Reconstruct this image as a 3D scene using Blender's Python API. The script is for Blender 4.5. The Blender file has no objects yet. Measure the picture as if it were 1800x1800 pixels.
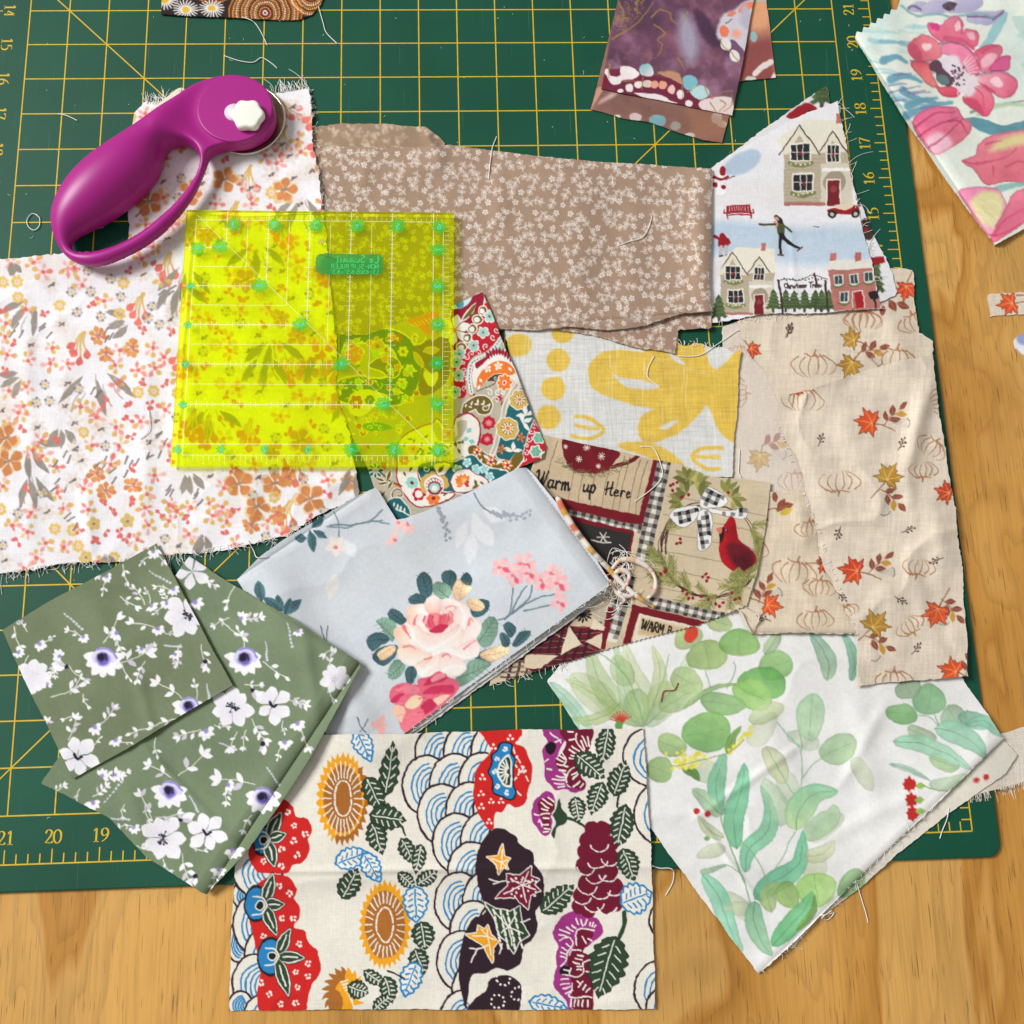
import bpy, bmesh, math, random
import numpy as np

# ---------------------------------------------------------------- scene, camera, light
scene = bpy.context.scene
IN = 0.0254                       # everything is measured in inches, built in metres
OX, OY = -11.0, 9.0               # scene origin (inches on the cutting mat grid)
CAM = dict(f=1749.84, e=(0.221509, -0.0329308, -0.0300367), t=(-10.8498, 2.3719, 22.6523))

cam_data = bpy.data.cameras.new("camera")
cam_data.sensor_width = 36.0
cam_data.lens = CAM['f'] / 1800.0 * 36.0
cam_data.clip_start, cam_data.clip_end = 0.01, 100.0
cam = bpy.data.objects.new("camera", cam_data)
scene.collection.objects.link(cam)
cam.location = ((CAM['t'][0] - OX) * IN, (CAM['t'][1] - OY) * IN, CAM['t'][2] * IN)
cam.rotation_euler = CAM['e']
scene.camera = cam

world = bpy.data.worlds.new("World")
scene.world = world
world.use_nodes = True
bgn = world.node_tree.nodes["Background"]
bgn.inputs[0].default_value = (1.0, 0.965, 0.92, 1)      # bounce light of the workroom
bgn.inputs[1].default_value = 0.35


def area_light(name, loc, target, size, sizey, energy, col):
    d = bpy.data.lights.new(name, 'AREA')
    d.shape = 'RECTANGLE'
    d.size, d.size_y, d.energy, d.color = size, sizey, energy, col
    o = bpy.data.objects.new(name, d)
    scene.collection.objects.link(o)
    o.location = loc
    from mathutils import Vector
    o.rotation_euler = (Vector(target) - Vector(loc)).to_track_quat('-Z', 'Y').to_euler()
    return o


# daylight from a window up and to the left of the table
area_light("window_light", (-2.9, 1.25, 2.9), (0, 0, 0), 1.3, 1.4, 202, (0.985, 0.99, 1.0))

scene.view_settings.view_transform = 'Standard'
scene.view_settings.look = 'None'
scene.view_settings.exposure = 0.0
scene.view_settings.gamma = 1.0
scene.view_settings.use_curve_mapping = False
scene.cycles.use_denoising = True
scene.cycles.max_bounces = 8
scene.cycles.transparent_max_bounces = 16

# ---------------------------------------------------------------- projection helpers
_a, _b, _c = CAM['e']
_Rx = np.array([[1, 0, 0], [0, math.cos(_a), -math.sin(_a)], [0, math.sin(_a), math.cos(_a)]])
_Ry = np.array([[math.cos(_b), 0, math.sin(_b)], [0, 1, 0], [-math.sin(_b), 0, math.cos(_b)]])
_Rz = np.array([[math.cos(_c), -math.sin(_c), 0], [math.sin(_c), math.cos(_c), 0], [0, 0, 1]])
ROT = _Rz @ _Ry @ _Rx
CT = np.array(CAM['t'])


def ground(px, py, z=0.0):
    """plan position (inches on the mat grid, x negative to the left) under a photo point at height z"""
    px, py = np.asarray(px, float), np.asarray(py, float)
    d = np.stack([(px - 900) / CAM['f'], (900 - py) / CAM['f'], -np.ones_like(px)], -1) @ ROT.T
    k = (z - CT[2]) / d[..., 2]
    return CT[0] + d[..., 0] * k, CT[1] + d[..., 1] * k


def topix(x, y, z=0.0):
    w = np.stack([np.asarray(x, float) - CT[0], np.asarray(y, float) - CT[1], np.zeros_like(np.asarray(x, float)) + z - CT[2]], -1) @ ROT
    return 900 + CAM['f'] * w[..., 0] / -w[..., 2], 900 - CAM['f'] * w[..., 1] / -w[..., 2]


def metres(x, y, z):
    x, y, z = np.broadcast_arrays(np.asarray(x, float), np.asarray(y, float), np.asarray(z, float))
    return np.stack([(x - OX) * IN, (y - OY) * IN, z * IN], -1)


# ---------------------------------------------------------------- noise and maths
def vnoise(X, Y, scale, seed):
    """smooth value noise in [-1, 1]"""
    rs = np.random.RandomState(seed)
    lat = rs.uniform(-1, 1, (64, 64))
    u, v = X / scale, Y / scale
    i, j = np.floor(u).astype(int), np.floor(v).astype(int)
    fu, fv = u - i, v - j
    fu, fv = fu * fu * fu * (fu * (fu * 6 - 15) + 10), fv * fv * fv * (fv * (fv * 6 - 15) + 10)
    g = lambda a, b: lat[a % 64, b % 64]
    return (g(i, j) * (1 - fu) + g(i + 1, j) * fu) * (1 - fv) + (g(i, j + 1) * (1 - fu) + g(i + 1, j + 1) * fu) * fv


def fnoise(X, Y, scale, seed, octv=4, gain=.5):
    t, a = 0, 1
    for k in range(octv):
        t = t + a * vnoise(X + 17.3 * k, Y - 9.1 * k, scale / 2 ** k, seed + k)
        a *= gain
    return t


def lin(c):
    c = np.clip(np.asarray(c, float) / 255.0, 0, 1)
    return np.where(c <= 0.04045, c / 12.92, ((c + 0.055) / 1.055) ** 2.4)


def spline(pts, closed=True, n=6):
    P = np.asarray(pts, float)
    m = len(P)
    if m < 3:
        return P
    out = []
    t = np.linspace(0, 1, n, endpoint=False)[:, None]
    rng = range(m) if closed else range(m - 1)
    for i in rng:
        if closed:
            a, b, c, d = P[(i - 1) % m], P[i], P[(i + 1) % m], P[(i + 2) % m]
        else:
            a, b, c, d = P[max(i - 1, 0)], P[i], P[i + 1], P[min(i + 2, m - 1)]
        out.append(.5 * (2 * b + (c - a) * t + (2 * a - 5 * b + 4 * c - d) * t ** 2 + (3 * b - a - 3 * c + d) * t ** 3))
    out = np.concatenate(out)
    return out if closed else np.vstack([out, P[-1]])


def psdf(X, Y, P):
    """signed distance to a polygon, negative inside; X, Y flat"""
    A = P
    B = np.roll(P, -1, 0)
    n = len(X)
    out = np.empty(n)
    ch = max(1, int(3e6 // max(1, len(P))))
    ex, ey = (B - A)[:, 0][:, None], (B - A)[:, 1][:, None]
    L = np.maximum(ex * ex + ey * ey, 1e-9)
    for s in range(0, n, ch):
        x, y = X[s:s + ch][None], Y[s:s + ch][None]
        wx, wy = x - A[:, 0][:, None], y - A[:, 1][:, None]
        t = np.clip((wx * ex + wy * ey) / L, 0, 1)
        d2 = ((wx - ex * t) ** 2 + (wy - ey * t) ** 2).min(0)
        c = ((A[:, 1][:, None] > y) != (B[:, 1][:, None] > y)) & (wx < ex * wy / np.where(np.abs(ey) < 1e-12, 1e-12, ey))
        ins = (c.sum(0) % 2) == 1
        out[s:s + ch] = np.where(ins, -1, 1) * np.sqrt(d2)
    return out


# ---------------------------------------------------------------- painter: the printed pattern of a cloth
class Cv:
    """a cloth's print, held as one colour for each vertex of the woven sheet"""

    def __init__(s, x0, y0, x1, y1, step, base, seed=1):
        s.step, s.x0, s.y0 = step, x0, y0
        s.nx, s.ny = int((x1 - x0) / step) + 1, int((y1 - y0) / step) + 1
        xs, ys = x0 + np.arange(s.nx) * step, y0 + np.arange(s.ny) * step
        s.X, s.Y = np.meshgrid(xs, ys)
        s.C = np.empty((s.ny, s.nx, 3))
        s.C[:] = base
        s.base = np.array(base, float)
        s.R = random.Random(seed)
        s.seed = seed
        s.N = fnoise(s.X, s.Y, 26, seed + 50, 4, .6)
        # hand-drawn unevenness: every shape is evaluated on slightly wandering coordinates
        wb = s.wob
        s.XW = s.X + wb * (.75 * vnoise(s.X, s.Y, 5.5, seed + 81) + 1.1 * vnoise(s.X, s.Y, 17, seed + 82))
        s.YW = s.Y + wb * (.75 * vnoise(s.X, s.Y, 5.5, seed + 83) + 1.1 * vnoise(s.X, s.Y, 17, seed + 84))
        s.fr = (0., 0., 1.)

    wob = 1.0

    def frame(s, ox, oy, k=3.0):
        s.fr = (ox, oy, k)
        return s

    def T(s, pts):
        return np.asarray(pts, float) / s.fr[2] + np.array(s.fr[:2])

    def L(s, w):
        return w / s.fr[2]

    def win(s, a, b):
        i0 = max(0, int((a[0] - s.x0) / s.step) - 1)
        j0 = max(0, int((a[1] - s.y0) / s.step) - 1)
        i1 = min(s.nx, int((b[0] - s.x0) / s.step) + 3)
        j1 = min(s.ny, int((b[1] - s.y0) / s.step) + 3)
        return None if i1 <= i0 or j1 <= j0 else (slice(j0, j1), slice(i0, i1))

    def mix(s, w, cov, col):
        s.C[w] += (np.asarray(col, float) - s.C[w]) * cov[..., None]

    def poly(s, P, col, a=1., soft=1., out=None, ow=0., g2=None, ga=90., var=0., rim=0., clip=None):
        """P in photo pixels; g2: second colour along direction ga; var: wash unevenness; rim: darker pigment edge"""
        pad = soft + ow + 2
        w = s.win(P.min(0) - pad, P.max(0) + pad)
        if w is None:
            return
        X, Y = s.XW[w], s.YW[w]
        d = psdf(X.ravel(), Y.ravel(), P).reshape(X.shape)
        aa = s.step * soft
        if out is not None and ow > 0:
            s.mix(w, np.clip(.5 - (d - ow) / aa, 0, 1) * a, out)
        cov = np.clip(.5 - d / aa, 0, 1) * a
        c = np.empty(X.shape + (3,))
        c[:] = col
        if g2 is not None:
            q = np.array([math.cos(math.radians(ga)), math.sin(math.radians(ga))])
            t = P @ q
            f = np.clip((X * q[0] + Y * q[1] - t.min()) / max(1e-6, t.max() - t.min()), 0, 1)[..., None]
            c = c * (1 - f) + np.asarray(g2, float) * f
        if var:
            c = c * (1 + var * s.N[w][..., None])
        if rim:
            c = c * (1 - rim * np.exp(-(d / (1.6 * s.step)) ** 2))[..., None]
        s.C[w] += (c - s.C[w]) * cov[..., None]

    def fill(s, pts, col, smooth=True, n=5, **k):
        if 'ow' in k:
            k['ow'] = s.L(k['ow'])
        P = s.T(pts)
        s.poly(spline(P, True, n) if smooth else P, col, **k)

    def dot(s, x, y, r, col, a=1., soft=1., ry=None, ang=0., **k):
        (x, y), r = s.T((x, y)), s.L(r)
        ry = r if ry is None else s.L(ry)
        m = max(r, ry) + soft * s.step + 1
        w = s.win((x - m, y - m), (x + m, y + m))
        if w is None:
            return
        X, Y = s.XW[w] - x, s.YW[w] - y
        if ry != r:
            c, q = math.cos(math.radians(ang)), math.sin(math.radians(ang))
            X, Y = X * c + Y * q, (-X * q + Y * c) * r / ry
        d = np.sqrt(X * X + Y * Y) - r
        s.mix(w, np.clip(.5 - d / (s.step * soft), 0, 1) * a, col)

    def line(s, pts, wd, col, a=1., w2=None, smooth=True, soft=1., n=5, dash=None):
        P = s.T(pts)
        if smooth and len(P) > 2:
            P = spline(P, False, n)
        wd = s.L(wd)
        w2 = wd if w2 is None else s.L(w2)
        if dash:
            return s._dash(P, wd, col, s.L(dash[0]), s.L(dash[1]))
        m = max(wd, w2) + s.step + 1
        w = s.win(P.min(0) - m, P.max(0) + m)
        if w is None:
            return
        X, Y = s.XW[w], s.YW[w]
        A, B = P[:-1], P[1:]
        L = np.sqrt(((B - A) ** 2).sum(1))
        cum = np.concatenate([[0], np.cumsum(L)]) / max(1e-9, L.sum())
        best = np.full(X.shape, -1e9)
        for i in range(len(A)):
            ex, ey = B[i] - A[i]
            t = np.clip(((X - A[i, 0]) * ex + (Y - A[i, 1]) * ey) / max(1e-9, L[i] ** 2), 0, 1)
            d = np.sqrt((X - A[i, 0] - ex * t) ** 2 + (Y - A[i, 1] - ey * t) ** 2)
            best = np.maximum(best, (wd + (w2 - wd) * (cum[i] + (cum[i + 1] - cum[i]) * t)) / 2 - d)
        thin = min(1., (max(wd, w2) + .35) / s.step)
        s.mix(w, np.clip(.5 + best / (s.step * soft), 0, 1) * a * thin, col)

    def _dash(s, P, wd, col, on, off):
        L = np.sqrt(((P[1:] - P[:-1]) ** 2).sum(1))
        cum = np.concatenate([[0], np.cumsum(L)])
        fr, s.fr = s.fr, (0., 0., 1.)
        t = off / 2
        while t + on * .6 < cum[-1]:
            e = min(t + on, cum[-1])
            s.line([(np.interp(q, cum, P[:, 0]), np.interp(q, cum, P[:, 1])) for q in (t, (t + e) / 2, e)], wd, col, smooth=False)
            t += on + off
        s.fr = fr

    # ---- motif helpers (coordinates in the current frame)
    def leaf(s, x, y, ln, wd, ang, col, bend=0., base=.0, vein=None, vw=1., tip=.5, **k):
        """leaf from (x, y) growing ln along ang degrees (0 right, 90 down)"""
        t = np.linspace(0, 1, 9)
        prof = np.sin(np.pi * t ** (math.log(.5) / math.log(tip))) ** .9 * wd / 2
        a = math.radians(ang)
        c, q = math.cos(a), math.sin(a)
        off = bend * ln * 4 * t * (1 - t)
        up = [(u * ln, o - p) for u, p, o in zip(t, prof, off)]
        dn = [(u * ln, o + p) for u, p, o in zip(t, prof, off)][::-1]
        pts = [(x + u * c - v * q, y + u * q + v * c) for u, v in up + dn[1:-1]]
        s.fill(pts, col, n=2, **k)
        if vein is not None:
            md = [(x + u * ln * c - o * q, y + u * ln * q + o * c) for u, o in zip(t[:-1], off[:-1])]
            s.line(md, vw, vein, w2=vw * .4, smooth=False)

    def flower(s, x, y, r, n, col, ang=0., wd=.8, cen=None, cr=.25, jit=.0, squash=1., tip=.62, sq_ang=0, **k):
        for i in range(n):
            a = ang + 360. / n * i + s.R.uniform(-jit, jit) * 30
            rr = r * (1 + s.R.uniform(-jit, jit) * .6)
            if squash != 1.:
                da = math.radians(a - sq_ang)
                rr *= math.sqrt(math.cos(da) ** 2 + (squash * math.sin(da)) ** 2)
            s.leaf(x, y, rr, rr * wd, a, col, tip=tip, **k)
        if cen is not None:
            s.dot(x, y, r * cr, cen)

    def wash(s, amp, scale=60, seed=7, col=None):
        nn = fnoise(s.X, s.Y, scale, s.seed + seed, 4, .55)
        if col is None:
            s.C *= (1 + amp * nn)[..., None]
        else:
            s.C += (np.asarray(col, float) - s.C) * np.clip(amp * nn, 0, 1)[..., None]


# ---------------------------------------------------------------- meshes
col_root = scene.collection


def link(name, verts, faces, mat, parent=None, smooth=True, colors=None, org=None):
    """verts in metres (n,3); object origin set at org or at the middle of the base"""
    verts = np.asarray(verts, float)
    me = bpy.data.meshes.new(name)
    o = bpy.data.objects.new(name, me)
    if parent is not None:
        org = np.zeros(3)
    elif org is None:
        org = np.array([verts[:, 0].mean(), verts[:, 1].mean(), verts[:, 2].min()])
    V = verts - np.asarray(org)
    if parent is not None:
        V = V - np.array(parent['_org'][:])
        o.parent = parent
    else:
        o.location = org
    if isinstance(faces, np.ndarray):
        k = faces.shape[1]
        me.vertices.add(len(V))
        me.vertices.foreach_set("co", V.astype(np.float32).ravel())
        me.loops.add(faces.size)
        me.loops.foreach_set("vertex_index", faces.astype(np.int32).ravel())
        me.polygons.add(len(faces))
        me.polygons.foreach_set("loop_start", (np.arange(len(faces)) * k).astype(np.int32))
        me.update(calc_edges=True)
    else:
        me.from_pydata(V.tolist(), [], [list(map(int, f)) for f in faces])
    me.polygons.foreach_set("use_smooth", np.full(len(me.polygons), bool(smooth)))
    if colors is not None:
        at = me.color_attributes.new("print", 'FLOAT_COLOR', 'POINT')
        c4 = np.ones((len(V), 4), np.float32)
        c4[:, :3] = colors
        at.data.foreach_set("color", c4.ravel())
    if mat is not None:
        me.materials.append(mat)
    o['_org'] = [float(q) for q in (np.asarray(org) if parent is None else np.array(parent['_org'][:]))]
    col_root.objects.link(o)
    return o


def empty(name, org):
    o = bpy.data.objects.new(name, None)
    o.empty_display_size = .01
    o.location = org
    o['_org'] = [float(q) for q in org]
    col_root.objects.link(o)
    return o


def tag(o, label=None, cat=None, group=None, kind=None):
    if label: o['label'] = label
    if cat: o['category'] = cat
    if group: o['group'] = group
    if kind: o['kind'] = kind
    return o


class MB:
    """collects plain shapes (inches) into one mesh"""

    def __init__(s):
        s.v, s.f, s.c = [], [], []

    def add(s, v, f, c=None):
        n = len(s.v)
        s.v += [tuple(q) for q in v]
        s.f += [tuple(i + n for i in q) for q in f]
        s.c += [c] * len(v)

    def strip(s, x0, y0, x1, y1, w, z):
        dx, dy = x1 - x0, y1 - y0
        L = math.hypot(dx, dy) or 1
        nx, ny = -dy / L * w / 2, dx / L * w / 2
        s.add([(x0 + nx, y0 + ny, z), (x0 - nx, y0 - ny, z), (x1 - nx, y1 - ny, z), (x1 + nx, y1 + ny, z)], [(0, 1, 2, 3)])

    def ribbon(s, P, W, z):
        P = np.asarray(P, float)
        d = np.gradient(P, axis=0)
        d /= np.maximum(np.linalg.norm(d, axis=1), 1e-9)[:, None]
        nrm = np.stack([-d[:, 1], d[:, 0]], 1) * (np.asarray(W) / 2)[:, None]
        z = np.zeros(len(P)) + z
        v = [(a[0] + b[0], a[1] + b[1], q) for a, b, q in zip(P, nrm, z)] + [(a[0] - b[0], a[1] - b[1], q) for a, b, q in zip(P, nrm, z)]
        n = len(P)
        s.add(v, [(i, n + i, n + i + 1, i + 1) for i in range(n - 1)])

    def disc(s, x, y, r, z, n=20, wob=None):
        v = [(x, y, z)]
        for i in range(n):
            rr = r if wob is None else r * wob[i % len(wob)]
            v.append((x + rr * math.cos(2 * math.pi * i / n), y + rr * math.sin(2 * math.pi * i / n), z))
        s.add(v, [(0, 1 + i, 1 + (i + 1) % n) for i in range(n)])

    def tube(s, P, R, sides=5, c=None):
        P = np.asarray(P, float)
        R = np.zeros(len(P)) + R
        d = np.gradient(P, axis=0)
        d /= np.maximum(np.linalg.norm(d, axis=1), 1e-9)[:, None]
        up = np.array([0, 0, 1.])
        v = []
        for p, t, r in zip(P, d, R):
            a = np.cross(t, up)
            a = a / (np.linalg.norm(a) or 1) if np.linalg.norm(a) > 1e-3 else np.array([1., 0, 0])
            b = np.cross(a, t)
            for k in range(sides):
                q = 2 * math.pi * k / sides
                v.append(p + r * (a * math.cos(q) + b * math.sin(q)))
        n = len(P)
        f = [(i * sides + k, i * sides + (k + 1) % sides, (i + 1) * sides + (k + 1) % sides, (i + 1) * sides + k)
             for i in range(n - 1) for k in range(sides)]
        f += [tuple(range(sides))[::-1], tuple((n - 1) * sides + k for k in range(sides))]
        m = len(s.v)
        s.add(v, f, None)
        if c is not None:
            c = np.asarray(c, float)
            for i in range(n):
                for k in range(sides):
                    s.c[m + i * sides + k] = tuple(c[i] if c.ndim > 1 else c)

    def build(s, name, mat, parent=None, smooth=False, org=None):
        v = np.asarray(s.v, float)
        cc = None
        if any(q is not None for q in s.c):
            cc = np.array([q if q is not None else (1, 1, 1) for q in s.c])
        return link(name, metres(v[:, 0], v[:, 1], v[:, 2]), s.f, mat, parent, smooth, cc, org)


# ---------------------------------------------------------------- materials
def newmat(name):
    m = bpy.data.materials.new(name)
    m.use_nodes = True
    nt = m.node_tree
    return m, nt, nt.nodes, nt.links, nt.nodes["Principled BSDF"]


def node(nt, typ, **k):
    n = nt.nodes.new(typ)
    for a, b in k.items():
        setattr(n, a, b)
    return n


def cotton(name, weave=2600., bump=.25, rough=.88, sheen=.15, slub=.0, tint=.09):
    m, nt, N, L, b = newmat(name)
    at = node(nt, "ShaderNodeAttribute", attribute_name="print")
    tc = node(nt, "ShaderNodeTexCoord")
    nz = node(nt, "ShaderNodeTexNoise")
    nz.inputs["Scale"].default_value = weave
    nz.inputs["Detail"].default_value = 2
    L.new(tc.outputs["Object"], nz.inputs["Vector"])
    # warp and weft: noise stretched along each thread direction
    mps = []
    for sx, sy in ((weave * .55, weave * .035), (weave * .035, weave * .55)):
        mp = node(nt, "ShaderNodeMapping")
        mp.inputs["Scale"].default_value = (sx, sy, 1)
        q = node(nt, "ShaderNodeTexNoise")
        q.inputs["Scale"].default_value = 1
        q.inputs["Detail"].default_value = 2
        L.new(tc.outputs["Object"], mp.inputs["Vector"])
        L.new(mp.outputs[0], q.inputs["Vector"])
        mps.append(q)
    ad = node(nt, "ShaderNodeMath", operation='ADD')
    L.new(mps[0].outputs["Fac"], ad.inputs[0])
    L.new(mps[1].outputs["Fac"], ad.inputs[1])
    mr = node(nt, "ShaderNodeMapRange")
    mr.inputs[1].default_value, mr.inputs[2].default_value = .6, 1.4
    mr.inputs[3].default_value, mr.inputs[4].default_value = 1 - tint - slub, 1 + tint * .6 + slub
    L.new(ad.outputs[0], mr.inputs[0])
    mx = node(nt, "ShaderNodeVectorMath", operation='SCALE')
    L.new(at.outputs["Color"], mx.inputs[0])
    L.new(mr.outputs[0], mx.inputs["Scale"])
    L.new(mx.outputs[0], b.inputs["Base Color"])
    bp = node(nt, "ShaderNodeBump")
    bp.inputs["Strength"].default_value = bump
    bp.inputs["Distance"].default_value = .0004
    L.new(ad.outputs[0], bp.inputs["Height"])
    L.new(bp.outputs[0], b.inputs["Normal"])
    b.inputs["Roughness"].default_value = rough
    b.inputs["Specular IOR Level"].default_value = .25
    b.inputs["Sheen Weight"].default_value = sheen
    b.inputs["Sheen Roughness"].default_value = .5
    return m


def plain(name, col, rough=.5, spec=.5, metal=0., noise=0., nscale=40., coat=0.):
    m, nt, N, L, b = newmat(name)
    c = lin(col)
    b.inputs["Roughness"].default_value = rough
    b.inputs["Specular IOR Level"].default_value = spec
    b.inputs["Metallic"].default_value = metal
    b.inputs["Coat Weight"].default_value = coat
    if noise:
        tc = node(nt, "ShaderNodeTexCoord")
        nz = node(nt, "ShaderNodeTexNoise")
        nz.inputs["Scale"].default_value = nscale
        nz.inputs["Detail"].default_value = 6
        L.new(tc.outputs["Object"], nz.inputs["Vector"])
        cr = node(nt, "ShaderNodeValToRGB")
        cr.color_ramp.elements[0].position, cr.color_ramp.elements[1].position = .3, .7
        cr.color_ramp.elements[0].color = (*(c * (1 - noise)), 1)
        cr.color_ramp.elements[1].color = (*np.minimum(1, c * (1 + noise)), 1)
        L.new(nz.outputs["Fac"], cr.inputs[0])
        L.new(cr.outputs[0], b.inputs["Base Color"])
    else:
        b.inputs["Base Color"].default_value = (*c, 1)
    return m


M_COT = cotton("printed_cotton")
M_SMOOTH = cotton("fine_cotton", weave=4200, bump=.2, rough=.9, sheen=.12, tint=.06)
M_SLUB = cotton("slub_linen", weave=1500, bump=.4, slub=.10)
M_THREAD = plain("sewing_thread", (236, 234, 228), .9, .2)
M_ATTR = cotton("dyed_strip", weave=2600)
# ---------------------------------------------------------------- table and cutting mat
TABLE_Z, MAT_Z = -0.11, 0.0


def pine_material():
    m, nt, N, L, b = newmat("pine_plywood")
    tc = node(nt, "ShaderNodeTexCoord")

    def noise(scale, sc, detail=4, rough=.55, dist=0.):
        mp = node(nt, "ShaderNodeMapping")
        mp.inputs["Scale"].default_value = sc
        n = node(nt, "ShaderNodeTexNoise")
        n.inputs["Scale"].default_value = scale
        n.inputs["Detail"].default_value = detail
        n.inputs["Roughness"].default_value = rough
        n.inputs["Distortion"].default_value = dist
        L.new(tc.outputs["Object"], mp.inputs["Vector"])
        L.new(mp.outputs[0], n.inputs["Vector"])
        return n.outputs["Fac"]

    def math_(op, a, b2):
        n = node(nt, "ShaderNodeMath", operation=op)
        for i, q in enumerate((a, b2)):
            if isinstance(q, (int, float)):
                n.inputs[i].default_value = q
            else:
                L.new(q, n.inputs[i])
        return n.outputs[0]

    def ramp(f, stops):
        r = node(nt, "ShaderNodeValToRGB")
        e = r.color_ramp.elements
        while len(e) > 1:
            e.remove(e[-1])
        for i, (p, c) in enumerate(stops):
            q = e[0] if i == 0 else e.new(p)
            q.position = p
            q.color = (*lin(c), 1) if isinstance(c, tuple) else (c, c, c, 1)
        L.new(f, r.inputs[0])
        return r.outputs[0]

    # cathedral figure: contour bands of a low noise field stretched along the grain
    fld = noise(1., (7.0, 2.4, 1), 4, .5, .5)
    band = math_('FRACT', math_('MULTIPLY', fld, 5.5), 0)
    bandc = ramp(band, [(0., (214, 163, 88)), (.3, (216, 165, 88)), (.62, (208, 153, 75)), (.85, (196, 138, 60)), (.94, (192, 133, 56)), (1., (212, 161, 86))])
    # fine fibres along y, dark pores, blotches
    fib = noise(1., (700, 12, 1), 6, .72)
    fibc = ramp(fib, [(.3, .74), (.48, .96), (.7, 1.09)])
    por = noise(1., (1000, 42, 1), 2, .5)
    porc = ramp(por, [(.0, 1.), (.63, 1.), (.68, .58), (.78, .4)])
    blo = noise(1., (7, 4, 1), 4, .5)
    bloc = ramp(blo, [(.28, .74), (.5, 1.), (.7, 1.08)])

    def mul(a, b2):
        n = node(nt, "ShaderNodeMix", data_type='RGBA', blend_type='MULTIPLY')
        n.inputs[0].default_value = 1
        L.new(a, n.inputs[6])
        L.new(b2, n.inputs[7])
        return n.outputs[2]

    ring = math_('FRACT', math_('MULTIPLY', math_('ADD', fld, math_('MULTIPLY', fib, .012)), 26.), 0)
    ringc = ramp(ring, [(0., .95), (.1, 1.02), (.6, 1.0), (.88, .90), (1., .84)])
    col = mul(mul(mul(mul(bandc, fibc), porc), bloc), ringc)
    L.new(col, b.inputs["Base Color"])
    bp = node(nt, "ShaderNodeBump")
    bp.inputs["Strength"].default_value = .12
    bp.inputs["Distance"].default_value = .0006
    L.new(porc, bp.inputs["Height"])
    L.new(bp.outputs[0], b.inputs["Normal"])
    b.inputs["Roughness"].default_value = .42
    b.inputs["Specular IOR Level"].default_value = .4
    return m


def slab(name, outline, z0, z1, mat, bev=0.02):
    """flat board from a plan outline (inches) with a softened upper edge"""
    n = len(outline)
    P = np.asarray(outline, float)
    c = P.mean(0)
    d = P - c
    inn = P - d / np.linalg.norm(d, axis=1)[:, None] * bev
    v = [(*p, z0) for p in P] + [(*p, z1 - bev * .6) for p in P] + [(*p, z1) for p in inn]
    f = [tuple(range(n))[::-1], tuple(2 * n + i for i in range(n))]
    for i in range(n):
        j = (i + 1) % n
        f += [(i, j, n + j, n + i), (n + i, n + j, 2 * n + j, 2 * n + i)]
    mb = MB()
    mb.add(v, f)
    return mb.build(name, mat)


table = slab("table_top", [(-32, -13), (12, -13), (12, 44), (-32, 44)], TABLE_Z - .75, TABLE_Z, pine_material(), .06)
tag(table, kind='structure')

# self healing mat: 24 x 36 inch sheet with rounded corners
mx0, mx1, my0, my1, rc = -23.52, .60, -.56, 35.55, .3
ol = []
for cx, cy, a0 in ((mx1 - rc, my0 + rc, -90), (mx1 - rc, my1 - rc, 0), (mx0 + rc, my1 - rc, 90), (mx0 + rc, my0 + rc, 180)):
    for k in range(7):
        a = math.radians(a0 + 15 * k)
        ol.append((cx + rc * math.cos(a), cy + rc * math.sin(a)))


def mat_material():
    m, nt, N, L, b = newmat("self_healing_vinyl")
    tc = node(nt, "ShaderNodeTexCoord")
    a = node(nt, "ShaderNodeTexNoise")
    a.inputs["Scale"].default_value = 14
    a.inputs["Detail"].default_value = 5
    L.new(tc.outputs["Object"], a.inputs["Vector"])
    r = node(nt, "ShaderNodeValToRGB")
    r.color_ramp.elements[0].position, r.color_ramp.elements[1].position = .3, .75
    r.color_ramp.elements[0].color = (*lin((5, 70, 50)), 1)
    r.color_ramp.elements[1].color = (*lin((8, 82, 60)), 1)
    L.new(a.outputs["Fac"], r.inputs[0])
    # knife scuffs: thin pale scratches in a few directions
    cur = r.outputs[0]
    for i, (ang, sx) in enumerate(((.1, 900), (1.45, 1100), (.8, 1000))):
        mp = node(nt, "ShaderNodeMapping")
        mp.inputs["Rotation"].default_value = (0, 0, ang)
        mp.inputs["Scale"].default_value = (sx, 16, 1)
        n = node(nt, "ShaderNodeTexNoise")
        n.inputs["Scale"].default_value = 1
        n.inputs["Detail"].default_value = 1
        L.new(tc.outputs["Object"], mp.inputs["Vector"])
        L.new(mp.outputs[0], n.inputs["Vector"])
        q = node(nt, "ShaderNodeMapRange")
        q.inputs[1].default_value, q.inputs[2].default_value = .74, .86
        q.inputs[3].default_value, q.inputs[4].default_value = 0, .45
        L.new(n.outputs["Fac"], q.inputs[0])
        x = node(nt, "ShaderNodeMix", data_type='RGBA')
        L.new(q.outputs[0], x.inputs[0])
        L.new(cur, x.inputs[6])
        x.inputs[7].default_value = (*lin((110, 150, 135)), 1)
        cur = x.outputs[2]
    L.new(cur, b.inputs["Base Color"])
    f = node(nt, "ShaderNodeTexNoise")
    f.inputs["Scale"].default_value = 1800
    L.new(tc.outputs["Object"], f.inputs["Vector"])
    bp = node(nt, "ShaderNodeBump")
    bp.inputs["Strength"].default_value = .25
    bp.inputs["Distance"].default_value = .0003
    L.new(f.outputs["Fac"], bp.inputs["Height"])
    L.new(bp.outputs[0], b.inputs["Normal"])
    b.inputs["Roughness"].default_value = .58
    b.inputs["Specular IOR Level"].default_value = .3
    return m


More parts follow.
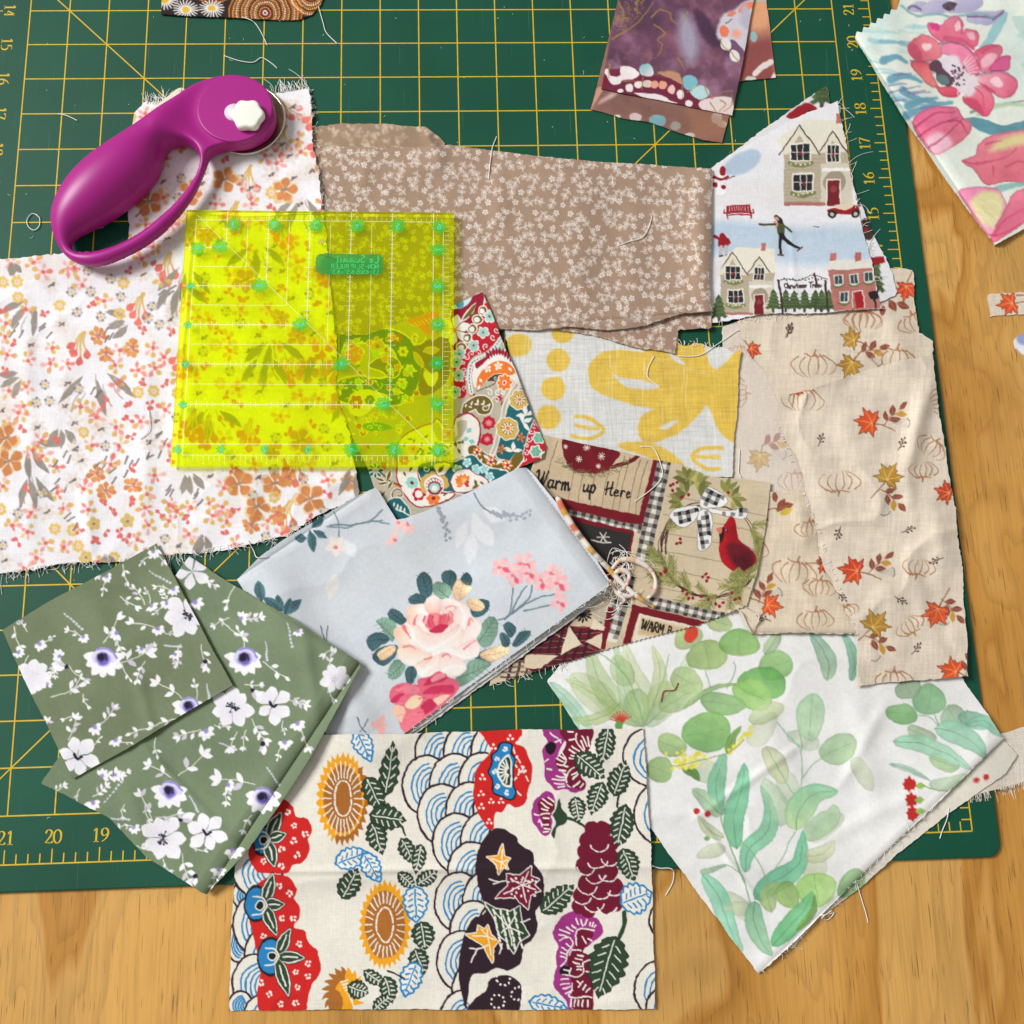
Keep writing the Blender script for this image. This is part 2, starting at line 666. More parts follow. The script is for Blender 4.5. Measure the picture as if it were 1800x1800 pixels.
cutting_mat = slab("cutting_mat", ol, TABLE_Z, MAT_Z, mat_material(), .03)
tag(cutting_mat, "large dark green cutting mat with yellow inch grid lying on the pine table", "cutting mat")

M_YEL = plain("mat_print_yellow", (212, 178, 44), .6, .3, noise=.12, nscale=300)
ZP = .004
g = MB()
LW = .03
for X in range(1, 23):
    g.strip(-X, 1, -X, 34, LW, ZP)
for v in range(1, 35):
    g.strip(-22, v, -1, v, LW, ZP + .0006)
for x0, y0, x1, y1 in ((0, 0, 0, 35), (-23, 0, -23, 35), (-23, 0, 0, 0), (-23, 35, 0, 35)):
    g.strip(x0, y0, x1, y1, LW, ZP)
for s0, s1 in (((-22, 22), (-1, 1)), ((-22, 1), (-1, 22)), ((-22, 8), (-15, 1))):
    g.strip(*s0, *s1, LW, ZP + .0012)
for q in range(1, 140):
    L_ = .3 if q % 4 == 0 else .21
    g.strip(0, q / 4, -L_, q / 4, LW * .9, ZP + .0012)
    g.strip(-23, q / 4, -23 + L_, q / 4, LW * .9, ZP + .0012)
for q in range(1, 92):
    L_ = .3 if q % 4 == 0 else .21
    g.strip(-q / 4, 0, -q / 4, L_, LW * .9, ZP + .0012)
tag(g.build("printed_grid_line", M_YEL, cutting_mat), kind='stuff')

# numerals drawn with a broad nib, thick and thin like old-style printed figures
DIG = {
    '0': [[(.30, 1), (.08, .82), (.03, .5), (.08, .18), (.30, 0), (.52, .18), (.57, .5), (.52, .82), (.30, 1)]],
    '1': [[(.14, .80), (.32, .98), (.32, .5), (.32, .02)], [(.12, .01), (.32, .02), (.52, .01)]],
    '2': [[(.07, .74), (.16, .95), (.36, .99), (.52, .82), (.44, .55), (.24, .28), (.06, .04)], [(.06, .04), (.3, .05), (.55, .04), (.58, .17)]],
    '3': [[(.08, .80), (.2, .98), (.42, .95), (.48, .76), (.38, .58), (.22, .53)], [(.22, .53), (.44, .48), (.54, .28), (.42, .05), (.2, .0), (.05, .1)]],
    '4': [[(.42, 1), (.22, .62), (.03, .3)], [(.03, .3), (.3, .3), (.58, .3)], [(.42, 1), (.42, .5), (.42, 0)]],
    '5': [[(.52, .97), (.3, .97), (.16, .97)], [(.16, .97), (.14, .75), (.12, .56)], [(.12, .56), (.34, .62), (.52, .46), (.52, .2), (.34, .02), (.06, .03)]],
    '6': [[(.5, .98), (.25, .8), (.08, .5), (.07, .2), (.28, .01), (.5, .12), (.53, .38), (.36, .56), (.14, .45)]],
    '7': [[(.04, .82), (.06, .96), (.3, .96), (.56, .96)], [(.56, .96), (.38, .55), (.22, 0)]],
    '8': [[(.3, .54), (.1, .68), (.12, .92), (.3, 1), (.48, .92), (.5, .68), (.3, .54), (.08, .36), (.06, .12), (.3, 0), (.54, .12), (.52, .36), (.3, .54)]],
    '9': [[(.46, .55), (.24, .44), (.07, .6), (.1, .88), (.32, .99), (.52, .82), (.53, .5), (.36, .2), (.1, .02)]],
}


def numeral(mb, txt, x, y, h, rot, z, nib=(.04, .15), mirror=False):
    """txt centred at (x, y) in plan inches, rot in degrees"""
    c, s_ = math.cos(math.radians(rot)), math.sin(math.radians(rot))
    wt = .66 * len(txt) - .06
    for i, ch in enumerate(txt):
        for st in DIG.get(ch, []):
            P = spline(np.array(st), False, 5) if len(st) > 2 else np.array(st)
            P = P + np.array([i * .66 - wt / 2, -.5])
            d = np.gradient(P, axis=0)
            an = np.arctan2(d[:, 1], d[:, 0])
            W = (nib[0] + (nib[1] - nib[0]) * np.abs(np.sin(an - .15)) ** 1.3) * h
            P = P * h
            if mirror:
                P = P * np.array([-1, 1])
            Q = np.stack([x + P[:, 0] * c - P[:, 1] * s_, y + P[:, 0] * s_ + P[:, 1] * c], 1)
            mb.ribbon(Q, W, z)


nm = MB()
for v in range(1, 35):
    numeral(nm, str(v), -.56, v - .02, .28, 90, ZP)
    numeral(nm, str(35 - v), -22.52, v + .02, .28, -90, ZP)
for X in range(1, 23):
    numeral(nm, str(X), -X, .55, .28, 0, ZP)
tag(nm.build("printed_numeral", M_YEL, cutting_mat), kind='stuff')

# ---------------------------------------------------------------- height of the pile, photo-space grid
HS, H0 = 4.0, -240.0
HN = int((2040 - H0) / HS) + 1
hx = H0 + np.arange(HN) * HS
HX, HY = np.meshgrid(hx, hx)
gx, gy = ground(HX, HY, 0)
H = np.where((gx > mx0) & (gx < mx1) & (gy > my0) & (gy < my1), MAT_Z + .006, TABLE_Z + .004)


def samp(G, x, y):
    u, v = np.clip((np.asarray(x) - H0) / HS, 0, HN - 1.001), np.clip((np.asarray(y) - H0) / HS, 0, HN - 1.001)
    i, j = u.astype(int), v.astype(int)
    fu, fv = u - i, v - j
    return (G[j, i] * (1 - fu) + G[j, i + 1] * fu) * (1 - fv) + (G[j + 1, i] * (1 - fu) + G[j + 1, i + 1] * fu) * fv


def blur(G, r, it=2):
    r = max(1, int(r))
    for _ in range(it):
        for ax in (0, 1):
            P = np.pad(G, [(r + 1, r) if a == ax else (0, 0) for a in (0, 1)], mode='edge')
            c = np.cumsum(P, axis=ax)
            n = G.shape[ax]
            hi = np.take(c, np.arange(2 * r + 1, 2 * r + 1 + n), axis=ax)
            lo = np.take(c, np.arange(0, n), axis=ax)
            G = (hi - lo) / (2 * r + 1)
    return G


def dil(G, r):
    for ax in (0, 1):
        o = G.copy()
        for k in range(1, r + 1):
            o = np.maximum(o, np.maximum(np.roll(G, k, ax), np.roll(G, -k, ax)))
        G = o
    return G


def densify(poly, gap=5., rag=.6, seed=0, zig=None):
    """outline with small hand-cut unevenness; zig: {edge index: (depth, pitch)} for pinked edges"""
    rs = random.Random(seed)
    P = [np.array(p, float) for p in poly]
    out = []
    for i in range(len(P)):
        a, b = P[i], P[(i + 1) % len(P)]
        L_ = np.linalg.norm(b - a)
        nrm = np.array([-(b - a)[1], (b - a)[0]]) / max(L_, 1e-9)
        zz = (zig or {}).get(i)
        n = max(1, int(L_ / (zz[1] / 2 if zz else gap)))
        for k in range(n):
            p = a + (b - a) * k / n
            if zz:
                p = p + nrm * (zz[0] if k % 2 else 0)
            elif k:
                p = p + nrm * (rs.gauss(0, rag) + rag * 1.8 * math.sin(p[0] * .045 + p[1] * .05 + seed))
            out.append(p)
    return np.array(out)


def scan_inside(cv, P):
    ins = np.zeros((cv.ny, cv.nx), bool)
    A, B = P, np.roll(P, -1, 0)
    xs = cv.X[0]
    for j in range(cv.ny):
        y = cv.Y[j, 0]
        m = (A[:, 1] > y) != (B[:, 1] > y)
        if not m.any():
            continue
        a, b = A[m], B[m]
        cx = np.sort(a[:, 0] + (y - a[:, 1]) / (b[:, 1] - a[:, 1]) * (b[:, 0] - a[:, 0]))
        ins[j] = np.searchsorted(cx, xs) % 2 == 1
    return ins


def coarse_edge_dist(P, only=None):
    """distance (photo px, on the height grid) to the outline, or to some of its stretches"""
    A, B = P, np.roll(P, -1, 0)
    if only is not None:
        A, B = A[only], B[only]
    D = np.full(HX.shape, 1e9)
    for a, b in zip(A, B):
        e = b - a
        t = np.clip(((HX - a[0]) * e[0] + (HY - a[1]) * e[1]) / max(1e-9, e @ e), 0, 1)
        D = np.minimum(D, (HX - a[0] - e[0] * t) ** 2 + (HY - a[1] - e[1] * t) ** 2)
    return np.sqrt(D)


def cloth(name, poly, paint, label=None, cat=None, step=1.5, base=(235, 232, 228), mat=None, lift=.03, thick=.022, amp=.02,
          wscale=110, seed=1, rag=.6, zig=None, ridges=(), folds=None, drape=8, parent=None, group=None, gain=1.0):
    """lay one woven sheet on the pile.  ridges: ((x0,y0,x1,y1), height, width px); folds: list of (point pairs, radius px, height)"""
    global H
    P = densify(poly, 5., rag, seed, zig)
    lo, hi = P.min(0), P.max(0)
    cv = Cv(lo[0] - 4, lo[1] - 4, hi[0] + 4, hi[1] + 4, step, base, seed)
    paint(cv)
    gr = .014 * fnoise(cv.X, cv.Y, 4.5, seed + 90, 2) + .014 * vnoise(cv.X, cv.Y, 60, seed + 91)      # uneven dye
    cv.C *= (1 + gr)[..., None]
    # resting height: over whatever lies below, softened, plus the cloth's own waves
    Z = blur(np.maximum(blur(dil(H, 3), drape), dil(H, 1)), 2, 2) + lift
    Zw = amp * (fnoise(HX, HY, wscale, seed * 7 + 3, 3, .5) * .5 + .45)
    rd = 1 - np.abs(fnoise(HX + 40 * vnoise(HX, HY, 90, seed), HY, wscale * 1.3, seed * 7 + 11, 2, .5))
    Zw += amp * .6 * (np.clip(rd - .55, 0, 1) / .45) ** 1.5
    for (x0, y0, x1, y1), hgt, wd in ridges:
        e = np.array([x1 - x0, y1 - y0], float)
        t = np.clip(((HX - x0) * e[0] + (HY - y0) * e[1]) / (e @ e), 0, 1)
        d = np.hypot(HX - x0 - e[0] * t, HY - y0 - e[1] * t)
        Zw = Zw + 1.5 * hgt * np.exp(-(d / wd) ** 2) * np.clip(4 * t * (1 - t) + .25, 0, 1)
    def fold_z(X, Y):
        q_ = np.zeros_like(X)
        for (a, b), rad, hgt in folds or ():
            e = np.subtract(b, a).astype(float)
            t = np.clip(((X - a[0]) * e[0] + (Y - a[1]) * e[1]) / (e @ e), 0, 1)
            d = np.hypot(X - a[0] - e[0] * t, Y - a[1] - e[1] * t)
            q = np.clip(d / rad, 0, 1)
            q_ = q_ + hgt * (np.sqrt(np.clip(1 - (1 - q) ** 2, 0, 1)) * np.exp(-np.maximum(d - rad, 0) / (rad * 2.2)))
        return q_
    Z = Z + np.maximum(Zw, -.3 * lift)
    ins = scan_inside(cv, P)
    near = ins.copy()
    for dy in (-1, 0, 1):
        for dx in (-1, 0, 1):
            near |= np.roll(np.roll(ins, dy, 0), dx, 1)
    bd = near & ~ins
    x, y = cv.X.copy(), cv.Y.copy()
    bx, by = x[bd], y[bd]
    A, B = P, np.roll(P, -1, 0)
    e = B - A
    LL = np.maximum((e ** 2).sum(1), 1e-9)
    t = np.clip(((bx[:, None] - A[:, 0]) * e[:, 0] + (by[:, None] - A[:, 1]) * e[:, 1]) / LL, 0, 1)
    qx, qy = A[:, 0] + e[:, 0] * t, A[:, 1] + e[:, 1] * t
    k = ((bx[:, None] - qx) ** 2 + (by[:, None] - qy) ** 2).argmin(1)
    r = np.arange(len(bx))
    x[bd], y[bd] = qx[r, k], qy[r, k]
    idx = np.full(near.shape, -1)
    idx[near] = np.arange(near.sum())
    okq = near[:-1, :-1] & near[1:, :-1] & near[:-1, 1:] & near[1:, 1:]
    okq &= ins[:-1, :-1] | ins[1:, :-1] | ins[:-1, 1:] | ins[1:, 1:]
    F = np.stack([idx[:-1, :-1][okq], idx[1:, :-1][okq], idx[1:, 1:][okq], idx[:-1, 1:][okq]], 1)
    vx, vy = x[near], y[near]
    vz = samp(Z, vx, vy) + fold_z(vx, vy)
    C = lin(cv.C[near]) * gain
    # cut edge: a short wall down to what lies beneath
    E_ = np.concatenate([F[:, [0, 1]], F[:, [1, 2]], F[:, [2, 3]], F[:, [3, 0]]])
    key = np.sort(E_, 1)
    key = key[:, 0].astype(np.int64) * (idx.max() + 1) + key[:, 1]
    u, inv, cnt = np.unique(key, return_inverse=True, return_counts=True)
    be = E_[cnt[inv] == 1]
    n0 = len(vx)
    used = np.unique(be)
    remap = np.full(n0, -1)
    remap[used] = np.arange(len(used))
    sx, sy, sz = vx[used], vy[used], vz[used]
    gx_, gy_ = ground(np.r_[vx, sx, sx], np.r_[vy, sy, sy], np.r_[vz, sz, sz])
    zz = np.r_[vz, sz, sz - thick]
    C2 = np.r_[C, C[used] * .97, C[used] * .97]
    m = len(used)
    SF = np.stack([n0 + remap[be[:, 1]], n0 + remap[be[:, 0]], n0 + m + remap[be[:, 0]], n0 + m + remap[be[:, 1]]], 1)
    o = link(name, metres(gx_, gy_, zz), np.r_[F, SF], mat or M_COT, parent, True, np.minimum(C2, .92))
    if label:
        tag(o, label, cat, group)
    # the pile grows
    insH = psdf_grid(P)
    H = np.where(insH, np.maximum(H, Z + fold_z(HX, HY)), H)
    o['_edge'] = 0
    EDGE[o.name] = P
    return o


EDGE = {}


def psdf_grid(P):
    ins = np.zeros(HX.shape, bool)
    A, B = P, np.roll(P, -1, 0)
    for j in range(HN):
        y = hx[j]
        m = (A[:, 1] > y) != (B[:, 1] > y)
        if m.any():
            a, b = A[m], B[m]
            cx = np.sort(a[:, 0] + (y - a[:, 1]) / (b[:, 1] - a[:, 1]) * (b[:, 0] - a[:, 0]))
            ins[j] = np.searchsorted(cx, hx) % 2 == 1
    return ins


def world_path(pts, up=.02, n=6, z=None):
    P = spline(np.asarray(pts, float), False, n) if len(pts) > 2 else np.asarray(pts, float)
    zz = (samp(dil(H, 1), P[:, 0], P[:, 1]) if z is None else z) + up
    X, Y = ground(P[:, 0], P[:, 1], zz)
    return np.stack([X, Y, zz + np.zeros_like(X)], 1)


def fray(o, segs, n, ln, seed=1, col=None, r=.006, spread=.5, curl=.4):
    """loose warp ends along stretches of a cut edge; segs in photo px, outward to the left of travel unless n<0"""
    rs = random.Random(seed)
    mb = MB()
    for (x0, y0, x1, y1), sd in segs:
        L_ = math.hypot(x1 - x0, y1 - y0)
        nx, ny = -(y1 - y0) / L_ * sd, (x1 - x0) / L_ * sd
        for k in range(max(1, int(n * L_ / 100))):
            t = rs.random()
            l = ln * rs.uniform(.25, 1.) * (1.9 if rs.random() < .08 else 1)
            a = rs.gauss(0, spread)
            dx, dy = nx * math.cos(a) - ny * math.sin(a), nx * math.sin(a) + ny * math.cos(a)
            c = rs.gauss(0, curl)
            px, py = x0 + (x1 - x0) * t, y0 + (y1 - y0) * t
            pts = [(px - dx * 2, py - dy * 2), (px + dx * l * .35, py + dy * l * .35),
                   (px + dx * l * .7 - dy * c * l * .3, py + dy * l * .7 + dx * c * l * .3), (px + dx * l - dy * c * l * .8, py + dy * l + dx * c * l * .8)]
            W = world_path(pts, .012, 3)
            W[0, 2] += .01
            mb.tube(W, r, 4)
    tag(mb.build("frayed_thread", M_THREAD if col is None else plain("fray", col, .9, .2), o), kind='stuff')
# ================================================================ printed patterns
CREAM, INK = (233, 228, 214), (46, 26, 36)


def p_japanese(c):
    B_, DG, MAR, MAG, RED, GOLD, BRN, W = (38, 128, 188), (44, 68, 46), (112, 14, 44), (158, 48, 128), (206, 32, 30), (238, 164, 30), (170, 104, 40), (238, 234, 222)
    c.wash(.012, 90)

    def scale_(x, y, rx, ry, sk=.0):
        el = lambda cx, cy, a, b: [(cx + a * math.cos(t), cy + b * math.sin(t)) for t in np.linspace(0, 2 * math.pi, 22, endpoint=False)]
        c.fill(el(x, y, rx, ry), CREAM, n=2, out=INK, ow=11)
        for k, f in enumerate((.78, .65, .52, .39, .27)):
            cx = x + rx * (.62 * (1 - f))
            pts = [(cx + rx * f * math.cos(t), y + ry * .06 + ry * f * math.sin(t)) for t in np.linspace(math.radians(95), math.radians(268), 14)]
            c.line(pts, 9, B_, n=2)

    c.frame(600, 1200)
    v1, v2 = np.array((148, -8)), np.array((80, 152))
    for j in range(-3, 9):
        row = np.array((448, 540)) + j * v2 - max(0, 0) * v1
        lo = {-3: 2, -2: 2, -1: 1, 0: 0, 1: 0, 2: 0, 3: 0, 4: -1, 5: -1, 6: -2, 7: -2, 8: -3}[j]
        for i in range(lo, lo + 5):
            p = row + i * v1
            if 1800 > p[0] and p[1] < 1790:
                scale_(p[0], p[1], 122, 152)
    c.fill([(770, 230), (800, 780), (860, 1000), (770, 1210), (660, 1400), (640, 1540), (690, 1760), (1700, 1760), (1700, 230)], CREAM, smooth=False)
    for x, y, rx, ry in ((1640, 390, 150, 150), (1690, 690, 140, 160), (1760, 1250, 130, 120), (1690, 1620, 140, 150), (1720, 1720, 110, 110)):
        scale_(x, y, rx, ry)
    c.frame(0, 1200)
    for x, y, rx, ry in ((1290, 1120, 60, 70), (1360, 1000, 125, 130), (1260, 1370, 60, 100), (1350, 1275, 115, 155), (1420, 1430, 125, 140), (1345, 1590, 115, 150), (1270, 1700, 60, 70), (1420, 1750, 130, 110)):
        scale_(x, y, rx, ry)

    def five(x, y, r=12):
        for k in range(5):
            a = k * 72 + c.R.uniform(0, 60)
            c.dot(x + r * math.cos(math.radians(a)), y + r * math.sin(math.radians(a)), 6.5, W)

    c.fill([(1460, 625), (1500, 615), (1545, 655), (1560, 705), (1620, 718), (1642, 780), (1622, 828), (1636, 885), (1590, 948), (1545, 958), (1515, 1002), (1400, 1005), (1345, 985), (1310, 880), (1380, 740)], RED)
    c.fill([(1420, 1022), (1480, 1012), (1530, 1032), (1566, 1090), (1552, 1138), (1582, 1185), (1574, 1245), (1548, 1288), (1605, 1308), (1632, 1372), (1680, 1430), (1686, 1530), (1640, 1598), (1622, 1680), (1590, 1742), (1385, 1742), (1358, 1640), (1372, 1500), (1340, 1360), (1312, 1200), (1345, 1080)], RED)
    for q in ((1515, 685), (1550, 755), (1610, 800), (1550, 833), (1487, 880), (1565, 910), (1390, 940), (1485, 968), (1470, 1070), (1527, 1110), (1490, 1240), (1550, 1245), (1390, 1340), (1578, 1378), (1625, 1480), (1560, 1525), (1625, 1550), (1570, 1605), (1420, 1645), (1480, 1695), (1560, 1690), (1375, 1585), (1340, 1070), (1450, 900)):
        five(*q)

    def spear(x, y, tx, ty, wd):
        ln, an = math.hypot(tx - x, ty - y), math.degrees(math.atan2(ty - y, tx - x))
        c.leaf(x, y, ln * 1.05, wd + 14, an, (30, 26, 30), tip=.45)
        c.leaf(x, y, ln * 1.02, wd + 6, an, W, tip=.45)
        c.leaf(x, y, ln * .97, wd - 8, an, DG, tip=.45)
        c.line([(x + (tx - x) * .25, y + (ty - y) * .25), (x + (tx - x) * .75, y + (ty - y) * .75)], 8, W, smooth=False)

    for (bx, by, br), (cx, cy), tips in (((1385, 830, 48), (1410, 830), ((1478, 682), (1508, 797), (1450, 972))),
                                         ((1352, 1165, 58), (1392, 1175), ((1440, 1008), (1502, 1165), (1455, 1332))),
                                         ((1425, 1445, 62), (1458, 1442), ((1532, 1296), (1604, 1452), (1522, 1650)))):
        c.dot(bx, by, br + 8, (30, 26, 30), ry=(br + 8) * 1.5)
        c.dot(bx, by, br, B_, ry=br * 1.45)
        for t in tips:
            spear(cx, cy, *t, 62)
        c.dot(cx - 20, cy, 26, W)
        c.dot(cx - 20, cy, 19, (22, 30, 34))
        c.line([(cx - 60, cy + 50), (cx - 10, cy + 40), (cx + 15, cy)], 8, W)
        c.line([(cx - 60, cy - 45), (cx - 10, cy - 40), (cx + 15, cy)], 8, W)

    def gleaf(x, y, ln, wd, ang, col=DG, blk=True, vn=5):
        a = math.radians(ang)
        ux, uy, nx, ny = math.cos(a), math.sin(a), -math.sin(a), math.cos(a)
        x0, y0 = x - ux * ln / 2, y - uy * ln / 2
        pts = []
        m = vn * 2 + 1
        for sd in (1, -1):
            rng = range(m + 1) if sd == 1 else range(m, -1, -1)
            for k in rng:
                t = k / m
                w = wd / 2 * math.sin(math.pi * t ** .8) ** .75 * (1.08 if k % 2 else .86)
                pts.append((x0 + ux * ln * t + nx * w * sd, y0 + uy * ln * t + ny * w * sd))
        if col is B_:
            c.fill(pts, W, n=3, out=B_, ow=10)
            vc, vw = B_, 8
        else:
            c.fill(pts, col, n=3, out=(26, 30, 28), ow=4)
            vc, vw = W, 6.5
        c.line([(x0 + ux * ln * .06, y0 + uy * ln * .06), (x0 + ux * ln * .9, y0 + uy * ln * .9)], vw, vc, smooth=False)
        for k in range(1, vn + 1):
            t = k / (vn + 1)
            w = wd / 2 * math.sin(math.pi * t ** .8) ** .75
            bx_, by_ = x0 + ux * ln * (t - .02), y0 + uy * ln * (t - .02)
            for sd in (1, -1):
                c.line([(bx_ + nx * sd * w * .26 + ux * 6, by_ + ny * sd * w * .26 + uy * 6), (bx_ + nx * sd * w * .68 + ux * ln * .10, by_ + ny * sd * w * .68 + uy * ln * .10)], vw, vc, smooth=False)

    def sunflower(x, y, rx, ry, ri, rj, ci, cj, half=False):
        n = 30
        for k in range(n * 2):
            pass
        zz = []
        for k in range(n * 2):
            t = math.pi * k / n
            f = 1.0 if k % 2 else .86
            zz.append((x + rx * f * math.cos(t), y + ry * f * math.sin(t)))
        c.fill(zz, GOLD, smooth=False)
        if half:
            zz2 = [p for k, p in enumerate(zz) if math.cos(math.pi * k / n - .55) > .15]
            c.fill(zz2 + [(x + rx * .5, y + ry * .3)], BRN, smooth=False)
            c.dot(x, y, rx * .78, GOLD, ry=ry * .78)
        c.dot(x, y, ri, BRN, ry=rj)
        for k in range(26):
            t = 2 * math.pi * k / 26
            a, b = (.64, .97) if not half else (.62, 1.1)
            c.line([(x + ri * a * math.cos(t), y + rj * a * math.sin(t)), (x + ri * b * math.cos(t), y + rj * b * math.sin(t))], 7, W, smooth=False)
        c.line([(x + ci * math.cos(t), y + cj * math.sin(t)) for t in np.linspace(0, 2 * math.pi, 26)], 9, W, dash=(26, 10), n=3)

    c.frame(600, 1200)
    sunflower(8, 612, 142, 250, 100, 178, 44, 92, True)
    sunflower(230, 1276, 140, 238, 106, 178, 44, 92)
    for k in range(13):
        a = math.radians(150 + k * 19)
        c.leaf(10 + 20 * math.cos(a), 1640 + 50 * math.sin(a), 95, 34, math.degrees(a), BRN if k < 7 else GOLD, bend=.15)
    c.dot(15, 1670, 52, GOLD, ry=100)
    c.dot(-30, 1690, 40, BRN, ry=70)
    for k in range(9):
        c.line([(0 + k * 8, 1580 + k * 14), (35 + k * 4, 1572 + k * 17)], 8, W, smooth=False)
    for q in ((254, 455, 285, 100, -82), (176, 590, 200, 110, 65), (246, 712, 185, 135, 8), (188, 820, 170, 104, 72), (352, 890, 150, 80, 60), (408, 930, 150, 66, 100),
              (345, 1040, 110, 70, 40), (452, 1030, 120, 72, -35), (45, 1060, 170, 110, -60), (432, 1335, 150, 120, 80), (412, 1470, 140, 100, 70),
              (175, 1560, 130, 66, 35), (250, 1620, 140, 90, 75), (215, 1690, 120, 66, -40), (90, 1620, 110, 90, 20)):
        gleaf(*q)
    for q in ((118, 330, 170, 86, 65), (55, 925, 165, 100, -20), (160, 975, 160, 90, 60), (390, 1168, 175, 118, 88), (365, 1565, 180, 100, 110)):
        gleaf(*q, col=B_)
    c.line([(300, 740), (325, 770), (338, 805)], 12, DG)
    c.line([(330, 1560), (245, 1520)], 9, (30, 30, 30))
    # centre: red cloud, blue fan
    c.fill([(735, 240), (940, 240), (938, 296), (918, 322), (968, 345), (986, 400), (1007, 450), (1000, 512), (985, 566), (972, 632), (920, 660), (880, 642), (850, 680), (812, 690), (800, 775), (758, 752), (712, 662), (698, 545), (722, 440), (790, 362), (758, 300)], RED)
    for x, y in ((890, 290), (960, 460), (745, 500), (738, 585), (790, 625), (845, 628), (738, 655), (780, 735), (905, 410), (805, 340)):
        for dx, dy in ((0, -12), (-11, 7), (11, 7)):
            c.dot(x + dx, y + dy, 7, W)
    c.line([(935, 380), (905, 420), (940, 470), (900, 540), (960, 600)], 9, W, dash=(30, 16))
    c.line([(900, 330), (940, 420), (985, 520)], 8, W, dash=(34, 22))
    fan = [(845, 322), (892, 328), (896, 372), (912, 400), (900, 460), (905, 540), (916, 585), (895, 612), (850, 598), (806, 570), (800, 505), (782, 470), (796, 430), (800, 388), (822, 366)]
    c.fill(fan, B_, out=(28, 26, 36), ow=9)
    c.fill([(890, 378), (900, 480), (900, 550), (850, 540), (822, 470), (845, 405)], W)
    c.fill([(886, 392), (892, 480), (892, 536), (856, 528), (834, 470), (852, 415)], (34, 60, 52))
    for k in range(8):
        a = math.radians(115 + k * 19)
        c.line([(888 + 18 * math.cos(a), 468 + 18 * math.sin(a)), (888 + 52 * math.cos(a), 468 + 66 * math.sin(a))], 9, W, smooth=False)
    for q in ((820, 405), (812, 470), (822, 545), (862, 350), (872, 580)):
        five(*q, r=9)
    # dark cloud with maple leaves, dark flower
    c.fill([(820, 768), (920, 808), (942, 852), (1010, 898), (1020, 960), (1062, 1020), (1064, 1140), (1022, 1212), (1036, 1290), (1002, 1362), (962, 1390), (948, 1470), (884, 1518), (822, 1502), (762, 1532), (692, 1542), (668, 1640), (660, 1720), (618, 1560), (632, 1400), (682, 1262), (762, 1204), (722, 1080), (708, 950), (740, 838)], INK)
    c.fill([(690, 1730), (700, 1670), (762, 1622), (790, 1562), (882, 1543), (946, 1596), (948, 1680), (915, 1740)], INK)
    for cx, cy in ((825, 1680), (855, 1560), (930, 1640)):
        for k in range(9):
            a = 2 * math.pi * k / 9
            c.dot(cx + 34 * math.cos(a), cy + 34 * math.sin(a), 6, W)

    def star(x, y, tips, col, inner=.38):
        pts = []
        n = len(tips)
        for i, (tx, ty) in enumerate(tips):
            nx_, ny_ = tips[(i + 1) % n]
            pts += [(tx, ty), (x + ((tx + nx_) / 2 - x) * inner * 1.5, y + ((ty + ny_) / 2 - y) * inner * 1.5)]
        c.fill(pts, col, smooth=False, out=W, ow=6)
        for tx, ty in tips:
            c.line([(x, y), (x + (tx - x) * .7, y + (ty - y) * .7)], 7, W, smooth=False)

    star(845, 950, [(852, 852), (888, 930), (880, 985), (830, 1010), (768, 918)], GOLD)
    star(955, 1070, [(1000, 968), (1042, 1035), (1048, 1095), (985, 1195), (815, 1135), (872, 1012)], (120, 16, 50), .45)
    for k in range(26):
        c.dot(930 + c.R.uniform(-50, 100), 1085 + c.R.uniform(-60, 60), 6, W)
    star(880, 1290, [(760, 1160), (840, 1195), (940, 1180), (990, 1335), (910, 1425), (830, 1330)], DG, .55)
    for j in range(6):
        for i in range(4):
            c.line([(800 + i * 36 + j * 8, 1200 + j * 36), (806 + i * 36 + j * 8, 1222 + j * 36)], 11, W, smooth=False)
    star(770, 1340, [(660, 1330), (720, 1280), (770, 1280), (830, 1370), (798, 1475)], GOLD, .45)
    for q in ([(780, 1035), (830, 1050)], [(830, 1050), (870, 1045)], [(800, 1060), (830, 1050)], [(945, 1260), (990, 1250)], [(680, 1400), (720, 1405)], [(720, 1405), (770, 1385)], [(720, 1405), (685, 1475)], [(850, 1380), (835, 1430)]):
        c.line(q, 8, W, smooth=False)
    # right: peonies and fruit
    def bloom(mag, mar, div, dsh, blk=None):
        c.fill(mag, MAG)
        c.fill(mar, MAR)
        if blk:
            c.fill(blk, (22, 14, 20))
        for q in div:
            c.line(q, 12, W, dash=(34, 11))
        for x0, y0, x1, y1 in dsh:
            c.line([(x0, y0), (x1, y1)], 13, W, smooth=False)

    c.frame(920, 1280, 4.55)
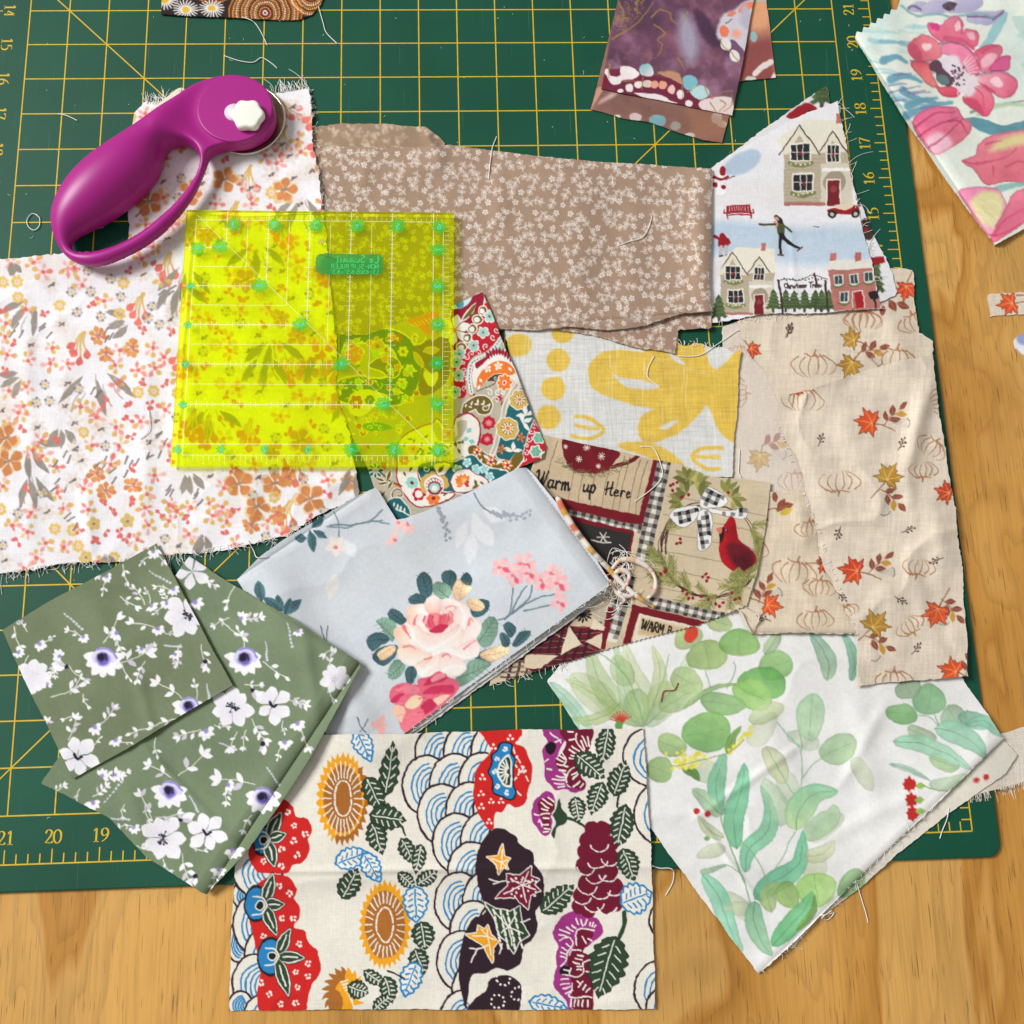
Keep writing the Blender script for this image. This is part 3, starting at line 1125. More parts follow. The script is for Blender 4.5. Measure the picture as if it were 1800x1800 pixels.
    bloom([(170, 0), (350, 0), (360, 60), (300, 150), (270, 260), (330, 380), (350, 470), (440, 470), (495, 480), (460, 505), (390, 515), (340, 485), (260, 495), (220, 450), (170, 400), (165, 280), (150, 180), (190, 110), (165, 50)],
          [(300, 0), (540, 0), (548, 90), (520, 180), (440, 250), (480, 300), (460, 380), (500, 430), (490, 480), (400, 480), (340, 440), (350, 370), (280, 320), (260, 260), (310, 190), (340, 120)],
          ([(300, 180), (330, 230), (340, 260), (320, 310)], [(440, 310), (385, 328), (345, 400), (350, 450)], [(430, 40), (420, 90), (450, 140), (500, 200)], [(215, 30), (230, 60), (280, 80), (300, 130)], [(165, 270), (215, 240)]),
          ((235, 405, 330, 415), (255, 440, 320, 445), (265, 380, 330, 395), (280, 468, 325, 465), (395, 410, 440, 362), (400, 470, 450, 422), (390, 380, 430, 352), (455, 470, 480, 442), (365, 170, 440, 212), (388, 145, 450, 185), (370, 240, 430, 250), (385, 215, 430, 225), (460, 100, 490, 170), (470, 62, 510, 140), (512, 70, 532, 140), (265, 240, 320, 270), (288, 218, 330, 248), (275, 290, 350, 310), (290, 332, 340, 342), (360, 30, 400, 35), (365, 100, 410, 85), (190, 325, 225, 330), (255, 110, 300, 90)),
          [(175, 150), (220, 110), (260, 140), (240, 190), (200, 205)])
    bloom([(75, 620), (90, 570), (140, 545), (180, 500), (230, 520), (255, 580), (245, 640), (215, 840), (150, 850), (110, 790), (75, 730)], [(115, 600), (180, 560), (250, 590), (240, 660), (215, 690), (210, 830), (150, 800), (150, 740), (130, 680)],
          ([(135, 690), (160, 678), (205, 688)], [(120, 750), (130, 730), (150, 790)]), ((140, 600, 200, 640), (155, 572, 230, 615), (200, 550, 245, 585), (150, 645, 190, 660), (160, 715, 205, 725), (150, 770, 200, 775), (165, 800, 210, 810), (160, 832, 200, 827), (95, 690, 125, 695)))
    c.fill([(250, 660), (290, 560), (305, 640), (350, 700), (330, 760), (270, 790), (250, 880), (225, 840), (260, 760), (235, 700)], DG)
    c.line([(265, 600), (250, 650), (225, 700), (245, 750), (225, 820)], 11, W, dash=(36, 16))
    c.frame(920, 1540, 4.55)
    bloom([(340, 300), (430, 280), (480, 310), (560, 325), (620, 380), (635, 460), (520, 560), (470, 640), (380, 1080), (340, 1000), (270, 920), (240, 870), (245, 780), (270, 720), (255, 640), (280, 560), (235, 480), (240, 430), (280, 360)],
          [(430, 450), (480, 430), (560, 460), (520, 540), (480, 610), (560, 660), (560, 900), (545, 1080), (400, 1080), (380, 830), (350, 690), (400, 600), (420, 520)],
          ([(290, 520), (360, 490), (400, 540), (360, 600), (340, 680), (300, 720)], [(430, 560), (420, 480), (440, 430), (500, 430), (580, 440)], [(370, 640), (380, 600), (430, 590), (480, 600)], [(380, 730), (370, 790), (440, 800), (480, 760), (480, 690), (560, 660)], [(390, 850), (380, 920), (360, 960), (440, 970), (480, 960), (560, 980)]),
          ((290, 430, 370, 460), (345, 410, 400, 445), (290, 470, 350, 485), (390, 395, 420, 425), (420, 340, 440, 390), (460, 350, 475, 400), (505, 345, 490, 395), (535, 370, 530, 400), (560, 370, 550, 405), (580, 395, 565, 412), (310, 575, 350, 600), (345, 545, 390, 580), (300, 612, 350, 632), (300, 645, 345, 662), (470, 480, 500, 540), (520, 500, 550, 520), (440, 630, 480, 640), (400, 690, 450, 700), (420, 660, 470, 670), (430, 720, 465, 720), (430, 746, 460, 746), (330, 750, 370, 755), (310, 790, 365, 790), (300, 830, 355, 820), (300, 870, 360, 855), (320, 905, 370, 880), (335, 940, 390, 910), (430, 840, 460, 870), (440, 890, 480, 842), (480, 910, 500, 872), (500, 930, 530, 902), (500, 760, 540, 770), (380, 980, 375, 1040), (410, 985, 405, 1040), (440, 990, 440, 1040), (475, 990, 475, 1040), (510, 1000, 510, 1045)),
          [(290, 750), (330, 715), (375, 740), (370, 790), (310, 800)])
    c.frame(600, 1200)
    c.line([(1190, 715), (1250, 735), (1300, 775)], 14, DG)
    for x, y, r in ((1320, 770, 40), (1380, 775, 44), (1300, 830, 46), (1360, 840, 52), (1420, 850, 44), (1285, 890, 44), (1350, 920, 56), (1415, 920, 48), (1280, 965, 46), (1340, 1000, 56), (1410, 995, 50), (1300, 1060, 52), (1365, 1080, 58), (1440, 1075, 48), (1270, 1120, 46), (1330, 1150, 56), (1400, 1170, 52), (1255, 1180, 42), (1300, 1200, 40), (1440, 1160, 46)):
        c.dot(x, y, r, MAR)
    for x, y, r in ((1360, 840, 52), (1350, 925, 56), (1415, 920, 48), (1290, 965, 50), (1340, 1003, 56), (1410, 1000, 52), (1300, 1065, 52), (1365, 1085, 58), (1440, 1080, 46), (1330, 1155, 56), (1400, 1170, 52), (1270, 1125, 46)):
        c.line([(x + r * math.cos(t), y + r * math.sin(t)) for t in np.linspace(.2, 2.9, 9)], 7.5, W, dash=(26, 9), n=3)
    c.line([(1490, 1210), (1492, 1280), (1460, 1345)], 22, DG)
    c.line([(1465, 600), (1455, 650)], 12, (24, 26, 26))
    for q in ((1392, 330, 190, 100, 100), (1312, 440, 190, 120, 40), (1468, 505, 190, 110, -70), (1345, 610, 170, 100, 110), (1245, 668, 130, 80, 80), (1478, 755, 220, 120, 100), (1515, 960, 170, 110, 70), (1140, 1140, 220, 120, -40), (1400, 1500, 330, 200, 105)):
        gleaf(*q, vn=6)
    gleaf(1555, 1135, 160, 150, -20, col=B_)
    gleaf(1090, 1700, 190, 90, 10, col=B_)


def p_brown(c, tone=1.0):
    c.wash(.02, 80)
    Wt = (240, 232, 224)
    R = c.R
    cell = 21.
    ny, nx = int((c.ny * c.step) / cell) + 2, int((c.nx * c.step) / cell) + 2
    c.frame(0, 0, 1)
    bc = tuple(c.base)
    for j in range(-1, ny):
        for i in range(-1, nx):
            x = c.x0 + (i + .5 * (j % 2)) * cell + R.uniform(-5, 5)
            y = c.y0 + j * cell + R.uniform(-5, 5)
            a = R.uniform(0, 360)
            kind = R.random()
            if kind < .27:          # five petal flower on a curling stem with leaves
                for k in range(5):
                    q = math.radians(a + 72 * k)
                    c.dot(x + 3.6 * math.cos(q), y + 3.6 * math.sin(q), 1.7, Wt, a=.9)
                c.dot(x, y, 1.3, Wt, a=.8)
                t = math.radians(a + 36)
                ex, ey = x + 15 * math.cos(t), y + 15 * math.sin(t)
                c.line([(x + 6 * math.cos(t), y + 6 * math.sin(t)), (x + 11 * math.cos(t + .25), y + 11 * math.sin(t + .25)), (ex, ey)], 1.1, Wt)
                for sd in (-1, 1):
                    an = a + 36 + sd * 55
                    lx, ly = x + 10 * math.cos(t), y + 10 * math.sin(t)
                    c.leaf(lx, ly, 8.6, 4.6, an, Wt, a=.85)
                    c.leaf(lx + 1.8 * math.cos(math.radians(an)), ly + 1.8 * math.sin(math.radians(an)), 5.6, 2.3, an, bc, a=.9)
            elif kind < .92:        # leafy sprig
                t = math.radians(a)
                c.line([(x - 8 * math.cos(t), y - 8 * math.sin(t)), (x + 1, y - 1), (x + 8 * math.cos(t), y + 8 * math.sin(t))], 1.1, Wt)
                for q, an in ((-4, a + 60), (-2, a - 62), (4, a + 50), (5, a - 45), (7, a)):
                    lx, ly = x + q * math.cos(t), y + q * math.sin(t)
                    c.leaf(lx, ly, 8.6, 4.6, an, Wt, a=.85)
                    c.leaf(lx + 1.8 * math.cos(math.radians(an)), ly + 1.8 * math.sin(math.radians(an)), 5.6, 2.3, an, bc, a=.9)
            else:
                for k in range(5):
                    q = math.radians(a + 72 * k)
                    c.dot(x + 3.6 * math.cos(q), y + 3.6 * math.sin(q), 1.7, Wt, a=.9)
                c.dot(x, y, 1.3, Wt, a=.8)
    c.wash(.012, 200, 9)


def p_brown_back(c):
    c.wash(.03, 60)
    R = c.R
    c.frame(0, 0, 1)
    for k in range(150):
        x, y = c.x0 + R.random() * c.nx * c.step, c.y0 + R.random() * c.ny * c.step
        for q in range(5):
            a = math.radians(R.uniform(0, 360))
            c.dot(x + 4 * math.cos(a), y + 4 * math.sin(a), 2, (212, 192, 170), a=.5, soft=2)


def p_whitefloral(c):
    R = c.R
    c.wash(.018, 50)
    c.wash(.5, 60, 21, (229, 217, 206))
    COR, RUST, YEL, TAU, BEI, PNK, ORG = (226, 108, 92), (201, 122, 62), (214, 172, 84), (142, 132, 120), (226, 210, 196), (233, 160, 146), (217, 142, 74)
    c.frame(0, 0, 1)

    def rust(x, y, r=24, a=None):
        a = R.uniform(0, 72) if a is None else a
        for k in range(5):
            an = a + 72 * k + R.uniform(-8, 8)
            c.leaf(x, y, r * R.uniform(.9, 1.2), r * .82, an, (224, 178, 112), tip=.66, soft=1.6, a=.7)
            c.leaf(x, y, r * R.uniform(.85, 1.05), r * .66, an, RUST, tip=.66, soft=1.5, var=.05)
        c.line([(x - 6, y + 1), (x + 5, y - 3)], 4, (140, 116, 96), soft=2)

    def multi(x, y, r=17):
        a = R.uniform(0, 60)
        for k in range(8):
            an = a + 45 * k + R.uniform(-10, 10)
            rr = r * R.uniform(.75, 1.15)
            c.leaf(x, y, rr, rr * .52, an, ORG if k % 3 else (206, 120, 66), tip=.7, soft=1.5)
        c.line([(x - 3, y - 3), (x + 3, y + 4)], 2.5, (206, 96, 84), soft=2)
        c.dot(x + 2, y - 2, 2, (132, 100, 96), soft=2)

    def bells(x, y, s_=1., a=95):
        for k, (d, l) in enumerate(((28, 26), (14, 34), (0, 44), (-14, 32))):
            t = math.radians(a + d)
            ex, ey = x + l * s_ * math.cos(t), y + l * s_ * math.sin(t)
            c.line([(x + R.uniform(-3, 3), y), ((x + ex) / 2 - 3, (y + ey) / 2), (ex, ey)], 3.0, (212, 170, 86), soft=1.5)
            c.leaf(ex - 3 * math.cos(t), ey - 3 * math.sin(t), 19 * s_, 14 * s_, a + d * 1.6, COR, tip=.62, soft=1.4, var=.05)

    def daisy(x, y, r=17, fade=.75):
        a = R.uniform(0, 60)
        for k in range(7):
            c.leaf(x, y, r * R.uniform(.8, 1.15), r * .42, a + 51 * k, BEI, tip=.62, a=fade, soft=2.)
        for k in range(4):
            c.dot(x + R.uniform(-4, 5), y + R.uniform(-3, 3), 1.6, (92, 82, 84), soft=1.6)
        c.line([(x - 4, y + 3), (x + 5, y - 3)], 2.6, (104, 92, 92), soft=2)

    def small(x, y, r=10):
        a = R.uniform(0, 60)
        for k in range(7):
            t = math.radians(a + 51 * k)
            c.dot(x + r * .7 * math.cos(t), y + r * .7 * math.sin(t), 2.6, (128, 116, 114) if k % 2 else (190, 176, 164), soft=1.8)
        c.dot(x, y, 3, (214, 186, 110), soft=1.6)

    def yel(x, y, r=10):
        a = R.uniform(0, 50)
        for k in range(7):
            t = math.radians(a + 51 * k)
            c.dot(x + r * .75 * math.cos(t), y + r * .75 * math.sin(t), 3.6, (222, 184, 92), soft=1.6)
        c.dot(x, y, 2.5, (232, 170, 140), soft=2)

    def gold(x, y, r=13):
        c.flower(x, y, r, 5, (212, 178, 96), ang=R.uniform(0, 70), wd=.8, soft=1.6)
        c.dot(x, y, 2.4, (120, 104, 84), soft=1.6)

    def blur_(x, y, r=15):
        a = R.uniform(0, 360)
        for k in range(5):
            an = a + 72 * k + R.uniform(-20, 20)
            q = R.choice((COR, PNK, COR, PNK, YEL, (231, 136, 110)))
            rr = r * R.uniform(.6, 1.15)
            t = math.radians(an)
            c.leaf(x + 2 * math.cos(t), y + 2 * math.sin(t), rr, rr * .5, an, q, tip=.66, soft=2., a=R.uniform(.65, .95))
            if R.random() < .35:
                c.dot(x + rr * .9 * math.cos(t), y + rr * .9 * math.sin(t), 4.2, YEL, soft=2., a=.9)
        c.dot(x + R.uniform(-3, 3), y + R.uniform(-3, 3), 3.8, (222, 98, 84), soft=1.8)

    def redbit(x, y):
        for k in range(4):
            c.leaf(x, y, 10 * R.uniform(.8, 1.2), 6.5, R.uniform(0, 360), (214, 96, 88), tip=.65, soft=1.5)

    def spray(x, y, a=90, n=6, l=70):
        for k in range(n):
            d = a + (k - (n - 1) / 2) * 16 + R.uniform(-9, 9)
            t = math.radians(d)
            l0 = l * R.uniform(.2, .6)
            l1 = l0 + l * R.uniform(.2, .5)
            c.line([(x + l0 * math.cos(t), y + l0 * math.sin(t)), (x + (l0 + l1) / 2 * math.cos(t + .05), y + (l0 + l1) / 2 * math.sin(t + .05)), (x + l1 * math.cos(t), y + l1 * math.sin(t))], 1.3, (146, 128, 124), w2=2.8, a=.8, soft=1.6)
            if k in (0, n - 1, n // 2):
                c.leaf(x + l * .3 * math.cos(t), y + l * .3 * math.sin(t), l * .72, 13, d + R.uniform(-10, 10), TAU, soft=1.4, var=.06, bend=R.uniform(-.06, .06))

    def ticks(x, y):
        for k in range(3):
            a = math.radians(R.uniform(110, 150))
            xx, yy = x + R.uniform(-16, 16), y + R.uniform(-14, 14)
            c.line([(xx, yy), (xx + 13 * math.cos(a), yy + 13 * math.sin(a))], 3, (112, 98, 94), soft=1.5)

    kinds = dict(r=rust, m=multi, b=bells, d=daisy, s=small, y=yel, g=gold, u=blur_, e=redbit, p=spray, t=ticks)
    placed = []

    def put(k, x, y, *a):
        placed.append((x, y))
        kinds[k](x, y, *a)

    for x, y in ((20, 463), (60, 462), (75, 478), (118, 470), (130, 470), (10, 566), (8, 590), (50, 632), (92, 610), (88, 640), (12, 622), (205, 642), (243, 650), (272, 648), (268, 612), (40, 715), (35, 728), (165, 725), (168, 735), (205, 750), (248, 740), (290, 720), (15, 745), (160, 780), (212, 782), (98, 820), (58, 900), (112, 893), (22, 922), (115, 962), (275, 835), (148, 857), (300, 885), (262, 925), (255, 895), (300, 915), (98, 868), (15, 690), (45, 1000), (240, 950), (335, 890), (392, 893), (335, 940), (300, 985), (310, 900)):
        put('u', x, y)
    for x, y in ((250, 580), (300, 582)):
        put('e', x, y)
    for q in ((30, 495), (5, 496), (243, 690), (270, 688), (97, 930), (128, 932), (200, 980)):
        put('y', *q)
    for q in ((150, 980), (165, 920), (224, 916)):
        put('g', *q)
    for q in ((90, 500), (108, 570), (118, 675), (115, 713), (66, 752), (142, 810), (252, 482), (303, 540), (262, 778), (300, 560), (370, 836), (8, 985)):
        put('d', *q)
    for q in ((125, 513), (160, 513), (212, 522), (135, 549), (177, 557), (155, 475), (195, 490), (355, 950), (280, 570)):
        put('s', *q)
    for q in ((172, 590), (186, 622), (232, 612), (169, 832), (186, 864), (234, 853), (612, 845)):
        put('m', *q)
    for q in ((60, 520, 118), (165, 640, 85, 7, 92), (42, 775, 45, 6, 70), (108, 742, 85, 4, 46), (235, 560, 165, 5, 50), (45, 655, 150, 4, 50), (50, 820, 78, 4, 75), (185, 965, 80, 3, 40), (355, 930, 90, 3, 48), (330, 820, 80, 5, 50), (20, 455, 80, 3, 30)):
        put('p', *q)
    for q in ((240, 800), (275, 800), (105, 850), (300, 850), (345, 870), (205, 590)):
        put('t', *q)
    for q in ((252, 515, 1., 100), (148, 584, 1., 100), (512, 880, 1., 100), (300, 445, 1., 95), (440, 292, 1., 90), (492, 175, .9, 40)):
        put('b', *q)
    for q in ((10, 770, 26, 10), (16, 812, 26, 30), (420, 850, 28), (482, 850, 24), (452, 892, 24), (545, 877, 28), (262, 355, 26)):
        put('r', *q)
    for x, y in ((140, 930), (165, 945), (185, 935), (198, 900), (170, 950), (222, 945), (210, 935)):
        put('e', x, y)
    # the rest of the cloth, under the ruler and the cutter
    tries = 0
    while tries < 2400:
        tries += 1
        x, y = (R.uniform(226, 640), R.uniform(160, 960)) if R.random() < .6 else (R.uniform(0, 300), R.uniform(455, 1000))
        if min((x - a) ** 2 + (y - b) ** 2 for a, b in placed) < 22 ** 2:
            continue
        k = R.choice('ruuumddddssyeebpuue' if x > 300 else 'uueedsyut')
        put(k, x, y)
    c.wash(.012, 30, 33)
    # soft mottling of thin cotton
    c.C += (np.array((240, 236, 238)) - c.C) * .10


def p_green(c, which=0):
    R = c.R
    c.wash(.03, 70)
    Wt, LV, PU, DK = (240, 238, 240), (206, 198, 210), (116, 100, 186), (34, 28, 46)

    def big(x, y, r, a=0, eye=1, n=7, cen=True):
        for k in range(n):
            an = a + 360 / n * k + R.uniform(-7, 7)
            rr = r * R.uniform(.88, 1.1)
            c.leaf(x, y, rr, rr * .62, an, Wt, tip=.64, g2=(226, 222, 232), ga=an + 180)
        if eye == 1:
            for k in range(14):
                t = math.radians(R.uniform(0, 360))
                q = r * R.uniform(.12, .3)
                c.line([(x, y), (x + q * math.cos(t), y + q * math.sin(t))], 4, DK, a=.75)
                c.dot(x + q * math.cos(t), y + q * math.sin(t), 5, DK)
        elif eye == 2:
            c.line([(x - r * .15, y - r * .1), (x, y + r * .12), (x + r * .2, y + r * .02)], 14, DK)

    def anem(x, y, r, a=90):
        for k in range(7):
            an = a - 95 + k * 32
            c.leaf(x, y - r * .1, r * R.uniform(.95, 1.15), r * .5, an, Wt, tip=.62)
        c.fill([(x - r * .6, y - r * .2), (x - r * .2, y - r * .62), (x + r * .3, y - r * .6), (x + r * .72, y - r * .1), (x + r * .45, y + r * .15), (x, y - r * .2), (x - r * .4, y + r * .2)], (214, 210, 236))
        c.line([(x - r * .3, y - r * .55), (x + r * .3, y - r * .58), (x + r * .7, y - r * .12)], r * .12, (150, 140, 206))
        c.dot(x, y - r * .02, r * .36, PU, soft=4)
        c.dot(x - r * .1, y - r * .12, r * .22, DK, soft=2.5)
        c.line([(x - r * .12, y - r * .3), (x + r * .14, y - r * .28), (x + r * .2, y)], 8, DK, soft=2)

    def tiny(x, y, r=30, a=60):
        for k in range(5):
            c.leaf(x, y, r * R.uniform(.8, 1.1), r * .5, a + (k - 2) * 42, Wt, tip=.6)
        c.dot(x, y, r * .26, (150, 138, 196), soft=2)

    def bud(x, y, a, l=60):
        t = math.radians(a)
        c.leaf(x, y, l, l * .55, a, Wt, tip=.5)
        c.leaf(x, y, l * .8, l * .3, a + 28, LV, tip=.5)
        c.dot(x, y, 12, DK)

    def sprig(x, y, l, a, n=3, col=Wt):
        t = math.radians(a)
        ex, ey = x + l * math.cos(t), y + l * math.sin(t)
        mx_, my_ = (x + ex) / 2 - 8 * math.sin(t), (y + ey) / 2 + 8 * math.cos(t)
        c.line([(x, y), (mx_, my_), (ex, ey)], 5, (226, 226, 212))
        for k in range(n):
            f = .35 + .6 * k / max(1, n - 1) if n > 1 else .7
            for sd in (-1, 1):
                if R.random() < .85:
                    c.leaf(x + l * f * math.cos(t), y + l * f * math.sin(t), l * .34, l * .16, a + sd * R.uniform(35, 60), R.choice((col, col, LV)), tip=.5)
        c.leaf(ex, ey, l * .3, l * .15, a, col)

    def beads(x, y, l, a):
        t = math.radians(a)
        for k in range(7):
            f = k / 6
            c.dot(x + l * f * math.cos(t), y + l * f * math.sin(t), 4 + 3 * f, (204, 204, 220), ry=8, ang=a + 90)

    c.frame(0, 900)
    for k in range(34):
        x, y = R.uniform(20, 1880), R.uniform(150, 2000)
        sprig(x, y, R.uniform(60, 105), R.uniform(0, 360), R.choice((2, 3)))
        if k % 3 == 0:
            tiny(x, y, R.uniform(32, 44), R.uniform(0, 360))
    if which == 0:   # small square laid on top
        c.frame(0, 600)
        anem(545, 1680, 100)
        big(985, 1445, 118, 20, 1)
        sprig(610, 1700, 180, -20, 2)
        sprig(545, 1590, 150, -60, 2)
        sprig(640, 1700, 90, 60, 1)
        bud(350, 1720, 185, 75)
        sprig(365, 1715, 110, 40, 2)
        tiny(560, 1240, 36)
        sprig(570, 1250, 80, 110, 1)
        sprig(650, 1180, 90, 75, 2)
        tiny(810, 1110, 40, 80)
        sprig(800, 1130, 70, 140, 1)
        sprig(75, 1500, 110, 75, 2)
        tiny(210, 1595, 42, 60)
        sprig(215, 1590, 70, -25, 1)
        tiny(95, 1640, 38)
        sprig(150, 1660, 60, 110, 1)
        tiny(440, 1560, 36)
        sprig(430, 1560, 80, 210, 2)
        beads(340, 1440, 120, 38)
        beads(790, 1215, 120, 28)
        tiny(800, 1395, 36)
        sprig(790, 1380, 70, -110, 1)
        tiny(915, 1310, 38)
        sprig(900, 1310, 80, 195, 2)
        tiny(830, 1515, 44)
        sprig(815, 1510, 120, 190, 2)
        sprig(850, 1520, 60, 20, 1)
        sprig(880, 1400, 70, 150, 1)
        beads(870, 1605, 80, 5)
        sprig(950, 1600, 90, 100, 2)
        tiny(920, 1650, 36)
        sprig(1060, 1600, 120, 75, 3)
        bud(1080, 1690, 100, 50)
        big(180, 1765, 95, 0, 0)
        c.frame(0, 1200)
        big(180, -40, 95, 10, 0)
        sprig(265, 75, 160, -20, 1)
        sprig(370, 60, 100, -60, 3)
        sprig(440, 60, 70, 70, 2)
        tiny(500, 235, 46, 60)
        sprig(530, 220, 110, -50, 3)
        tiny(610, 300, 42, 60)
        sprig(620, 300, 70, 15, 1)
        sprig(360, 300, 120, -70, 3)
        big(410, 390, 112, 15, 2, 6)
        sprig(470, 340, 70, -40, 1)
        sprig(420, 480, 60, 20, 2)
        anem(995, 130, 80)
        sprig(960, 80, 150, -150, 2)
        sprig(1040, 90, 90, -100, 1)
        beads(1090, 10, 90, 80)
        sprig(930, 190, 130, 160, 2)
        sprig(800, 240, 110, 165, 1)
    else:            # folded length below
        c.frame(0, 600)
        big(1010, 1215, 105, -40, 0, 5)
        sprig(1040, 1240, 100, 25, 3)
        sprig(1235, 1290, 110, 110, 1)
        sprig(1170, 1470, 140, 40, 2)
        sprig(1290, 1620, 100, -110, 1)
        anem(1290, 1680, 95)
        sprig(1390, 1690, 130, 35, 3)
        beads(1400, 1590, 90, 85)
        tiny(1030, 1375, 46, 60)
        beads(1520, 1490, 120, 80)
        tiny(1570, 1530, 30)
        big(1760, 1780, 80, 0, 0)
        sprig(1730, 1720, 90, -80, 3)
        c.frame(0, 1200)
        big(1225, 135, 118, 10, 1)
        big(1440, 115, 105, 30, 2, 6)
        bud(1330, 40, 40, 70)
        sprig(1290, 10, 80, 0, 2)
        sprig(1510, 80, 110, 20, 3)
        tiny(1570, 215, 48, 70)
        sprig(1590, 240, 110, 70, 2)
        sprig(1490, 200, 60, 80, 1)
        tiny(1500, 315, 44, 80)
        sprig(1490, 330, 70, 110, 1)
        sprig(1330, 190, 130, 60, 3)
        bud(1385, 320, 80, 60)
        sprig(1300, 250, 90, 100, 2)
        tiny(1085, 255, 54, 60)
        sprig(1060, 250, 120, 165, 3)
        sprig(1130, 220, 70, 10, 2)
        tiny(1215, 345, 36)
        beads(1160, 320, 90, 20)
        sprig(1250, 260, 90, 110, 2)
        sprig(820, 290, 90, 85, 1)
        anem(895, 580, 92)
        sprig(900, 500, 130, -150, 2)
        sprig(940, 490, 170, -40, 2)
        beads(1000, 600, 90, 60)
        anem(1385, 610, 92)
        sprig(1345, 540, 190, 190, 2)
        beads(1410, 450, 110, 55)
        sprig(1330, 700, 90, 120, 2)
        big(860, 820, 125, 0, 1)
        big(1090, 790, 108, 15, 2, 6)
        bud(950, 720, -20, 85)
        sprig(800, 720, 140, -115, 2)
        sprig(770, 640, 80, 80, 2)
        sprig(820, 710, 120, -10, 2)
        tiny(490, 630, 50, 80)
        sprig(490, 600, 90, -40, 3)
        sprig(420, 560, 90, 100, 2)
        beads(550, 630, 140, -50)
        beads(590, 715, 90, 5)
        tiny(705, 765, 40)
        sprig(700, 760, 70, 180, 2)
        sprig(960, 900, 150, 75, 3)
        bud(1030, 1020, 90, 50)
        tiny(1235, 885, 54, 80)
        tiny(1155, 985, 44, 90)
        sprig(1150, 1000, 80, 110, 2)
        sprig(1000, 860, 80, 20, 2)
        sprig(860, 930, 70, 60, 2)
        sprig(1180, 900, 70, 0, 1)
        sprig(720, 860, 80, 10, 2)


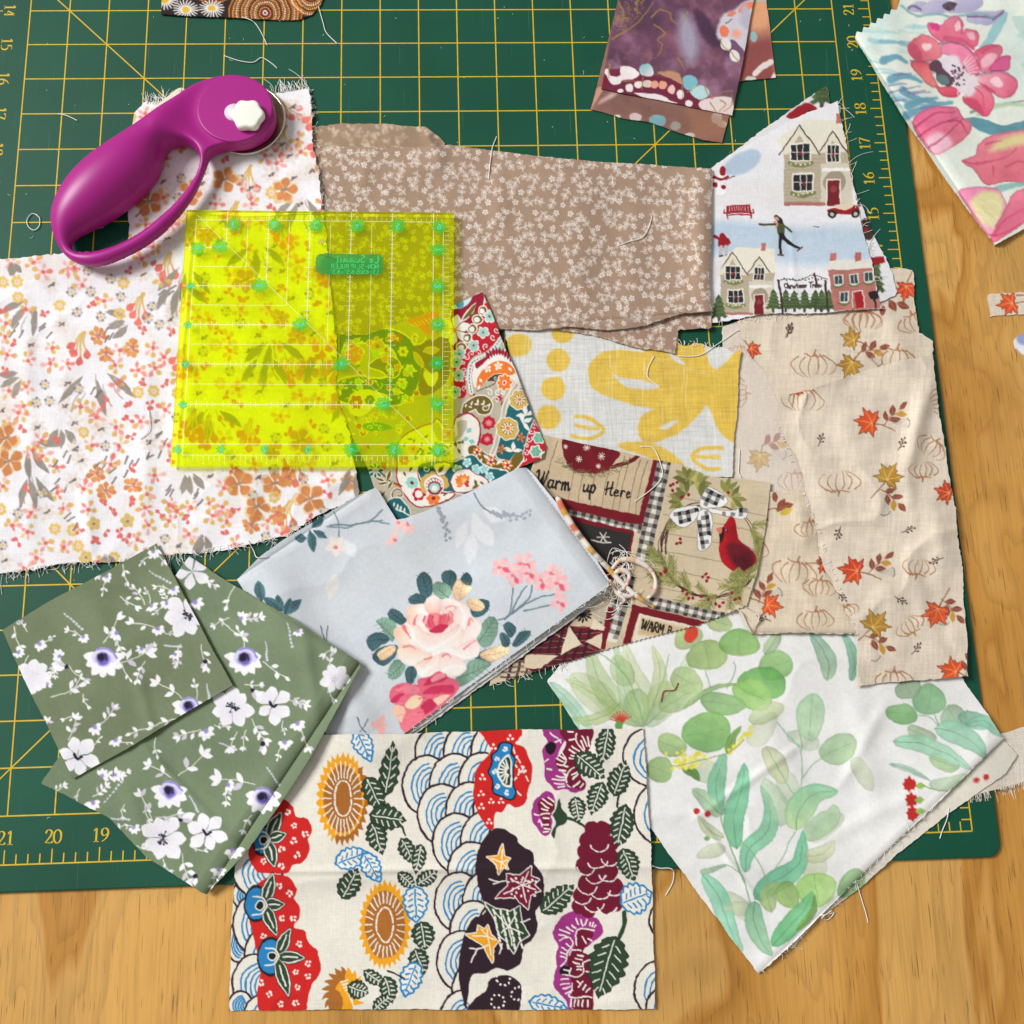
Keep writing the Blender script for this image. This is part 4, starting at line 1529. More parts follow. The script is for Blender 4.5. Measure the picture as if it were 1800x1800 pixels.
def p_eucalyptus(c):
    R = c.R
    c.wash(.018, 90)
    c.wash(.22, 150, 13, (226, 224, 216))
    G1, G2, G3, G4, TE = (166, 198, 118), (132, 186, 108), (116, 178, 120), (188, 210, 150), (126, 196, 160)

    def rnd(x, y, r, ry, ang, col, a=.85, vein=True, c2=None):
        pts = []
        t0 = math.radians(ang)
        for k in range(12):
            t = 2 * math.pi * k / 12
            f = 1 + .05 * math.sin(3 * t + x)
            u, v = r * math.cos(t) * f, ry * math.sin(t) * f
            pts.append((x + u * math.cos(t0) - v * math.sin(t0), y + u * math.sin(t0) + v * math.cos(t0)))
        c.fill(pts, col, a=a, g2=c2 or tuple(.82 * q for q in col), ga=R.uniform(0, 360), var=.05, rim=.10)
        if vein:
            c.line([(x - r * .9 * math.cos(t0), y - r * .9 * math.sin(t0)), (x + r * .75 * math.cos(t0), y + r * .75 * math.sin(t0))], 4, (112, 152, 96), a=.7, w2=1.5)

    def blade(pts, wd, col, c2=None, a=.85, vein=True):
        P = spline(np.array(pts, float), False, 6)
        d = np.gradient(P, axis=0)
        d /= np.linalg.norm(d, axis=1)[:, None]
        t = np.linspace(0, 1, len(P))
        w = wd / 2 * np.sin(np.pi * t ** .75) ** .8 + 1
        nrm = np.stack([-d[:, 1], d[:, 0]], 1) * w[:, None]
        c.fill(np.vstack([P + nrm, (P - nrm)[::-1]]), col, smooth=False, a=a, g2=c2 or tuple(.85 * q for q in col), ga=R.uniform(0, 180), var=.05, rim=.10)
        if vein:
            c.line(P[: int(len(P) * .9)], 4.5, tuple(.68 * q for q in col), a=.8, w2=1.5, smooth=False)

    def stem(pts, w=5, col=(122, 168, 118)):
        c.line(pts, w, col, a=.9)

    # upper left bunch
    c.frame(600, 1200)
    blade([(1120, 90), (1180, 150), (1220, 240), (1180, 300)], 90, (196, 232, 206), a=.8, vein=False)
    blade([(1100, 0), (1220, 120), (1330, 260)], 70, (176, 224, 190), a=.7)
    rnd(1330, 60, 150, 80, 40, (196, 214, 156), a=.5)
    rnd(1690, 90, 110, 80, -60, (176, 206, 128), a=.6)
    for q, w_, a_ in (([(1570, 225), (1450, 150), (1330, 60), (1180, -20)], 90, .55), ([(1580, 230), (1430, 90), (1340, -60), (1300, -220)], 120, .5), ([(1585, 230), (1510, 100), (1480, -40), (1440, -230)], 80, .7), ([(1590, 230), (1590, 90), (1540, -40), (1490, -210)], 130, .5), ([(1600, 220), (1660, 80), (1680, -60), (1640, -200)], 90, .6), ([(1600, 225), (1720, 120), (1800, -20), (1830, -160)], 110, .55), ([(1470, 110), (1400, 170), (1290, 200), (1200, 180)], 60, .6)):
        blade(q, w_, R.choice(((184, 210, 130), (198, 216, 150), (170, 204, 124), (190, 220, 170))), a=a_)
    rnd(1560, 110, 80, 66, 70, (164, 204, 130), a=.6)
    rnd(1480, -60, 90, 60, 60, (178, 208, 140), a=.55)
    stem([(1590, 230), (1640, 120), (1700, -20), (1730, -150)])
    stem([(1600, 240), (1560, 100), (1480, -60), (1300, -200)])
    c.frame(1200, 1200)
    for x, y, r, q, an in ((560, 560, 120, 60, 70), (420, 250, 110, 60, 130), (760, 760, 110, 50, -40), (950, 480, 100, 46, 60), (300, 1180, 110, 50, 40), (640, 300, 90, 50, 20), (120, 470, 90, 60, 20), (700, 980, 100, 60, 100)):
        rnd(x, y, r, q, an, R.choice(((206, 220, 176), (196, 216, 180), (212, 222, 186))), a=.55, vein=False)
    # leaves at the top (from the tile above they run on)
    c.frame(1200, 600)
    rnd(130, 1655, 80, 110, 80, (168, 200, 118))
    rnd(300, 1590, 72, 108, 95, (146, 188, 104), c2=(112, 168, 84))
    rnd(490, 1710, 92, 82, -20, (150, 200, 122))
    rnd(420, 1800, 130, 84, 5, (120, 184, 96), c2=(96, 164, 82))
    rnd(30, 1560, 60, 80, 60, (190, 212, 142))
    rnd(190, 1480, 70, 50, 20, (186, 208, 140))
    rnd(20, 1790, 90, 70, 30, (176, 204, 130), a=.7)
    c.fill([(20, 1520), (75, 1505), (80, 1550), (45, 1590), (10, 1570)], (206, 62, 44))
    blade([(760, 1790), (770, 1700), (720, 1600), (670, 1530)], 90, (134, 176, 148), c2=(166, 196, 160))
    blade([(885, 1790), (905, 1700), (880, 1600), (840, 1530)], 60, (140, 196, 166))
    blade([(430, 1650), (480, 1580), (510, 1530)], 70, (168, 202, 148), a=.7)
    stem([(270, 1690), (275, 1740), (235, 1830)], 6)
    stem([(120, 1740), (150, 1830)], 5)
    c.frame(1200, 1200)
    blade([(0, 140), (90, 70), (190, 20), (330, 10)], 30, (150, 190, 120), vein=False)
    rnd(370, 60, 110, 82, 25, (140, 190, 96), c2=(164, 206, 124))
    rnd(210, 110, 120, 58, 8, (150, 198, 126))
    rnd(130, 260, 130, 108, -10, (134, 186, 100), c2=(112, 172, 92))
    rnd(440, 160, 100, 50, -25, (200, 218, 162), a=.7, vein=False)
    rnd(-60, 330, 80, 60, 20, (170, 204, 130))
    rnd(-10, 80, 130, 60, -30, (184, 210, 148), a=.75)
    rnd(-120, 460, 70, 70, 20, (160, 198, 120))
    blade([(230, 370), (260, 300), (310, 225)], 44, (120, 172, 80))
    blade([(0, 450), (60, 480), (90, 520)], 44, (92, 140, 60))
    for k in range(46):
        t = R.random()
        c.dot(-60 + 190 * t + R.uniform(-45, 45), 400 + R.uniform(-40, 55), R.uniform(7, 12), R.choice(((232, 222, 66), (222, 210, 80), (238, 230, 110))), a=.9)
    for k in range(26):
        t = R.random()
        c.dot(235 + 140 * t + R.uniform(-16, 16), 370 - 130 * t + R.uniform(-16, 16), R.uniform(6, 10), R.choice(((232, 222, 66), (222, 210, 80))), a=.9)
    stem([(-60, 440), (40, 425), (130, 400), (240, 370), (320, 300)], 5, (132, 150, 60))
    # centre branch
    stem([(620, 650), (630, 500), (625, 330), (620, 200), (640, 150)])
    stem([(635, 500), (680, 440), (730, 400)])
    stem([(615, 340), (560, 280), (500, 210)], 7, (140, 190, 160))
    rnd(675, 180, 125, 76, 95, (186, 214, 176), c2=(166, 204, 160))
    rnd(820, 350, 105, 78, -25, (176, 204, 160), c2=(160, 196, 150))
    rnd(490, 430, 110, 55, 60, (206, 214, 168), a=.75)
    stem([(610, 620), (560, 550), (490, 430)], 4)
    # willow leaves, left branch
    blade([(205, 700), (175, 560), (200, 440), (225, 370)], 92, (130, 192, 150), c2=(110, 180, 140))
    blade([(285, 880), (270, 720), (310, 560), (330, 420)], 112, (124, 198, 156), c2=(104, 184, 132))
    blade([(330, 1000), (350, 880), (450, 780), (460, 660), (410, 540)], 96, (112, 190, 150), c2=(138, 204, 160))
    blade([(520, 760), (500, 640), (450, 560), (430, 500)], 110, (190, 220, 180), a=.6, vein=False)
    blade([(205, 700), (150, 650), (90, 590), (50, 560)], 84, (166, 206, 158), a=.75)
    blade([(600, 780), (610, 680), (690, 590), (820, 572)], 150, (140, 206, 160), c2=(186, 214, 150))
    blade([(640, 820), (720, 760), (790, 700), (800, 640)], 120, (176, 216, 166), a=.7, vein=False)
    blade([(380, 1140), (470, 1060), (610, 960), (635, 780)], 118, (92, 180, 142), c2=(120, 196, 150))
    blade([(640, 920), (740, 900), (800, 830)], 90, (212, 222, 176), a=.7)
    stem([(365, 1185), (320, 1040), (240, 840), (200, 710)], 8)
    stem([(330, 1050), (300, 1000), (210, 960), (100, 1010)], 5)
    stem([(440, 1040), (400, 940), (300, 830)], 5)
    stem([(440, 1040), (520, 930), (590, 790)], 6)
    blade([(90, 1000), (150, 990), (230, 965)], 30, (170, 206, 170), vein=False)
    rnd(150, 890, 80, 38, -15, (206, 218, 178), a=.65, vein=False)
    blade([(215, 820), (130, 770), (80, 700)], 60, (196, 212, 160), a=.7)
    c.frame(1200, 1200)
    blade([(100, 1010), (190, 1130), (250, 1300), (320, 1420)], 100, (128, 204, 164), c2=(164, 222, 190))
    blade([(360, 1190), (300, 1190), (210, 1180)], 80, (206, 220, 180), a=.6, vein=False)
    blade([(385, 1150), (375, 1250), (420, 1370), (470, 1440)], 100, (124, 184, 144), c2=(156, 204, 160))
    blade([(470, 1210), (450, 1110), (520, 1060)], 90, (176, 206, 130), a=.8)
    rnd(555, 1120, 75, 60, 60, (160, 200, 110))
    rnd(705, 1090, 92, 108, 80, (150, 200, 104), c2=(176, 214, 130))
    blade([(470, 1390), (560, 1290), (640, 1200), (690, 1100)], 110, (116, 194, 130), c2=(90, 178, 112))
    blade([(600, 1310), (680, 1220), (700, 1120)], 40, (130, 180, 90))
    rnd(890, 1060, 90, 62, -50, (150, 190, 130), c2=(130, 176, 120))
    # right corner bunch
    rnd(1155, 165, 85, 54, 10, (132, 186, 120), c2=(112, 172, 104))
    rnd(1300, 90, 82, 90, 100, (132, 184, 132), c2=(116, 170, 120))
    rnd(1190, 30, 56, 70, 60, (150, 178, 140), a=.8)
    rnd(1430, 185, 70, 70, 60, (170, 204, 164), a=.8)
    rnd(1260, 275, 84, 42, 25, (176, 200, 160), a=.8)
    rnd(1380, 420, 84, 44, 20, (170, 206, 150), a=.8)
    rnd(1540, 200, 90, 44, 20, (150, 208, 180), a=.8)
    blade([(1110, 310), (1250, 320), (1400, 380), (1530, 460)], 90, (150, 206, 170), c2=(176, 218, 190))
    blade([(1330, 240), (1430, 260), (1540, 320), (1600, 400)], 120, (160, 216, 184), a=.85)
    blade([(1490, 220), (1580, 200), (1650, 250), (1690, 290)], 60, (150, 210, 180), a=.85)
    blade([(1090, 430), (1200, 460), (1310, 520)], 30, (176, 214, 190), a=.8)
    blade([(1300, 540), (1400, 530), (1500, 480)], 70, (190, 220, 180), a=.7, vein=False)
    stem([(1350, 225), (1300, 180), (1240, 170)], 5)
    stem([(1350, 225), (1330, 160)], 5)
    for x, y, r in ((1205, 535, 42), (1215, 620, 40), (1220, 690, 40)):
        pts = []
        for k in range(18):
            t = 2 * math.pi * k / 18
            f = r * (1 if k % 2 else .78) * (1.1 if math.cos(t) < 0 else .8)
            pts.append((x + f * math.cos(t), y + f * math.sin(t)))
        c.fill(pts, (190, 34, 30), smooth=False)
    for x, y in ((1250, 545), (1245, 620), (1250, 680)):
        c.leaf(x - 20, y, 50, 34, 0, (150, 186, 90))
    stem([(1270, 545), (1340, 570), (1400, 570)], 6, (120, 160, 80))
    for x, y in ((75, 678), (130, 690), (1600, 498), (1548, 512)):
        c.dot(x, y, 16, (190, 40, 36))
    c.leaf(110, 820, 34, 26, 0, (110, 166, 90))
    c.frame(600, 1200)
    for k in range(9):
        t = math.radians(200 + k * 16)
        c.line([(1475, 210), (1475 + 60 * math.cos(t), 210 + 60 * math.sin(t))], 12, (196, 54, 38), w2=4, smooth=False)
    c.leaf(1450, 200, 56, 44, 60, (96, 150, 70))
    c.wash(.014, 22, 4)
    c.C += (c.base - c.C) * .04
def p_paisley(c):
    CRM, TEAL, RED, ORG, OLV, AQ, GLD, TAUP, WINE = (236, 230, 220), (28, 98, 104), (186, 26, 44), (232, 118, 40), (112, 92, 30), (148, 208, 192), (206, 170, 88), (186, 176, 156), (150, 20, 48)
    R = c.R
    c.frame(580, 500, 4.737)
    c.C[:] = TAUP

    def fl(x, y, r, n, col, cen, lin_=None, a=0):
        if lin_ is not None:
            c.flower(x, y, r + 7, n, lin_, ang=a, wd=.82, tip=.66)
        c.flower(x, y, r, n, col, ang=a, wd=.7, tip=.66)
        c.dot(x, y, r * .26, cen)

    def curl(x, y, r, col, w=9, a0=0, sd=1):
        pts = [(x + r * (1 - t / 7.) * math.cos(a0 + sd * t), y + r * (1 - t / 7.) * math.sin(a0 + sd * t)) for t in np.linspace(0, 6, 14)]
        c.line(pts, w, col, n=3)

    for k in range(70):
        x, y = R.uniform(40, 1500), R.uniform(420, 1800)
        c.flower(x, y, R.uniform(20, 34), 6, R.choice((CRM, RED, ORG, GLD, AQ)), ang=R.uniform(0, 60), wd=.6)
        c.leaf(x + 30, y + 20, 44, 18, R.uniform(0, 360), R.choice((OLV, TEAL, CRM)))
    # lower left paisley (teal, under the ruler)
    c.fill([(30, 900), (90, 800), (250, 760), (330, 780), (470, 780), (560, 700), (540, 560), (420, 480), (200, 480), (330, 390), (520, 380), (680, 480), (750, 640), (730, 840), (620, 980), (420, 1010), (250, 960), (120, 980)], TEAL, out=CRM, ow=16)
    c.line([(30, 900), (90, 800), (250, 760), (330, 780)], 12, GLD)
    for q in ((560, 450, 46, RED), (610, 560, 48, CRM), (660, 710, 48, CRM), (600, 820, 44, CRM)):
        fl(q[0], q[1], q[2], 6, q[3], RED if q[3] is CRM else CRM)
    for k in range(30):
        c.leaf(R.uniform(120, 640), R.uniform(780, 960), 34, 18, R.uniform(0, 360), R.choice((AQ, CRM, GLD)))
    c.fill([(320, 680), (420, 610), (540, 620), (580, 680), (560, 760), (480, 770), (430, 720)], OLV, out=CRM, ow=12)
    curl(500, 690, 60, CRM)
    fl(200, 580, 75, 9, ORG, GLD, CRM)
    fl(400, 520, 60, 10, GLD, RED, CRM)
    c.fill([(160, 1060), (160, 940), (250, 880), (400, 890), (520, 960), (400, 1000), (250, 1100)], CRM)
    fl(330, 960, 40, 8, TEAL, ORG)
    fl(220, 980, 60, 6, RED, CRM)
    # brown ground with leaves and a scroll
    for k in range(46):
        x, y = R.uniform(60, 720), R.uniform(420, 1240)
        q = R.uniform(18, 30)
        c.flower(x, y, q + 6, 6, CRM, ang=R.uniform(0, 60), wd=.8)
        c.flower(x, y, q, 6, R.choice((RED, ORG, AQ, GLD)), wd=.6)
        c.leaf(x + 26, y + 14, 40, 18, R.uniform(0, 360), CRM)
    c.fill([(700, 520), (900, 440), (1000, 480), (980, 780), (820, 920), (740, 880), (760, 640)], (116, 60, 44))
    curl(725, 440, 70, CRM, 16, 0, 1)
    for q in ((700, 560, 150, 50, 60), (780, 560, 130, 60, -10), (850, 470, 120, 50, -60), (790, 700, 150, 50, 70), (930, 330, 120, 70, -70)):
        c.leaf(*q, GLD, out=CRM, ow=5)
    c.fill([(780, 720), (850, 740), (900, 720), (890, 800), (850, 850), (790, 800)], CRM)
    c.fill([(650, 300), (880, 230), (900, 300), (820, 420), (740, 360)], ORG, out=GLD, ow=10)
    for k in range(7):
        c.line([(670 + k * 30, 330 - k * 10), (700 + k * 30, 350 - k * 6)], 6, CRM, smooth=False)
    # wine spear leaf at the tip
    c.fill([(1020, 540), (1020, 200), (1160, 110), (1275, 50), (1275, 170), (1220, 330), (1120, 460)], WINE, out=CRM, ow=10)
    c.fill([(1020, 210), (1010, 130), (1120, 80), (1190, 70), (1140, 170)], (196, 232, 230), out=WINE, ow=9)
    c.dot(1080, 160, 36, (80, 150, 160))
    c.leaf(1080, 320, 220, 56, -52, CRM, bend=.05)
    c.leaf(1100, 300, 190, 36, -52, OLV, bend=.05)
    c.leaf(1150, 270, 90, 24, -20, OLV)
    c.flower(1040, 380, 130, 6, (240, 238, 226), ang=-20, wd=.55)
    c.dot(1035, 385, 20, (236, 150, 50))
    # scalloped red band
    c.fill([(1020, 560), (1150, 470), (1240, 330), (1290, 170), (1330, 170), (1370, 300), (1420, 420), (1330, 540), (1180, 620), (1130, 760), (1140, 920), (1060, 940), (1020, 780)], RED)
    for t in range(6):
        x, y = 1275 - t * 45, 220 + t * 75
        c.dot(x, y, 44, CRM)
        c.dot(x, y, 34, OLV)
        c.dot(x - 6, y + 2, 22, CRM)
    for x, y, a in ((1330, 270, 60), (1280, 400, 20), (1195, 510, 100), (1080, 580, 40), (1055, 650, 0), (1070, 760, 50), (1045, 900, 30)):
        c.flower(x, y, 58, 5, CRM, ang=a, wd=.8, tip=.66)
        c.flower(x, y, 48, 5, AQ, ang=a, wd=.66, tip=.66)
        c.dot(x, y, 10, (40, 110, 110))
    for x, y in ((1390, 380), (1360, 440), (1300, 520), (1240, 570), (1180, 580), (1140, 610), (1110, 660), (1120, 720), (1130, 790), (1125, 860)):
        curl(x, y, 26, CRM, 8, R.uniform(0, 6))
    c.line([(1430, 440), (1340, 570), (1190, 650), (1165, 760), (1180, 900)], 40, (222, 220, 214))
    c.line([(1430, 440), (1340, 570), (1190, 650), (1165, 760), (1180, 900)], 8, TEAL, dash=(9, 18))
    # orange arch
    c.fill([(1200, 660), (1340, 590), (1450, 590), (1540, 680), (1580, 800), (1540, 810), (1400, 700), (1220, 860)], CRM)
    c.fill([(1210, 660), (1300, 600), (1330, 600), (1230, 700)], WINE)
    for k in range(10):
        t = k / 9
        c.leaf(1330 + 190 * t, 625 - 40 * math.sin(t * 3.1) + 50 * t * t, 70, 26, -115 + 60 * t, WINE)
    c.fill([(1225, 870), (1240, 760), (1320, 670), (1420, 640), (1510, 680), (1540, 740), (1480, 760), (1380, 740), (1300, 800), (1260, 850)], ORG)
    for x, y in ((1310, 700), (1400, 680)):
        c.flower(x, y, 36, 5, CRM, ang=R.uniform(0, 70), wd=.6)
    for q in ((1240, 740, 50, 24, 120), (1480, 690, 50, 24, 50), (1250, 830, 50, 24, 110), (1250, 780, 40, 20, 60)):
        c.leaf(*q, CRM)
    c.fill([(1310, 800), (1370, 745), (1450, 760), (1420, 800)], (70, 58, 40), out=CRM, ow=5)
    curl(1380, 775, 22, CRM, 6)
    c.line([(1220, 890), (1330, 845), (1380, 810)], 8, (70, 58, 40), dash=(14, 12))
    c.flower(1455, 815, 78, 8, CRM, wd=.62)
    c.flower(1455, 815, 68, 8, ORG, wd=.52)
    c.dot(1455, 815, 18, CRM)
    c.dot(1455, 815, 9, RED)
    for q in ((1330, 900, 30), (1390, 960, 34), (1400, 890, 26), (1440, 900, 22)):
        curl(*q, CRM, 9, R.uniform(0, 6))
    # olive curl with fern
    c.fill([(1100, 1060), (1140, 980), (1240, 930), (1330, 950), (1350, 1020), (1310, 1085), (1240, 1070), (1215, 1030), (1150, 1060)], OLV, out=CRM, ow=10)
    curl(1290, 1020, 38, CRM, 9, 0)
    for k in range(9):
        c.leaf(1130 + k * 24, 1030 - 40 * math.sin(k * .35), 36, 15, -70 + (k % 2) * 70, CRM)
    # white paisley with toothed wine edge
    W1 = [(560, 1500), (570, 1330), (680, 1220), (850, 1160), (900, 1120), (1000, 1260), (1060, 1110), (1150, 1070), (1230, 1130), (1250, 1240), (1210, 1370), (1120, 1440), (1020, 1470), (860, 1460), (740, 1500), (740, 1620), (830, 1730), (1030, 1740), (960, 1800), (760, 1850), (640, 1760), (570, 1640)]
    c.fill(W1, CRM, out=WINE, ow=10)
    c.line(W1[6:14], 8, WINE, dash=(7, 10))
    c.fill([(850, 1180), (900, 1150), (960, 1270), (1060, 1260), (1060, 1150), (1130, 1130), (1130, 1220), (1040, 1310), (900, 1290)], TAUP, a=.9)
    for k in range(34):
        t = R.random()
        x, y = R.uniform(600, 1220), R.uniform(1230, 1440)
        c.leaf(x, y, 46, 18, R.uniform(0, 360), R.choice((OLV, OLV, (120, 130, 60))))
    for k, (x, y) in enumerate(((1165, 1230), (1130, 1290), (1180, 1290))):
        c.leaf(x - 20, y + 10, 52, 40, -60 + 40 * k, (132, 196, 190))
    for q in ((985, 1245, 60, 10, GLD, RED), (690, 1370, 46, 6, (232, 180, 80), RED), (620, 1470, 44, 6, ORG, CRM)):
        fl(*q[:4], q[4], q[5])
    fl(685, 1650, 52, 8, AQ, (120, 20, 40))
    fl(740, 1745, 56, 6, RED, CRM)
    c.dot(740, 1745, 30, CRM)
    fl(860, 1780, 62, 6, ORG, WINE)
    for q in ((820, 1700, 60, 24, 60), (960, 1790, 50, 22, 30), (610, 1560, 50, 20, 60), (660, 1560, 50, 20, -60), (940, 1760, 60, 20, -40)):
        c.leaf(*q, OLV)
    # taupe field, red flowers, pearl edge
    for x, y in ((1325, 1155), (1310, 1290)):
        fl(x, y, 56, 8, RED, CRM)
        c.flower(x, y, 30, 8, (226, 120, 130), wd=.4)
    c.line([(1560, 830), (1480, 960), (1430, 1130), (1390, 1300), (1350, 1420)], 46, (226, 222, 212))
    c.line([(1560, 830), (1480, 960), (1430, 1130), (1390, 1300), (1350, 1420)], 20, TAUP, dash=(10, 9))
    # teal panel with gold flowers
    c.fill([(1390, 1420), (1440, 1200), (1480, 1040), (1560, 900), (1610, 870), (1700, 1100), (1640, 1300), (1560, 1500), (1480, 1460)], TEAL, out=(214, 210, 200), ow=12)
    for x, y, r in ((1580, 960, 88), (1480, 1200, 96)):
        fl(x, y, r, 8, GLD, ORG, CRM, 12)
        c.dot(x, y, 44, (238, 222, 190))
        for k in range(10):
            t = 2 * math.pi * k / 10
            c.line([(x + 26 * math.cos(t), y + 26 * math.sin(t)), (x + 48 * math.cos(t), y + 48 * math.sin(t))], 6, (60, 40, 30), smooth=False)
        c.dot(x, y, 16, ORG)
    for x, y, a in ((1640, 1090, 0), (1520, 1390, 20), (1610, 1150, 80)):
        for k in range(3):
            c.leaf(x, y, 84, 36, a + 75 * k + 180, CRM)
    for x, y in ((1590, 1270), (1425, 1375)):
        c.flower(x, y, 44, 5, ORG, wd=.4)
    # red corner
    c.fill([(1570, 1540), (1640, 1300), (1700, 1130), (1810, 1340), (1810, 1460), (1640, 1500)], RED, smooth=False, out=(220, 214, 204), ow=8)
    for x, y in ((1700, 1170), (1680, 1230), (1660, 1290), (1640, 1340), (1630, 1400), (1610, 1450)):
        curl(x, y, 26, CRM, 8, R.uniform(0, 6))
    for x, y in ((1740, 1280), (1710, 1390)):
        c.flower(x, y, 56, 6, CRM, wd=.8)
        c.flower(x, y, 46, 6, (112, 176, 148), wd=.66)
    c.dot(1790, 1430, 44, CRM)
    c.dot(1790, 1430, 32, (80, 70, 30))
    c.dot(1795, 1430, 18, CRM)
    # olive band with tulips
    c.line([(1190, 1380), (1320, 1470), (1470, 1530), (1570, 1450)], 96, CRM)
    c.line([(1190, 1380), (1320, 1470), (1470, 1530), (1570, 1440)], 80, OLV)
    for x, y, a in ((1230, 1400, 40), (1340, 1480, 20), (1480, 1500, 10)):
        c.flower(x, y, 48, 6, ORG, ang=a, wd=.45)
        c.flower(x, y, 36, 5, CRM, ang=a, wd=.4)
        c.dot(x, y, 14, (170, 20, 60))
    for q in ((1280, 1420, 60, 24, 40), (1390, 1500, 60, 24, -50), (1420, 1520, 60, 24, 60), (1270, 1450, 50, 20, 120)):
        c.leaf(*q, CRM)
    # teal lower paisley
    c.fill([(740, 1510), (880, 1470), (1040, 1480), (1180, 1420), (1300, 1520), (1480, 1560), (1330, 1650), (1200, 1740), (1030, 1730), (880, 1700), (770, 1630)], TEAL, out=CRM, ow=10)
    c.line([(740, 1510), (735, 1600), (800, 1700), (930, 1735), (1040, 1735)], 8, WINE, dash=(8, 9))
    for x, y in ((1140, 1480), (1220, 1540), (1290, 1540), (1060, 1540), (1330, 1600)):
        c.flower(x, y, 44, 5, (214, 236, 230), ang=R.uniform(0, 72), wd=.8)
        c.flower(x, y, 34, 5, (140, 200, 200), ang=R.uniform(0, 72), wd=.6)
    c.fill([(1010, 1620), (1060, 1550), (1140, 1540), (1220, 1580), (1320, 1640), (1230, 1700), (1080, 1730), (1020, 1690)], CRM, out=WINE, ow=6)
    for k in range(7):
        c.leaf(1110 + 8 * math.cos(k), 1650, 74, 34, 150 + k * 26, ORG)
        c.leaf(1110, 1650, 50, 14, 150 + k * 26, (240, 200, 130))
    for k in range(8):
        c.dot(1130 + R.uniform(-20, 24), 1650 + R.uniform(-20, 30), 9, (196, 36, 40))
    for q in ((1200, 1620, 60, 26, 70), (1180, 1700, 70, 28, -30), (1250, 1640, 40, 20, 30)):
        c.leaf(*q, OLV)
    for k in range(9):
        t = math.radians(160 + k * 25)
        c.dot(870 + 90 * math.cos(t), 1670 + 80 * math.sin(t), 34, GLD)
    c.dot(870, 1670, 84, CRM)
    c.dot(870, 1680, 70, WINE)
    for k in range(9):
        t = math.radians(165 + k * 24)
        c.dot(870 + 62 * math.cos(t), 1680 + 56 * math.sin(t), 11, CRM)
    c.dot(870, 1690, 44, AQ)
    c.dot(870, 1695, 26, CRM)
    c.dot(800, 1530, 44, TEAL)
    curl(800, 1530, 30, CRM, 8)
    c.fill([(870, 1520), (900, 1490), (1000, 1500), (960, 1570), (900, 1590)], CRM, out=WINE, ow=5)
    c.leaf(900, 1570, 80, 30, -50, OLV)
    # lower left taupe with sprays
    for x, y in ((380, 1550),):
        for k in range(8):
            t = math.radians(k * 45)
            c.leaf(x + 14 * math.cos(t), y + 14 * math.sin(t), 58, 34, k * 45, CRM)
            c.leaf(x + 20 * math.cos(t), y + 20 * math.sin(t), 46, 22, k * 45, TEAL)
    c.line([(420, 1560), (500, 1640), (600, 1680)], 10, (80, 60, 20))
    for q in ((470, 1640, 110, 44, -70), (380, 1610, 80, 34, 20), (400, 1660, 90, 32, -8), (460, 1720, 110, 44, 130), (480, 1700, 90, 36, -60)):
        c.leaf(*q, CRM)
        c.leaf(q[0], q[1], q[2] * .92, q[3] * .62, q[4], (110, 84, 20))
    curl(570, 1750, 64, CRM, 22, 2.6)
    curl(570, 1750, 60, (110, 84, 20), 11, 2.6)
    c.fill([(470, 1820), (560, 1780), (640, 1840), (660, 1930), (560, 1960), (500, 1900)], TEAL, out=CRM, ow=8)
    for k in range(8):
        c.leaf(530 + k * 14, 1850 + k * 8, 40, 16, -80 + (k % 2) * 110, CRM)
    for k in range(8):
        c.dot(380 + k * 26, 1290 - 20 * math.sin(k), 34, GLD)
        c.dot(380 + k * 26, 1296 - 20 * math.sin(k), 22, AQ)
    c.fill([(280, 1160), (420, 1150), (520, 1200), (340, 1220)], (60, 150, 120))
    for k in range(14):
        curl(R.uniform(260, 640), R.uniform(1030, 1250), 24, CRM, 7, R.uniform(0, 6))


